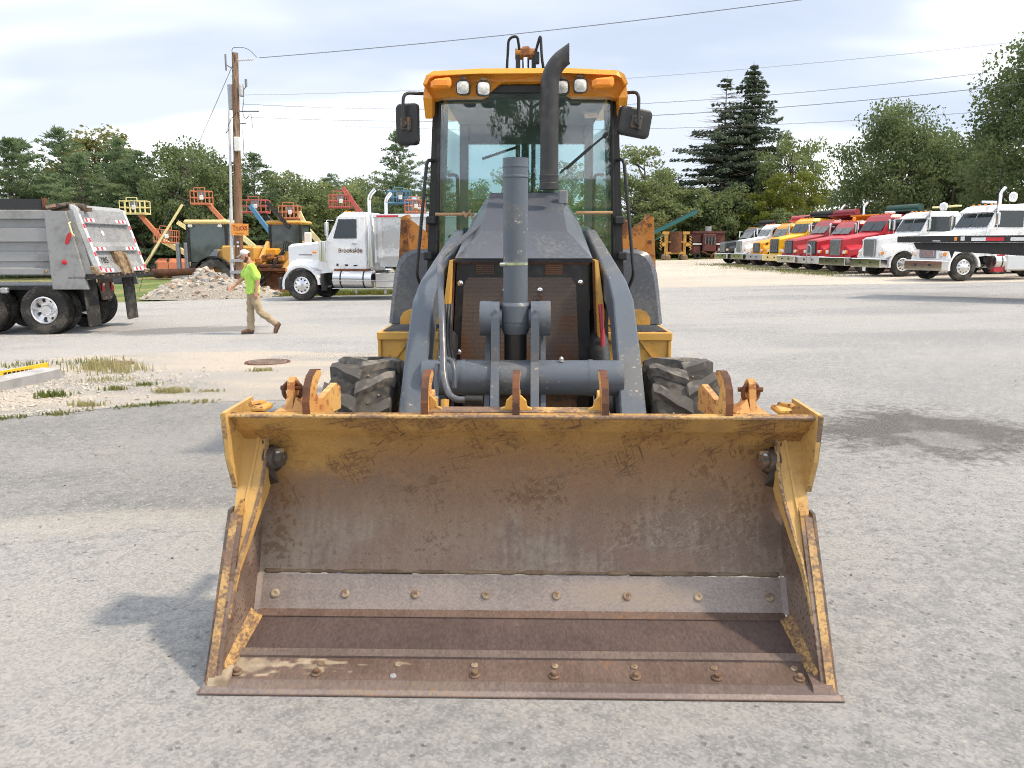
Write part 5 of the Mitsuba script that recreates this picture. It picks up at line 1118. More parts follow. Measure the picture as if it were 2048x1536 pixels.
def crust(x0, x1, y, z, r, n=160, amp=0.6, seed=0):
    """uneven bead of weld or caked dirt along a corner"""
    x = np.linspace(x0, x1, n); k = meshkit.fbm(np.c_[x * 22, x * 0 + seed, x * 0], 4, seed)
    return tube(np.c_[x, y + 0 * x, z + 0 * x], r * (0.6 + amp * (k - 0.3)), 7)
add(bk, 'caked_seam', crust(-1.10, 1.10, 3.356, 0.264, 0.010, n=240, amp=1.3, seed=3), 'seam_dirt', True)
add(bk, 'wear_strip', strip([(3.347, 0.256), (3.276, 0.124)], -1.115, 1.115, -0.02), 'bucket_wear', label='bare grey strip with a row of bolts')
for i in range(8):
    x = -1.045 + 2.10 * i / 7; c = np.array([x, 3.306, 0.183]); nn = np.array([0, -0.88, 0.47])
    add(bk, 'bolt', lathe([(0.0, 0.007), (0.009, 0.007), (0.0125, 0.004), (0.0135, -0.004), (0.0, -0.004)], 'z', 16) if False else moved(lathe([(0.0, 0.004), (0.006, 0.004), (0.0075, 0.008), (0.0145, 0.008), (0.0185, 0.004), (0.0195, -0.006)], 'z', 16), on_plane(c, (1, 0, 0), (0, 0.47, 0.88))), 'stud_steel' if i % 3 else 'dried_dirt', 30)
add(bk, 'floor_step', strip([(3.279, 0.128), (3.233, 0.116)], -1.11, 1.11, -0.012), 'bucket_edge')
add(bk, 'floor_plate', strip([(3.233, 0.110), (3.030, 0.0655)], -1.125, 1.125, -0.012), 'bucket_floor', label='dark brown floor plate of the bucket')
add(bk, 'floor_lip', strip([(3.030, 0.076), (2.990, 0.0665)], -1.135, 1.135, -0.020), 'bucket_lip')
add(bk, 'edge_plate', strip([(2.992, 0.056), (2.866, 0.0275)], -1.15, 1.15, -0.016), 'bucket_edge', label='rust brown plate with bolts behind the cutting edge')
ce = add(bk, 'cutting_edge', prism([(2.868, 0.030), (2.822, 0.020), (2.806, 0.010), (2.808, 0.003), (2.90, 0.003), (2.90, 0.028)], 'x', -1.182, 1.182), 'bucket_lip', label='polished cutting edge along the ground')
add(ce, 'bevel', prism([(2.818, 0.017), (2.803, 0.008), (2.803, 0.0035), (2.83, 0.0035), (2.83, 0.017)], 'x', -1.19, 1.195), 'bucket_edge')
nrm_f = (0, -0.0, 0)
for i, x in enumerate((-1.075, -0.77, -0.165, 0.135, 0.445, 0.75, 1.06)):
    M_ = on_plane((x, 2.905, 0.040), (1, 0, 0), (0, 0.975, 0.22))
    k = add(ce, 'bolt', moved(join(lathe([(0.020, -0.004), (0.0205, 0.003), (0.018, 0.005), (0, 0.005)], 'z', 18), lathe([(0.0125, 0.003), (0.0125, 0.015), (0.010, 0.019), (0, 0.020)], 'z', 6)), M_), 'bolt_rust')
for i, x in enumerate((-0.765, -0.465, -0.17, 0.14, 0.445, 0.75, 1.055)):
    add(ce, 'plug', moved(lathe([(0.0135, -0.003), (0.0135, 0.0025), (0.009, 0.004), (0, 0.004)], 'z', 16), on_plane((x, 2.957, 0.0505), (1, 0, 0), (0, 0.975, 0.22))), 'stud_steel')
add(ce, 'plug', moved(lathe([(0.012, -0.003), (0.012, 0.0025), (0, 0.004)], 'z', 16), on_plane((-0.475, 2.895, 0.0365), (1, 0, 0), (0, 0.975, 0.22))), 'galvanised')
for s in (-1, 1):
    X = lambda a: s * a
    # cheek plate, its thick rim, and the boxed arm that carries it
    add(bk, 'cheek', prism([(2.845, 0.02), (3.29, 0.115), (3.36, 0.27), (3.42, 0.42), (3.43, 0.66), (3.38, 0.80), (3.33, 0.76), (3.27, 0.64), (3.20, 0.585)], 'x', X(1.125), X(1.150)), 'bucket_cheek', label='%s side plate of the bucket, brown inside' % ('right' if s > 0 else 'left'))
    add(bk, 'cheek_rim', hull([(X(x), y + dy, z) for x in (1.142, 1.172) for y, z in ((2.835, 0.02), (3.19, 0.575)) for dy in (0, 0.035)]), 'bucket_rim')
    add(bk, 'cheek_edge', hull([(X(x), y + dy, z) for x in (1.172, 1.184) for y, z in ((2.850, 0.02), (3.195, 0.590)) for dy in (0, 0.05)]), 'iron')
    rings = []
    for z, xo, xi in ((0.20, 1.166, 1.128), (0.34, 1.166, 1.125), (0.42, 1.166, 1.116), (0.50, 1.166, 1.098), (0.585, 1.168, 1.082), (0.66, 1.170, 1.068), (0.74, 1.170, 1.064), (0.86, 1.168, 1.066)):
        y = 2.818 + 0.66 * z + 0.02 - (0.10 * (z - 0.6) if z > 0.6 else 0); w = float(np.interp(z, (0.20, 0.42, 0.58, 0.70, 0.86), (0.004, 0.012, 0.045, 0.11, 0.14)))
        rings.append(np.array([[X(xo), y, z], [X(xi), y, z], [X(xi) , y + w, z - 0.05], [X(xo), y + w, z - 0.05]]))
    ar = add(bk, 'side_arm', ring_mesh(rings), 'bucket_yellow', label='yellow boxed arm at the %s of the bucket' % ('right' if s > 0 else 'left'))
    e = [(X(xi + 0.002), 2.836 + 0.66 * z - (0.10 * (z - 0.6) if z > 0.6 else 0), z) for z, xi in ((0.22, 1.125), (0.34, 1.121), (0.42, 1.112), (0.50, 1.094), (0.585, 1.078), (0.66, 1.066), (0.74, 1.062), (0.85, 1.064))]
    kz = meshkit.fbm(np.c_[np.arange(60) * 0.9, np.full(60, s * 3.0), np.zeros(60)], 3, 2)
    e2 = np.array([[np.interp(t, np.linspace(0, 1, 8), [q[c] for q in e]) for c in range(3)] for t in np.linspace(0, 1, 60)])
    add(ar, 'weld', tube(e2, 0.0055 + 0.006 * kz, 6), 'bucket_rim')
    add(ar, 'fold', hull([(X(x), 2.834 + 0.66 * z - (0.10 * (z - 0.6) if z > 0.6 else 0) + dy, z) for x, z in ((1.095, 0.86), (1.108, 0.86), (1.120, 0.58), (1.130, 0.58)) for dy in (-0.004, 0.03)]), 'bucket_yellow')
    # the pivot: grease, boss, nut
    pv = add(bk, 'pivot', cyl((X(1.085), 3.42, 0.755), (X(1.045), 3.40, 0.755), 0.062, 24), 'grease', 40)
    add(pv, 'boss', cyl((X(1.07), 3.37, 0.765), (X(1.025), 3.36, 0.765), 0.046, 20), 'iron', 40)
    add(pv, 'nut', cyl((X(1.03), 3.36, 0.765), (X(0.995), 3.352, 0.760), 0.034, 6), 'iron')
    add(pv, 'keeper', hull([(X(1.015) + a, 3.345 + b, 0.785 + c) for a in (-0.022, 0.022) for b in (0, 0.012) for c in (-0.018, 0.022)]), 'mud')
    add(pv, 'keeper_bolt', moved(lathe([(0.009, 0), (0.009, 0.006), (0, 0.007)], 'z', 10), on_plane((X(1.015), 3.345, 0.79), (1, 0, 0), (0, 0.2, 1))), 'galvanised')
    g = [(X(1.045) + s * 0.0, 3.38, 0.755)]
    add(pv, 'grease_lump', hull([(X(x), y, z) for x, y, z in ((1.085, 3.36, 0.85), (1.07, 3.36, 0.70), (1.025, 3.37, 0.655), (1.075, 3.38, 0.64), (1.09, 3.36, 0.70))]), 'grease')
    # wing of the blade
    add(bk, 'wing', prism([(3.178, 0.995), (3.51, 1.0), (3.51, 0.86), (3.42, 0.70), (3.26, 0.67), (3.195, 0.80)], 'x', X(1.165), X(1.182)), 'bucket_yellow')
    add(bk, 'wing_edge', hull([(X(x), y + d_, z) for x in (1.166, 1.185) for y, z in ((3.172, 0.992), (3.20, 0.80), (3.26, 0.66)) for d_ in (0, 0.014)]), 'bucket_rim')
    # angle strip in the lower corner
    add(bk, 'corner_strip', hull([(X(x), y, z) for x, y, z in ((1.10, 3.232, 0.118), (1.06 + 0.02, 3.232, 0.112), (1.125, 2.90, 0.045), (1.098, 2.90, 0.040), (1.125, 3.232, 0.150), (1.128, 2.90, 0.075))]), 'bucket_rim')
    kk = np.linspace(0, 1, 40); add(bk, 'corner_weld', tube(np.c_[X(1.088) + s * 0.022 * kk, 3.228 - 0.325 * kk, 0.117 - 0.072 * kk], 0.006 + 0.005 * meshkit.noise(np.c_[kk * 30, kk * 0 + s, kk * 0]), 6), 'bucket_rim')
    add(bk, 'corner_post', hull([(X(x), y, z) for x, y, z in ((1.095, 3.285, 0.125), (1.125, 3.26, 0.125), (1.105, 3.35, 0.262), (1.128, 3.33, 0.262))]), 'bucket_lip')
    add(bk, 'edge_corner', hull([(X(x), y, z) for x in (1.09, 1.165) for y, z in ((2.83, 0.02), (2.92, 0.02), (2.92, 0.06), (2.85, 0.045))]), 'dried_dirt' if s < 0 else 'bucket_edge')
    # lifting eye with its shackle
    ey = add(bk, 'lifting_eye', prism([(3.30, 0.97), (3.50, 0.97), (3.46, 1.02), (3.42, 1.085), (3.38, 1.108), (3.345, 1.09), (3.33, 1.03)], 'x', X(0.95) - 0.014, X(0.95) + 0.014, [[(3.375 + 0.022 * math.cos(q), 1.062 + 0.022 * math.sin(q)) for q in np.linspace(0, 6.28, 12)[:-1]]]), 'hook_paint')
    add(ey, 'shackle', tube([(X(0.95) + 0.035 * math.cos(q), 3.37 + 0.01 * math.cos(q), 1.05 + 0.040 * math.sin(q)) for q in np.linspace(-0.9, 4.0, 14)], 0.009, 8), 'rust')
    add(ey, 'shackle_pin', cyl((X(0.95) - 0.05, 3.375, 1.062), (X(0.95) + 0.05, 3.375, 1.062), 0.010, 10), 'rust')
    add(ey, 'eye_base', join(span(X(0.88), X(1.00), 3.26, 3.48, 0.96, 0.985, 0.005), hull([(X(0.93), 3.28, 0.98), (X(0.87), 3.28, 0.98), (X(0.93), 3.34, 1.03), (X(0.87), 3.40, 0.98), (X(0.93), 3.45, 1.0)])), 'hook_paint')
    add(bk, 'clip', join(span(X(1.03), X(1.09), 3.25, 3.36, 0.98, 1.005, 0.008), cyl((X(1.10), 3.28, 1.01), (X(1.06), 3.34, 1.005), 0.013, 8)), 'paint_worn_yellow')
for n, x in enumerate((-0.855, -0.38, -0.015, 0.34, 0.83)):
    hp_ = [(3.30, 0.93), (3.228, 0.972), (3.222, 1.03), (3.235, 1.085), (3.262, 1.122), (3.30, 1.140), (3.335, 1.132), (3.345, 1.112), (3.322, 1.100), (3.298, 1.075), (3.292, 1.045), (3.305, 1.02), (3.345, 1.008), (3.50, 1.03), (3.54, 1.0), (3.54, 0.90)]
    if 0 < n < 4: hp_ = hp_[:12] + [(3.32, 1.03), (3.37, 1.04), (3.38, 1.0), (3.40, 0.985), (3.42, 0.90)]
    hp_ = [(3.222 + (a - 3.222) * (1.7 if a > 3.222 else 1), b) for a, b in hp_]
    hk = add(bk, 'hook', prism(hp_, 'x', x - 0.014, x + 0.014), 'hook_paint', label='curved steel hook on top of the bucket' if n == 2 else None)
    add(hk, 'worn_nose', strip([(3.2205, 0.976), (3.2185, 1.0), (3.2175, 1.03), (3.239, 1.087), (3.286, 1.126), (3.355, 1.1445), (3.42, 1.135)], x - 0.0145, x + 0.0145, 0.004), 'rust')
    if n in (1, 2, 3):
        for q in (-1, 1): 
            if n != 2 and q != (1 if n == 1 else -1): continue
            add(hk, 'foot', prism([(x + q * 0.015, 0.98), (x + q * 0.075, 0.98), (x + q * 0.06, 1.0), (x + q * 0.045, 1.005), (x + q * 0.04, 1.03), (x + q * 0.02, 1.05), (x + q * 0.015, 1.05)], 'y', 3.262, 3.29), 'paint_worn_yellow')

# --- loader arms, cross tube, tilt cylinder
for s in (-1, 1):
    pts = [(3.72, 0.30, 0.575, 0.068), (3.85, 0.44, 0.574, 0.068), (4.15, 0.782, 0.573, 0.067), (4.38, 1.07, 0.568, 0.062), (4.60, 1.352, 0.556, 0.057), (4.80, 1.455, 0.540, 0.052), (5.3, 1.60, 0.503, 0.042), (5.9, 1.755, 0.463, 0.034)]
    rings = []
    for i, (y, z, c, h) in enumerate(pts):
        a, b = np.array(pts[max(0, i - 1)][:2]), np.array(pts[min(len(pts) - 1, i + 1)][:2]); d_ = (b - a) / np.linalg.norm(b - a); nn = np.array([d_[1], -d_[0]])
        dep = 0.20 if i < 5 else 0.17; e = 0.008
        q = []
        for u, v in ((-h, e), (-h + e, 0), (h - e, 0), (h, e), (h, dep), (-h, dep)): q.append([s * c + u, y + nn[0] * v, z + nn[1] * v])
        rings.append(np.array(q))
    ar = add(bh, 'loader_arm', ring_mesh(rings), 'paint_arm', 25, label='%s grey loader arm' % ('right' if s > 0 else 'left'))
    add(ar, 'hanger', prism([(3.60, 0.15), (3.85, 0.15), (3.92, 0.45), (3.78, 0.5)], 'x', s * 0.50, s * 0.64), 'paint_arm')
    add(bh, 'lift_ram', join(cyl((s * 0.46, 4.2, 0.62), (s * 0.46, 5.3, 1.2), 0.06, 14)), 'black_metal', 40)
ct = add(bh, 'cross_tube', cyl((-0.53, 4.33, 0.955), (0.53, 4.33, 0.955), 0.094, 40), 'paint_arm', 40)
add(ct, 'grease_nipple', lathe([(0.012, 0), (0.012, 0.018), (0.006, 0.024), (0, 0.03)], 'z', 8, (0.205, 4.30, 1.045)), 'galvanised')
for x in (-0.40, -0.31, 0.36): add(ct, 'band', cyl((x - 0.012, 4.33, 0.955), (x + 0.012, 4.33, 0.955), 0.0975, 30), 'paint_arm', 40)
cx = -0.038
tc = add(bh, 'tilt_cylinder', cyl((cx, 4.38, 1.34), (cx, 4.38, 2.085), 0.0645, 36), 'paint_arm', 40, label='upright grey tilt cylinder in front of the hood')
add(tc, 'head', lathe([(0.0665, 1.352), (0.080, 1.335), (0.082, 1.25), (0.079, 1.245), (0.079, 1.225), (0.064, 1.185), (0.0, 1.185)], 'z', 36, (cx, 4.38, 0)), 'paint_arm', 30)
add(tc, 'lower_barrel', lathe([(0.060, 1.19), (0.060, 1.03), (0.054, 1.015), (0.0, 1.015)], 'z', 32, (cx, 4.38, 0)), 'black_metal', 30)
add(tc, 'rod', cyl((cx, 4.38, 0.45), (cx, 4.38, 1.03), 0.028, 20), 'chrome', 40)
add(tc, 'end_cap', lathe([(0.0655, 2.04), (0.0675, 2.045), (0.0675, 2.05), (0.0655, 2.055), (0.066, 2.09), (0.0, 2.092)], 'z', 36, (cx, 4.38, 0)), 'paint_arm', 30)
add(tc, 'top_rim', lathe([(0.066, 1.990), (0.0685, 1.993), (0.0685, 2.000), (0.066, 2.003)], 'z', 36, (cx, 4.38, 0)), 'paint_arm', 30)
add(tc, 'hose_clamp', join(lathe([(0.0655, 1.546), (0.0675, 1.546), (0.0675, 1.560), (0.0655, 1.560), (0.0655, 1.546)], 'z', 36, (cx, 4.38, 0)), box((cx - 0.066, 4.33, 1.550), (0.03, 0.02, 0.018), 0.004)), 'chrome')
for s in (-1, 1):
    x0 = cx + s * 0.082; x1 = cx + s * 0.125; x2 = cx + s * 0.185
    add(tc, 'boss', cyl((x1, 4.36, 1.268), (x2, 4.36, 1.268), 0.092, 32), 'paint_arm', 40)
    add(tc, 'pin', cyl((cx + s * 0.07, 4.36, 1.268), (x0 + s * 0.01, 4.36, 1.268), 0.05, 20), 'paint_arm', 40)
    lk = add(bh, 'tilt_link', prism([(4.27, 1.275)] + [(4.36 + 0.09 * math.cos(q), 1.268 + 0.09 * math.sin(q)) for q in np.linspace(3.0, 0.1, 9)] + [(4.44, 1.15), (4.32, 0.95), (4.15, 0.62), (4.02, 0.60), (4.05, 0.72), (4.255, 1.05)], 'x', x0, x1), 'paint_arm')
    add(lk, 'bolt', moved(lathe([(0.009, 0), (0.009, 0.006), (0, 0.008)], 'z', 8), on_plane(((x0 + x1) / 2, 4.272, 1.315), (1, 0, 0), (0, 0.2, 1))), 'paint_arm')
    add(bh, 'tilt_link', prism([(4.46, 1.20), (4.30, 0.9), (4.12, 0.60), (4.22, 0.60), (4.40, 0.9), (4.50, 1.18)], 'x', cx + s * 0.135, cx + s * 0.162), 'paint_arm')
# steel pipe and hoses along the left arm
pipe = bent([(-0.275, 5.55, 1.80), (-0.475, 4.70, 1.575), (-0.415, 4.25, 1.30), (-0.385, 4.02, 0.99), (-0.345, 3.95, 0.905), (-0.20, 3.95, 0.905)], 0.09, 6)
pp = add(bh, 'hydraulic_pipe', tube(pipe, 0.0165, 14), 'paint_slate', True); add(pp, 'sleeve', cyl((-0.275, 3.95, 0.905), (-0.19, 3.95, 0.905), 0.0215, 14), 'hose', 40)
for i in range(4): add(bh, 'hose', tube(bent([(-0.44 + 0.012 * i, 4.55 + 0.03 * i, 1.32), (-0.45 + 0.018 * i, 4.45, 1.18 - 0.02 * i), (-0.425 + 0.02 * i, 4.32, 1.07), (-0.40 + 0.02 * i, 4.25, 0.98)], 0.1), 0.011, 8), 'hose', True)
add(bh, 'hose', tube(bent([(-0.425, 4.1, 1.06), (-0.43, 4.06, 0.93), (-0.425, 4.0, 0.80)], 0.05), 0.012, 8), 'paint_slate', True)
add(bh, 'hose_fitting', join(lathe([(0.012, 0.075), (0.02, 0.07), (0.02, 0.03), (0.015, 0.0)], 'z', 8, (-0.425, 4.0, 0.84)), lathe([(0.016, 0.02), (0.016, 0.0)], 'z', 10, (-0.425, 4.0, 0.82))), 'chrome')
add(bh, 'hose', tube(bent([(-0.395, 4.22, 1.07), (-0.36, 4.20, 1.065), (-0.345, 4.16, 1.02), (-0.345, 4.14, 0.93)], 0.03), 0.013, 8), 'paint_slate', True)
add(bh, 'hose_fitting', cyl((-0.395, 4.22, 1.07), (-0.42, 4.23, 1.08), 0.02, 6), 'chrome')
add(bh, 'red_hose', tube(bent([(0.46, 4.95, 1.3), (0.475, 4.92, 1.1), (0.47, 4.9, 0.95)], 0.05), 0.014, 8), 'red_paint', True)

# --- hood, grille, radiator housing
add(bh, 'hood', hull([(s * .412, 5.0, 1.572) for s in (-1, 1)] + [(s * .412, 5.03, 1.545) for s in (-1, 1)] + [(s * .272, 5.30, 1.738) for s in (-1, 1)] + [(s * x, 6.18, z) for s in (-1, 1) for x, z in ((.252, 2.026), (.387, 1.832), (.46, 1.55))]), 'paint_slate', label='slate grey engine hood')
add(bh, 'hood_gap', span(-0.40, 0.40, 5.04, 5.2, 1.535, 1.556), 'rust')
add(bh, 'engine_side', hull([(x, y, z) for x in (-0.40, 0.40) for y in (5.09, 6.2) for z in (0.75, 1.545)]), 'black_metal')
gp = add(bh, 'grille', prism([(-0.405, 1.54), (0.385, 1.54), (0.415, 0.93), (-0.44, 0.93)], 'y', 5.05, 5.08), 'black_metal', label='black grille panel')
add(gp, 'screen', prism([(-0.335, 1.455), (-0.10, 1.455), (0.04, 1.455), (0.285, 1.455), (0.318, 1.41), (0.342, 0.94), (-0.392, 0.94), (-0.365, 1.41)], 'y', 5.044, 5.052), 'grille_screen', label='rusty perforated radiator screen')
for x in (-0.235, 0.185):
    for i in range(5): add(gp, 'louvre', span(x - 0.055, x + 0.055, 5.040, 5.055, 1.475 + 0.013 * i, 1.480 + 0.013 * i), 'iron')
    add(gp, 'louvre_gap', span(x - 0.054, x + 0.054, 5.046, 5.052, 1.472, 1.540), 'rust')
for x, z in ((-0.385, 1.42), (0.345, 1.425), (-0.112, 1.378), (0.10, 1.378), (-0.40, 1.0)): add(gp, 'screw', moved(lathe([(0.017, 0), (0.017, 0.004), (0.010, 0.008), (0.008, 0.016), (0, 0.018)], 'z', 12), on_plane((x, 5.043, z), (1, 0, 0), (0, 0, 1))), 'chrome', 40)
add(gp, 'catch', tube([(0.098 + 0.012 * math.sin(q), 5.035, 1.335 + 0.016 * math.cos(q)) for q in np.linspace(0, 4.5, 10)], 0.005, 6), 'rust')
for s in (-1, 1):
    add(bh, 'grille_frame', hull([(s * x, y, z) for x, z in ((.413, 1.55), (.428, 1.55), (.448, 0.93), (.463, 0.93)) for y in (5.03, 5.10)]), 'rust')
    add(bh, 'side_panel', hull([(s * x, y, z) for x, y, z in ((.425, 4.99, 1.56), (.445, 4.99, 1.56), (.455, 4.97, 1.25), (.487, 4.97, 1.25), (.462, 5.0, 0.85), (.488, 5.0, 0.85), (.435, 5.7, 1.56), (.455, 5.7, 1.56), (.47, 5.7, 0.85), (.49, 5.7, 0.85))]), 'paint_yellow')
    add(bh, 'inner_guard', hull([(s * x, y, z) for x in (0.50, 0.52) for y, z in ((5.1, 1.45), (5.9, 1.6), (5.9, 0.8), (5.0, 0.8))]), 'black_metal')
add(bh, 'front_frame', join(span(-0.36, 0.40, 4.55, 5.0, 0.35, 0.90, 0.03), span(-0.42, 0.42, 4.9, 7.5, 0.55, 0.90)), 'black_metal')
add(bh, 'tow_plate', span(-0.33, 0.30, 4.44, 4.54, 0.62, 0.87, 0.01), 'iron')
add(bh, 'front_axle', join(cyl((-0.75, 4.56, 0.51), (0.75, 4.56, 0.51), 0.10, 14), span(-0.25, 0.25, 4.4, 4.75, 0.38, 0.66, 0.04)), 'paint_worn_yellow')
for s in (-1, 1): add(bh, 'lift_ram_rod', cyl((s * 0.40, 4.1, 0.55), (s * 0.40, 4.2, 0.86), 0.022, 10), 'paint_yellow')

# --- wheels
def cross_wheel(name, x, y, r, w, n, rim, z=None):
    k, bars = lug_wheel(bh, 0, 0, 0, r, w, n, name); M_ = T().translate([x, y, z or r]).rotate([0, 0, 1], 90)
    body = lathe([(r * 0.5, -w * 0.36), (r * 0.60, -w * 0.47), (r * 0.72, -w * 0.5), (r * 0.84, -w * 0.49), (r * 0.90, -w * 0.45), (r * 0.925, -w * 0.36), (r * 0.935, 0), (r * 0.925, w * 0.36), (r * 0.90, w * 0.45), (r * 0.84, w * 0.49), (r * 0.72, w * 0.5), (r * 0.60, w * 0.47), (r * 0.5, w * 0.36)], 'y', 72)
    scene[k] = {**mikit.ply(moved(body, M_), 'rubber', smooth=40), 'to_world': place[bh]}
    for i in range(n):
        add(k, 'lug', moved(join(bars[2 * i], bars[2 * i + 1]), M_), 'lug_rubber', 20)
    add(k, 'rim', moved(lathe([(r * 0.52, -w * 0.36), (r * 0.48, -w * 0.3), (r * 0.46, 0), (0.06, w * 0.05), (0.06, -w * 0.05), (r * 0.46, -0.01), (r * 0.48, w * 0.3), (r * 0.52, w * 0.36)], 'y', 36), M_), rim, 30)
    pins = []
    rr = np.random.default_rng(int(abs(x) * 100) + n)
    for a in np.linspace(0, 2 * math.pi, 4 * n, endpoint=False):
        q = np.array([r * 0.93 * math.cos(a), rr.uniform(-0.36, 0.36) * w, r * 0.93 * math.sin(a)]); pins.append(cyl(q, q * [1.016, 1, 1.016], 0.006, 6))
    add(k, 'tread_pins', moved(join(pins), M_), 'mud', kind='stuff')
for s in (-1, 1):
    cross_wheel('front_wheel', s * 0.868, 4.56, 0.515, 0.365, 15, 'rust_orange')
    cross_wheel('rear_wheel', s * 0.90, 7.55, 0.72, 0.46, 18, 'paint_yellow')

# --- steps, tanks and rear fenders
for s in (-1, 1):
    X = lambda a: s * a
    tk = add(bh, 'side_tank', join(span(X(0.55), X(0.975), 5.52, 6.05, 0.55, 1.035, 0.012)), 'paint_yellow', label='%s yellow tank box behind the front wheel' % ('right' if s > 0 else 'left'))
    add(tk, 'rim', join(span(X(0.55), X(0.99), 5.495, 5.525, 1.02, 1.075, 0.006), span(X(0.962), X(0.99), 5.495, 6.05, 1.02, 1.075, 0.006), span(X(0.962), X(0.985), 5.50, 5.53, 0.55, 1.02, 0.004)), 'paint_yellow')
    add(tk, 'brace', rod((X(0.78), 5.512, 1.02), (X(0.90), 5.512, 0.86), 0.012, 0.018), 'paint_yellow')
    add(tk, 'bolt', moved(lathe([(0.012, 0), (0.012, 0.006), (0, 0.01)], 'z', 12), on_plane((X(0.74), 5.518, 0.975), (1, 0, 0), (0, 0, 1))), 'galvanised')
    add(tk, 'tread_mat', hull([(X(x), y, z) for x, y, z in ((0.60, 5.53, 1.080), (0.955, 5.53, 1.080), (0.955, 6.0, 1.078), (0.60, 6.0, 1.078), (0.65, 5.75, 1.105), (0.80, 5.8, 1.098))]), 'tarp_black')
    add(bh, 'step_guard', prism([(X(0.60), 0.9), (X(0.93), 0.9), (X(0.925), 1.12), (X(0.90), 1.16), (X(0.86), 1.178), (X(0.60), 1.185)], 'y', 6.1, 6.13), 'paint_yellow')
    f = add(bh, 'fender', hull([(X(x), y, z) for y, e in ((6.70, 0.03), (6.73, 0.0), (7.9, 0.0)) for x, z in ((1.115 - e, 1.018), (1.095 - e, 1.18), (1.062 - e, 1.42 - e), (1.03 - e, 1.525 - e), (0.985 - e, 1.585 - e), (0.90, 1.615 - e), (0.72, 1.62 - e), (0.72, 1.018))]), 'paint_slate', 25, label='%s slate grey rear fender' % ('right' if s > 0 else 'left'))
    add(f, 'lower_edge', span(X(0.74), X(1.10), 6.74, 7.8, 0.985, 1.016, 0.005), 'black_plastic')
# --- cab
def quad(a, b, c, d): return mesh([a, b, c, d], [[0, 1, 2, 3]])
for s in (-1, 1):
    X = lambda a: s * a
    add(bh, 'front_post', hull([(X(x), y, z) for x, y, z in ((0.635, 6.30, 1.25), (0.755, 6.30, 1.25), (0.60, 6.24, 2.74), (0.668, 6.24, 2.74), (0.635, 6.40, 1.25), (0.755, 6.42, 1.25), (0.60, 6.34, 2.74), (0.668, 6.34, 2.74))]), 'black_plastic')
    add(bh, 'post_trim', tube([(X(0.672), 6.292, 1.27), (X(0.625), 6.232, 2.72)], 0.014, 8), 'black_metal')
    add(bh, 'mid_post', hull([(X(x), y, z) for x, y, z in ((0.71, 7.05, 1.2), (0.76, 7.05, 1.2), (0.645, 7.05, 2.74), (0.69, 7.05, 2.74), (0.71, 7.12, 1.2), (0.76, 7.12, 1.2), (0.645, 7.12, 2.74), (0.69, 7.12, 2.74))]), 'cab_lining')
    add(bh, 'rear_post', hull([(X(x), y, z) for x, y, z in ((0.545, 7.75, 1.2), (0.625, 7.75, 1.2), (0.525, 7.70, 2.74), (0.60, 7.70, 2.74), (0.545, 7.83, 1.2), (0.625, 7.83, 1.2), (0.525, 7.78, 2.74), (0.60, 7.78, 2.74))]), 'cab_lining')
    add(bh, 'side_glass', quad((X(0.745), 6.40, 1.35), (X(0.745), 7.06, 1.35), (X(0.672), 7.06, 2.70), (X(0.655), 6.33, 2.70)), 'pane_glass')
    add(bh, 'quarter_glass', quad((X(0.74), 7.12, 1.5), (X(0.63), 7.74, 1.5), (X(0.60), 7.70, 2.62), (X(0.675), 7.12, 2.62)), 'pane_glass')
    add(bh, 'door_sill', hull([(X(x), y, z) for x in (0.66, 0.765) for y in (6.32, 7.8) for z in (1.0, 1.36)]), 'black_plastic')
    hr = bent([(X(0.672), 6.26, 2.262), (X(0.712), 6.16, 2.262), (X(0.80), 6.12, 1.43), (X(0.76), 6.22, 1.30)], 0.05)
    add(bh, 'handrail', tube(hr, 0.0125, 10), 'black_plastic', True)
    for q in (span(X(0.66), X(0.735), 6.2, 6.3, 1.80, 1.86, 0.01), span(X(0.69), X(0.76), 6.2, 6.3, 1.54, 1.60, 0.01)): add(bh, 'rail_bracket', q, 'black_plastic')
    # inner grab handle seen through the glass
    add(bh, 'grab_handle', tube(bent([(X(0.64), 7.0, 2.22), (X(0.56), 6.95, 2.22), (X(0.56), 6.95, 1.72), (X(0.64), 7.0, 1.72)], 0.07), 0.014, 8), 'black_plastic', True)
add(bh, 'windscreen', quad((-0.665, 6.29, 1.30), (0.665, 6.29, 1.30), (0.61, 6.235, 2.735), (-0.61, 6.235, 2.735)), 'window_glass', label='front windscreen of the cab')
add(bh, 'rear_glass', quad((-0.545, 7.77, 1.45), (0.545, 7.77, 1.45), (0.53, 7.74, 2.56), (-0.53, 7.74, 2.56)), 'pane_glass')
add(bh, 'rear_window_bar', join(span(-0.045, 0.015, 7.75, 7.79, 1.45, 2.6), span(-0.55, 0.55, 7.73, 7.80, 2.555, 2.76), span(-0.55, 0.55, 7.74, 7.80, 1.2, 1.50)), 'cab_lining')
add(bh, 'cab_floor', span(-0.66, 0.66, 6.42, 7.72, 1.08, 1.16), 'black_plastic')
add(bh, 'headliner', span(-0.60, 0.60, 6.36, 7.70, 2.715, 2.74), 'cab_lining')
add(bh, 'firewall', span(-0.62, 0.62, 6.31, 6.38, 1.10, 1.34), 'black_plastic')
st = add(bh, 'seat', join(box((0.03, 7.25, 1.55), (0.52, 0.50, 0.16), 0.06), hull([(x, y, z) for x in (-0.20, 0.26) for y, z in ((7.45, 1.6), (7.56, 1.6), (7.54, 2.12), (7.62, 2.12))])), 'seat_cloth')
add(bh, 'steering_wheel', moved(lathe([(0.19, 0.0), (0.20, 0.012), (0.21, 0.0), (0.20, -0.012), (0.19, 0.0)], 'z', 28), on_plane((0.02, 6.85, 1.86), (1, 0, 0), (0, 0.9, 0.45))), 'black_plastic', 40)
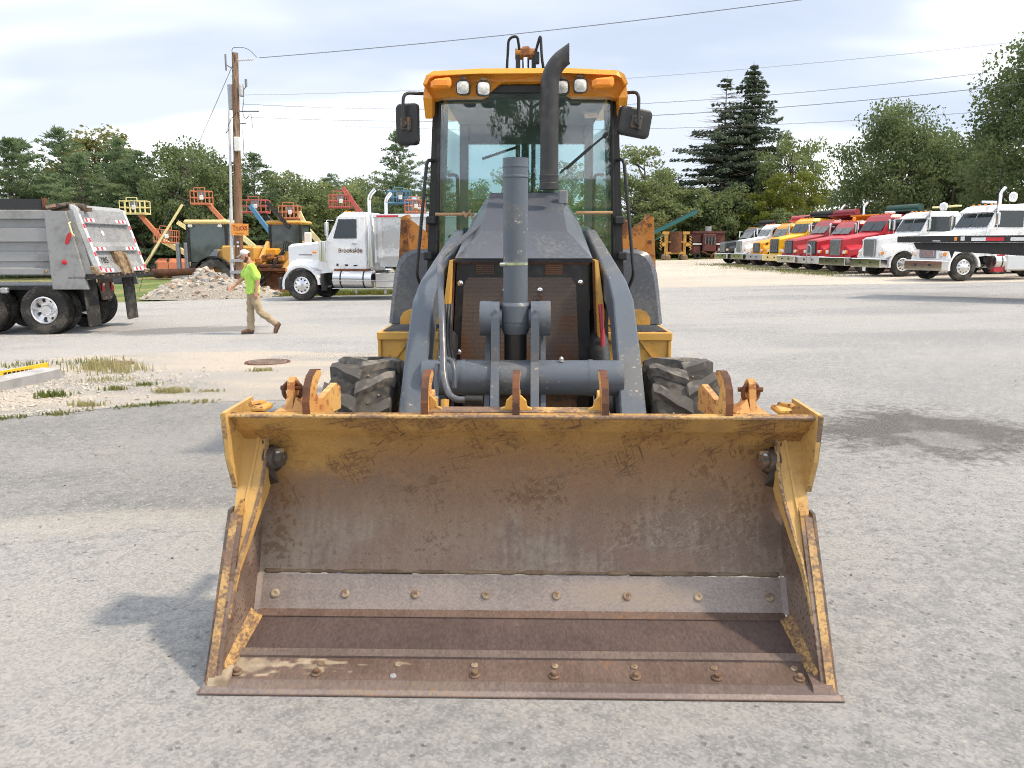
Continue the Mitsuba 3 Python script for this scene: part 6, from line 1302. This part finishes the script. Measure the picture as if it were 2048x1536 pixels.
add(bh, 'steering_column', join(cyl((0.02, 6.6, 1.2), (0.02, 6.84, 1.84), 0.05, 10), box((0.02, 6.62, 1.55), (0.32, 0.10, 0.22), 0.03)), 'black_plastic')
add(bh, 'console', join(box((0.45, 7.1, 1.55), (0.18, 0.7, 0.5), 0.04), box((-0.45, 7.2, 1.5), (0.16, 0.5, 0.4), 0.04)), 'cab_lining')
add(bh, 'wiper', join(rod((0.255, 6.20, 2.17), (0.575, 6.19, 2.43), 0.014, 0.014), rod((0.30, 6.21, 2.20), (0.48, 6.20, 2.355), 0.022, 0.02), cyl((0.585, 6.20, 2.44), (0.575, 6.24, 2.43), 0.016, 8)), 'black_plastic')
add(bh, 'rear_wiper', rod((-0.40, 7.71, 2.42), (-0.06, 7.71, 2.53), 0.03, 0.02), 'black_plastic')
add(bh, 'warning_sticker', moved(prism([(-0.045, -0.02), (0.045, -0.02), (0.05, 0), (0.045, 0.02), (-0.045, 0.02), (-0.05, 0)], 'z', 0, 0.001), on_plane((0.475, 6.228, 2.575), (1, 0, 0), (0, 0, 1))), 'vinyl_white')
add(bh, 'rope', join(cyl((-0.66, 6.17, 1.872), (-0.37, 6.16, 1.872), 0.011, 8), cyl((0.37, 6.16, 1.882), (0.64, 6.17, 1.884), 0.011, 8)), 'rope')
add(bh, 'rope_knot', join(tube([(-0.45, 6.15, 1.89), (-0.43, 6.13, 1.85), (-0.40, 6.13, 1.90), (-0.385, 6.14, 1.84), (-0.36, 6.14, 1.80)], 0.009, 6)), 'rope')
# roof
roof = hull([(s * x, y, z) for s in (-1, 1) for x, y, z in ((0.66, 6.0, 2.77), (0.645, 6.02, 2.815), (0.60, 6.06, 2.838), (0.67, 7.85, 2.77), (0.64, 7.82, 2.82), (0.58, 7.75, 2.84), (0.69, 6.3, 2.74), (0.69, 7.6, 2.74), (0.3, 6.0, 2.85), (0.3, 7.7, 2.86))])
rf = add(bh, 'roof', roof, 'roof_yellow', 30, label='orange yellow cab roof')
brow = [(-0.705, 2.60), (-0.70, 2.72), (-0.675, 2.785), (-0.63, 2.815), (-0.3, 2.835), (0.3, 2.835), (0.63, 2.815), (0.675, 2.785), (0.70, 2.72), (0.705, 2.60), (0.66, 2.66), (0.60, 2.675), (0.33, 2.68), (0.27, 2.71), (0.22, 2.757), (0.16, 2.772), (-0.13, 2.772), (-0.18, 2.757), (-0.24, 2.71), (-0.30, 2.68), (-0.60, 2.675), (-0.66, 2.66)]
bw = prism(brow, 'y', 5.94, 6.06); v_ = np.array(bw.vertices); v_[:, 1] += np.clip(2.80 - v_[:, 2], 0, 1) * 0.55; v_[:, 1] += 0.045; bw.vertices = v_
add(rf, 'brow', bw, 'roof_yellow')
lp_ = [(-0.70, 2.735), (-0.675, 2.795), (-0.63, 2.825), (-0.3, 2.845), (0.3, 2.845), (0.63, 2.825), (0.675, 2.795), (0.70, 2.735), (0.675, 2.735), (0.655, 2.772), (0.62, 2.79), (0.3, 2.805), (-0.3, 2.805), (-0.62, 2.79), (-0.655, 2.772), (-0.675, 2.735)]
lm_ = prism(lp_, 'y', 5.895, 6.0); v_ = np.array(lm_.vertices); v_[:, 1] += np.clip(v_[:, 2] - 2.80, 0, 1) * 0.9; lm_.vertices = v_
add(rf, 'lip', lm_, 'roof_yellow')
for s in (-1, 1):
    add(rf, 'ear', hull([(s * x, y, z) for x, y, z in ((0.650, 5.99, 2.66), (0.712, 5.99, 2.66), (0.66, 6.05, 2.53), (0.705, 6.05, 2.53), (0.66, 6.5, 2.66), (0.715, 6.5, 2.66), (0.66, 6.5, 2.75), (0.70, 6.0, 2.75))]), 'roof_yellow', 30)
add(rf, 'soffit', span(-0.62, 0.62, 6.062, 6.26, 2.70, 2.765, 0.01), 'black_plastic')
for x0, x1 in ((-0.645, -0.505), (0.455, 0.605)):
    o = -1 if x0 < 0 else 1
    add(rf, 'turn_lamp', hull([(x, y, z) for x, z in ((x0, 2.715), (x0 + 0.02, 2.705), (x1 - 0.01, 2.712), (x1, 2.73), (x1, 2.765), (x1 - 0.012, 2.778), (x0 + 0.03, 2.768), (x0, 2.75)) for y in (5.885, 5.96)] + [((x0 + x1) / 2 + a, 5.872, 2.74 + b) for a in (-0.045, 0.045) for b in (-0.015, 0.018)]), 'amber_lens')
for i, (x, z) in enumerate(((-0.425, 2.712), (-0.285, 2.706), (0.253, 2.712), (0.377, 2.722))):
    yaw = (-0.1, 0.25, -0.2, 0.05)[i]
    M_ = on_plane((x, 5.90, z), (math.cos(yaw), math.sin(yaw), 0), (0, 0, 1))
    sq = lambda r, d_: [((abs(math.cos(q)) ** 0.55) * np.sign(math.cos(q)) * r, (abs(math.sin(q)) ** 0.55) * np.sign(math.sin(q)) * r, d_) for q in np.linspace(0, 2 * math.pi, 28, endpoint=False)]
    wl = add(rf, 'work_lamp', moved(ring_mesh([np.array(sq(r, d_)) for r, d_ in ((0.030, -0.075), (0.044, -0.05), (0.049, 0.0), (0.049, 0.008), (0.041, 0.008), (0.040, 0.0))]), M_), 'black_plastic', 40)
    add(wl, 'lens', moved(ring_mesh([np.array(sq(r, d_)) for r, d_ in ((0.041, 0.0085), (0.040, 0.0085))] + [np.array([(0.037 * k2 * math.cos(q), 0.037 * k2 * math.sin(q), e2_) for q in np.linspace(0, 2 * math.pi, 28, endpoint=False)]) for k2, e2_ in ((1, 0.009), (0.85, 0.014), (0.5, 0.018), (0.1, 0.019))]), M_), 'clear_lens', True)
    add(wl, 'bracket', join(box((x, 5.93, z + 0.062), (0.05, 0.05, 0.025), 0.006), cyl((x, 5.915, z + 0.05), (x, 5.915, z + 0.08), 0.008, 8)), 'iron')
# mirrors
for s, cxm, czm, w, h, tilt in ((-1, -0.823, 2.483, 0.085, 0.142, 0), (1, 0.760, 2.492, 0.122, 0.098, -9)):
    rr = 0.035; out = [(cx_ + rr * math.cos(q), cz_ + rr * math.sin(q)) for cx_, cz_, q0 in ((w - rr, h - rr, 0), (-w + rr, h - rr, 90), (-w + rr, -h + rr, 180), (w - rr, -h + rr, 270)) for q in np.radians(np.linspace(q0, q0 + 90, 6))]
    k_ = 0.86
    rings = [np.array([[x * f, d_, z * f] for x, z in out]) for f, d_ in ((0.80, -0.030), (0.93, -0.022), (1.0, -0.004), (1.0, 0.012))]
    M_ = T().translate([cxm, 5.99, czm]).rotate([0, 1, 0], -tilt).rotate([0, 0, 1], 14 * s)
    mk = add(bh, 'mirror', moved(ring_mesh(rings), M_), 'black_plastic', 30, label='%s mirror' % ('upright left' if s < 0 else 'tilted right'))
    add(mk, 'mount', moved(join(box((0, -0.036, 0.0), (0.075, 0.015, 0.085), 0.004), cyl((0.0, -0.04, 0.0), (0.0, -0.07, 0.0), 0.018, 10), box((0.025, -0.05, -0.005), (0.02, 0.02, 0.09), 0.004)), M_), 'iron')
    add(mk, 'glass', moved(mesh([[x * 0.95, 0.0135, z * 0.95] for x, z in ((-w, -h), (w, -h), (w, h), (-w, h))], [[0, 1, 2, 3]]), M_), 'chrome')
    arm = bent([(s * 0.60, 6.14, 2.69), (s * 0.69, 6.05, 2.70), (cxm + s * 0.02, 5.93, 2.685), (cxm + s * 0.02, 5.925, czm - 0.03)], 0.055)
    add(mk, 'mirror_arm', tube(arm, 0.0115, 10), 'black_plastic', True); add(mk, 'arm_foot', cyl((s * 0.605, 6.15, 2.69), (s * 0.67, 6.07, 2.70), 0.018, 10), 'black_plastic')
# exhaust stack
ex = np.array([(0.165, 5.76, 2.03), (0.165, 5.76, 2.4)] + [(0.165 + 0.215 * (1 - math.cos(q)), 5.76, 2.70 + 0.215 * math.sin(q)) for q in np.radians(np.linspace(0, 58, 12))])
xs_ = add(bh, 'exhaust_stack', tube(ex, np.linspace(0.0615, 0.0575, len(ex)), 28, False), 'stack_black', 60, label='black curved exhaust stack')
d_ = np.array(ex[-1]) - np.array(ex[-2]); d_ /= np.linalg.norm(d_)
t_, a_, b_ = frame(d_); ang = np.arange(28) * 2 * math.pi / 28
r0 = np.array([ex[-1] + 0.0575 * (math.cos(q) * a_ + math.sin(q) * b_) for q in ang]); 
pn = np.array([0.985, 0, 0.02]); r1 = np.array([p + d_ * (0.030 - ((p - ex[-1]) @ pn) / (d_ @ pn)) for p in r0])
add(xs_, 'mouth', ring_mesh([r0, r1, r1 - d_ * 0.0 + (ex[-1] - r1 + d_ * ((r1 - ex[-1]) @ d_)[:, None]) * 0.06, r0 + (ex[-1] - r0) * 0.08], False), 'stack_black')
add(xs_, 'inside', lathe([(0.05, 0), (0.0, 0.001)], 'z', 20) if False else moved(lathe([(0.054, 0.0), (0.0, 0.001)], 'z', 24), on_plane(ex[-1], a_, b_)), 'ink')
add(xs_, 'collar', lathe([(0.066, 2.02), (0.066, 2.062), (0.0635, 2.066), (0.0635, 2.10), (0.0655, 2.104), (0.0655, 2.116), (0.061, 2.12)], 'z', 28, (0.165, 5.76, 0)), 'stack_black', 30)
add(bh, 'stack_box', span(0.235, 0.30, 5.9, 6.0, 1.93, 2.03, 0.01), 'steel_grey')
# --- backhoe behind the cab: boom top, hoses, folded stabilisers
bm = add(bh, 'boom', join(hull([(-0.118 + o, y, z) for o in (0, 0.045) for y, z in ((8.8, 1.2), (9.1, 1.2), (8.95, 3.62), (9.05, 3.62))]), hull([(0.045 + o, y, z) for o in (0, 0.045) for y, z in ((8.8, 1.2), (9.1, 1.2), (8.95, 3.62), (9.05, 3.62))])), 'black_metal')
add(bm, 'boom_head', join(cyl((-0.125, 9.0, 3.60), (0.095, 9.0, 3.60), 0.055, 18), span(-0.07, 0.045, 8.93, 9.07, 3.55, 3.67, 0.03)), 'rust_orange')
add(bm, 'boom_ram', join(cyl((-0.016, 8.98, 2.0), (-0.016, 8.98, 3.56), 0.036, 16)), 'chrome', 40)
add(bm, 'boom_hose', tube(bent([(-0.08, 8.9, 3.62), (-0.10, 8.85, 3.75), (-0.19, 8.85, 3.72), (-0.21, 8.9, 3.40)], 0.12), 0.014, 8), 'hose', True)
add(bm, 'boom_hose', tube(bent([(0.08, 8.9, 3.58), (0.135, 8.85, 3.76), (0.15, 8.85, 3.52), (0.175, 8.9, 3.40)], 0.05), 0.014, 8), 'hose', True)
for q in (span(-0.24, -0.13, 8.9, 8.96, 3.36, 3.42), span(0.08, 0.20, 8.9, 8.96, 3.36, 3.42), box((0.10, 8.9, 3.54), (0.05, 0.06, 0.12), 0.01)): add(bm, 'hose_guide', q, 'black_metal')
add(bh, 'backhoe_frame', span(-1.15, 1.15, 8.6, 9.1, 0.6, 1.35, 0.03), 'paint_worn_yellow')
for s in (-1, 1):
    X = lambda a: s * a
    sb = add(bh, 'stabiliser', hull([(X(x), y, z) for y in (9.15, 9.35) for x, z in ((1.18, 1.3), (1.42, 1.3), (1.30, 1.98), (1.375, 1.95), (1.38, 1.6))]), 'rust_orange', label='%s stabiliser folded up, orange brown' % ('right' if s > 0 else 'left'))
    add(sb, 'web', hull([(X(x), y, z) for y in (9.10, 9.14) for x, z in ((1.02, 1.45), (1.25, 1.3), (1.32, 1.97), (1.12, 1.80), (1.0, 1.72))]), 'rust_orange')
    add(sb, 'pad', span(X(1.02), X(1.10), 9.1, 9.3, 1.70, 1.92, 0.02), 'rust')
    for z in (1.45, 1.68, 1.86): add(sb, 'rivet', cyl((X(1.33), 9.12, z), (X(1.33), 9.08, z), 0.022, 8), 'rust')
# ---------------------------------------------------------------- utility pole, its gear and wires
up = thing('utility_pole', 'tall brown wooden utility pole with white conduit, left of the backhoe', 'utility pole', T().translate([-10.74, 32.7, -0.3]))
lean = lambda z: 0.31 * z / 9.1
add(up, 'shaft', tube([(lean(z), 0, z) for z in np.linspace(-0.2, 9.08, 12)], np.linspace(0.175, 0.115, 12), 20), 'pole_wood', True)
add(up, 'conduit', tube([(lean(z) - 0.235, -0.10, z) for z in (0.0, 3.6, 7.0)], 0.052, 12), 'conduit', True)
add(up, 'conduit_sleeve', tube([(lean(z) - 0.24, -0.11, z) for z in (0.0, 3.35)], 0.070, 12), 'conduit', True)
for z in (0.9, 1.35): add(up, 'strap', span(lean(z) - 0.32, lean(z) + 0.2, -0.20, -0.15, z - 0.06, z + 0.06, 0.01), 'galvanised')
add(up, 'white_box', span(lean(5.75) - 0.02, lean(5.75) + 0.19, -0.28, -0.13, 5.48, 6.0, 0.02), 'vinyl_white')
add(up, 'transformer', join(cyl((lean(8) - 0.22, 0.10, 7.05), (lean(8) - 0.22, 0.10, 7.95), 0.13, 18)), 'galvanised', 40)
add(up, 'insulator', lathe([(0.07, 7.5), (0.10, 7.55), (0.10, 7.85), (0.06, 7.95), (0, 7.95)], 'z', 14, (lean(8) + 0.22, -0.05, 0)), 'porcelain', 40)
add(up, 'cutout_arm', join(rod((lean(8.6), -0.1, 8.45), (lean(8.6) - 0.28, -0.15, 8.62), 0.04, 0.04), cyl((lean(8.6) - 0.30, -0.15, 8.42), (lean(8.6) - 0.30, -0.15, 9.0), 0.035, 10), rod((lean(8.3), -0.1, 8.4), (lean(8.3) - 0.1, -0.12, 8.2), 0.03, 0.03)), 'steel_grey')
add(up, 'arrester', join(cyl((lean(7) + 0.46, -0.1, 7.85), (lean(7) + 0.46, -0.1, 8.12), 0.045, 10), tube([(lean(7) + 0.46, -0.1, 7.85), (lean(7) + 0.36, -0.1, 7.75), (lean(7) + 0.34, -0.1, 7.45)], 0.02, 6)), 'steel_grey')
for z, L_ in ((6.95, 0.75), (6.50, 0.25)): add(up, 'bracket', rod((lean(z) + 0.1, -0.1, z), (lean(z) + 0.15 + L_, -0.12, z + 0.0), 0.04, 0.045), 'steel_grey')
add(up, 'string_insulator', join([lathe([(0.02, -0.03), (0.05, 0.0), (0.02, 0.03)], 'x', 10, (lean(8.8) + 0.2 + 0.09 * i, -0.1, 8.80 + 0.004 * i)) for i in range(6)] + [cyl((lean(8.8) + 0.1, -0.1, 8.8), (lean(8.8) + 0.75, -0.1, 8.83), 0.012, 6)]), 'porcelain')
for pts in ([(0.05, -0.15, 6.9), (-0.18, -0.2, 6.6), (-0.35, -0.2, 6.1), (-0.22, -0.2, 6.3)], [(0.35, -0.15, 7.4), (0.3, -0.2, 6.9), (0.42, -0.2, 6.6), (0.62, -0.2, 6.9), (0.7, -0.2, 6.2)], [(0.3, -0.15, 6.4), (0.30, -0.2, 6.2), (0.33, -0.2, 5.4)], [(-0.05, -0.1, 8.95), (-0.1, -0.1, 9.25), (0.5, -0.1, 9.25), (0.85, -0.1, 8.9)]):
    add(up, 'lead', tube(bent([(lean(p[2]) + p[0], p[1], p[2]) for p in pts], 0.25), 0.011, 6), 'hose')
for z in (2.05, 1.9): add(up, 'tag', box((lean(z) + 0.02, -0.18, z), (0.09, 0.02, 0.07), 0.005), 'vinyl_white')
sg = thing('sign', 'orange board with hand painted Trucks, nailed to the utility pole', 'sign', on_pole := T().translate([-10.53, 32.44, 2.24]).rotate([0, 1, 0], 2))
add(sg, 'board', span(-0.335, 0.335, 0.0, 0.02, -0.225, 0.225, 0.004), 'sign_orange')
lm = on_plane((-0.42, -0.002, -0.06), (1, 0, 0.06), (0, 0, 1))
add(sg, 'lettering', text('Trucks', 0.20, 0.004, lm, True).apply_transform(np.diag([0.64, 1, 1, 1])) , 'ink_red')
add(sg, 'underline', tube([(-0.18, -0.004, -0.12), (-0.10, -0.004, -0.15), (0.10, -0.004, -0.145), (0.16, -0.004, -0.155)], 0.009, 6), 'ink_red')

def wire(name, c, r, s0, s1, label, A=(-10.45, 32.7), B=(22, 26)):
    s = np.linspace(s0, s1, 60)
    solo(name, tube(np.c_[A[0] + s * (B[0] - A[0]), A[1] + s * (B[1] - A[1]), np.polyval(c, s)], r * 0.62, 6), 'wire_grey', label, 'wire', True)
wire('power_line', (1.405, 0.755, 8.54), 0.019, 0.03, 1.1, 'top power line rising from the pole head over the cab roof')
wire('power_line', (3.681, -2.775, 6.948), 0.012, 0.005, 1.1, 'upper of the two dark wires crossing to the right behind the cab')
wire('power_line', (3.286, -2.457, 6.476), 0.016, 0.005, 1.1, 'thickest wire behind the cab, level with the right mirror')
wire('power_line', (2.929, -2.919, 6.335), 0.011, 0.005, 1.1, 'lowest wire behind the cab, passing in front of the big oak')
wire('power_line', (2.003, -0.796, 7.26), 0.008, 0.005, 1.1, 'faint thin wire high on the right, above the spruce tops')
solo('guy_wire', tube([(-10.52, 32.6, 8.3), (-13.0, 33.3, 4.05), (-14.75, 33.6, 0.9), (-15.2, 33.8, -0.2)], 0.010, 6), 'wire_grey', 'slanting guy wire left of the utility pole', 'wire')

# ---------------------------------------------------------------- rubble heap with a log behind it
for n, a, b in (('stone_pale', (0.55, 0.50, 0.43), (0.43, 0.40, 0.35)), ('stone_grey', (0.30, 0.30, 0.30), (0.22, 0.22, 0.225)), ('stone_tan', (0.42, 0.31, 0.235), (0.33, 0.25, 0.19))): mat(n, soiled(a, b, 6, 0.4, 0.6, 30, 0.2), 0.95)
def heap_z(x, y):
    """height of the heap over the ground"""
    u = (x + 11.7) / 2.6; v = (y - 31.6) / 1.55
    h = np.clip(1 - np.sqrt(u * u * np.where(u > 0, 0.72, 1.15) + v * v), 0, 1)
    return 0.98 * h ** 0.85 * (0.75 + 0.5 * meshkit.fbm(np.stack([x * 1.3, y * 1.3, 0 * x], -1), 3, 6))
rs = np.random.default_rng(21)
def stone(r):
    p = unit(rs.normal(size=(11, 3))) * r * rs.uniform(0.75, 1.2, (11, 1)) * [1, 0.85, 0.7]; return hull(p)
hx, hy = np.meshgrid(np.linspace(-14.4, -7.2, 90), np.linspace(29.6, 33.6, 60), indexing='ij'); hz = heap_z(hx, hy)
i, j = np.meshgrid(np.arange(89), np.arange(59), indexing='ij'); a = (i * 60 + j).ravel(); a = a[(hz[i, j] > 0.004).ravel() | (hz[i + 1, j + 1] > 0.004).ravel()]
rk = thing('rubble_heap', 'low heap of pale stones and sand in front of the loaders', 'stone heap', T())
add(rk, 'sand', mesh(np.c_[hx.ravel(), hy.ravel(), (zg(hx, hy) + hz - 0.01 + 0.03 * meshkit.noise(np.stack([hx * 9, hy * 9, 0 * hx], -1), 3)).ravel()], np.c_[a, a + 60, a + 61, a + 1]), 'yard_sand', True)
sm = []
for _ in range(2600):
    x, y = rs.uniform(-14.2, -8.0), rs.uniform(29.9, 32.6); h = float(heap_z(np.array(x), np.array(y)))
    if h > 0.01: sm.append(shift(stone(rs.uniform(0.02, 0.055)), (x, y, float(zg(x, y)) + h)))
add(rk, 'pebbles', join(sm), 'stone_pale', kind='stuff')
n = 0
while n < 210:
    x, y = rs.uniform(-14.0, -8.2), rs.uniform(30.0, 32.6); h = float(heap_z(np.array(x), np.array(y)))
    if h < 0.05 or rs.random() > 0.15 + h * 1.5: continue
    big = rs.uniform(0.07, 0.15) + (0.05 if h > 0.6 else 0)
    add(rk, 'stone', shift(stone(big), (x, y, float(zg(x, y)) + h + big * 0.1)), ('stone_pale', 'stone_pale', 'stone_grey', 'stone_tan')[rs.integers(4)]); n += 1
solo('log', tube([(-14.5, 33.6, 0.55), (-13.8, 33.5, 0.55), (-12.6, 33.4, 0.62), (-11.9, 33.2, 0.70)], [0.15, 0.15, 0.13, 0.10], 12), 'rust', 'long brown log lying behind the stone heap', 'log', True)

# ---------------------------------------------------------------- grass, weeds, small things on the gravel strip
rw = np.random.default_rng(33)
def blades(cx_, cy_, sx, sy, n, h, lean_=0.5, base=None):
    x, y = cx_ + rw.normal(size=n) * sx, cy_ + rw.normal(size=n) * sy; hh = h * rw.uniform(0.45, 1.2, n); a = rw.uniform(0, 6.28, n); w = 0.004 + 0.006 * rw.random(n)
    z = (zg(x, y) if base is None else base(x, y)) - 0.005; d = np.c_[np.cos(a), np.sin(a), 0 * a]; s = np.c_[-np.sin(a), np.cos(a), 0 * a] * w[:, None]; l = rw.uniform(0.1, lean_, n)[:, None] * hh[:, None]
    p0 = np.c_[x, y, z]; p1 = p0 + d * l * 0.35 + np.c_[0 * x, 0 * x, hh * 0.6]; p2 = p0 + d * l + np.c_[0 * x, 0 * x, hh]
    v = np.stack([p0 - s, p0 + s, p1 + s * 0.8, p1 - s * 0.8, p2], 1).reshape(-1, 3); i = np.arange(n) * 5
    return v, np.vstack([np.c_[i, i + 1, i + 2], np.c_[i, i + 2, i + 3], np.c_[i + 3, i + 2, i + 4]])
def along(pts, n_, sp, n, h):
    p = np.array(pts, float); out = []
    for t in rw.uniform(0, len(p) - 1, n_):
        k = int(t); q = p[k] + (p[k + 1] - p[k]) * (t - k); out.append(blades(q[0] + rw.normal() * sp, q[1] + rw.normal() * sp, 0.06, 0.04, n, h))
    return gather(out)
edge = [(-7.6, 6.95), (-6.3, 7.45), (-5.02, 7.9), (-4.4, 8.3), (-3.77, 8.75), (-3.2, 8.85)]
solo('edge_grass', along(edge, 44, 0.035, 18, 0.04), 'grass_blades', 'thin grass growing along the broken edge of the asphalt', 'grass', kind='stuff')
verge = [(-9.4, 31.0), (-8.6, 31.0), (-7.6, 31.3), (-6.4, 32.0), (-4.5, 32.6), (-2.6, 33.0)]
vg = [blades(rw.uniform(-9.6, -1.5), 31.2 + rw.uniform(0, 1.2) ** 1.5, 0.25, 0.15, 40, 0.16) for _ in range(260)]
solo('verge_grass', gather(vg), 'grass_blades', 'rough grass between the road and the loaders', 'grass', kind='stuff')
yg = [blades(x_, 91 + rw.normal() * 0.8 - 0.1 * (x_ - 15), 0.5, 0.3, 30, 0.35) for x_ in rw.uniform(8, 27, 240)] + [blades(15.0 + rw.normal() * 0.7, y_, 0.25, 0.3, 24, 0.14) for y_ in rw.uniform(38, 62, 160)]
solo('yard_grass', gather(yg), 'grass_blades', 'grass along the far edge of the yard and under the parked trucks', 'grass', kind='stuff')
spots = [(-5.95, 11.9, 0.20, 0.22, 260, 0.17, 'd', 'tall dry grass clump behind the end of the kerb stone'), (-5.45, 11.5, 0.16, 0.2, 170, 0.12, 'd', 'dry grass clump beside the left manhole cover'), (-5.3, 10.6, 0.20, 0.18, 150, 0.06, 'd', 'flat dry weeds in front of the end of the kerb stone'),
         (-5.25, 9.25, 0.10, 0.08, 150, 0.09, 'g', 'bright green weed right below the kerb stone'), (-4.55, 10.1, 0.08, 0.06, 80, 0.06, 'g', 'small green weed in the middle of the gravel strip'), (-4.75, 9.75, 0.08, 0.06, 80, 0.07, 'g', 'tiny green weed left of the straw tuft'),
         (-3.98, 9.50, 0.10, 0.05, 260, 0.075, 'd', 'rounded straw coloured tuft near the asphalt edge'), (-3.55, 9.55, 0.08, 0.04, 90, 0.045, 'd', 'second smaller straw tuft to its right'), (-3.5, 11.4, 0.09, 0.06, 150, 0.06, 'd', 'brown tuft in front of the right manhole cover'),
         (-4.55, 8.62, 0.10, 0.05, 110, 0.07, 'd', 'straw wisp close to the asphalt edge'), (-6.6, 12.7, 0.25, 0.15, 90, 0.10, 'g', 'thin green weeds by the road edge behind the kerb stone'), (-7.4, 12.4, 0.25, 0.15, 90, 0.10, 'g', 'low green weeds at the left edge of the photo by the road')]
for x, y, sx, sy, n, h, c, lb in spots: solo('weed', gather([blades(x, y, sx, sy, n, h)]), 'grass_blades' if c == 'g' else 'dry_blades', lb, 'weed', kind='stuff')
def pebble_field(n, box_, r0, r1, ok):
    out = []
    while len(out) < n:
        x, y = rs.uniform(*box_[:2]), rs.uniform(*box_[2:])
        if ok(x, y): out.append(shift(stone(rs.uniform(r0, r1)), (x, y, float(zg(x, y)) + 0.006)))
    return join(out)
from shapely.geometry import Point
PI_ = Polygon(ISLAND).buffer(-0.05)
solo('pebbles', pebble_field(1500, (-8, -4.0, 7.2, 11.8), 0.010, 0.034, lambda x, y: PI_.contains(Point(x, y)) and rs.random() < (1.2 if x < -5 and y < 10.2 else 0.35)), 'stone_pale', 'loose pale pebbles on the gravel strip', 'pebbles', kind='stuff')
solo('grit', pebble_field(420, (-6, 7, 2.3, 12), 0.004, 0.012, lambda x, y: True), 'stone_grey', 'loose grit scattered on the asphalt', 'grit', kind='stuff')
for x, y, lb in ((-3.70, 12.38, 'rusty round manhole cover in the sand, the right one'), (-6.12, 12.45, 'rusty manhole cover half buried by grass, the left one')):
    k = thing('manhole_cover', lb, 'manhole cover', T().translate([x, y, float(zg(x, y)) + 0.006]), 'manhole covers in the gravel strip')
    add(k, 'lid', lathe([(0.29, 0.0), (0.29, 0.014), (0.285, 0.016), (0.0, 0.016)], 'z', 40), 'cast_iron', 30); add(k, 'frame', lathe([(0.335, -0.03), (0.335, 0.013), (0.30, 0.015), (0.295, 0.0), (0.295, -0.03), (0.335, -0.03)], 'z', 40), 'rust', 30)
    add(k, 'studs', join([box((0.06 * a, 0.06 * b, 0.018), (0.03, 0.03, 0.006)) for a in range(-4, 5) for b in range(-4, 5) if a * a + b * b < 19]), 'cast_iron', kind='stuff')
ks = solo('kerb_stone', hull([(x + e, y, z) for x, y in ((-6.75, 8.3), (-6.36, 8.2), (-5.98, 10.8), (-6.30, 10.95)) for z, e in ((-0.15, 0), (0.02, 0.0), (0.032, 0.0))] + [(-6.08, 11.15, -0.12), (-6.12, 11.1, -0.05)]), 'kerb_granite' if mat('kerb_granite', soiled((0.34, 0.345, 0.35), (0.26, 0.26, 0.25), 5, 0.45, 0.65, 60, 0.25), 0.9) else '', 'long grey granite kerb stone lying at the left edge', 'kerb stone')
bs = thing('barricade', 'folded barricade with a yellow black lettered board lying behind the kerb stone', 'barricade', T().translate([-7.15, 10.6, -0.03]).rotate([0, 0, 1], 66))
add(bs, 'panel', hull([(-0.7, -0.30, -0.10), (0.75, -0.28, -0.12), (0.75, 0.35, -0.06), (-0.7, 0.35, -0.04), (-0.7, -0.30, -0.04), (0.75, -0.28, -0.06), (0.75, 0.35, -0.01), (-0.7, 0.35, 0.0)]), 'galvanised')
add(bs, 'board', rod((0.02, -0.36, -0.02), (0.95, -0.36, 0.02), 0.03, 0.11), 'sign_yellow'); add(bs, 'board', rod((-1.1, -0.40, -0.02), (-0.1, -0.38, -0.03), 0.03, 0.12), 'sign_orange')
add(bs, 'lettering', join([box((0.32 + 0.06 * i, -0.378, 0.0), (0.04, 0.006, 0.05)) for i in range(7)]), 'ink')
add(bs, 'leg', rod((-0.05, -0.45, -0.06), (0.15, -0.30, 0.12), 0.06, 0.03), 'vinyl_white'); add(bs, 'leg', rod((0.15, -0.30, 0.12), (-0.6, 0.0, 0.22), 0.06, 0.03), 'vinyl_white')
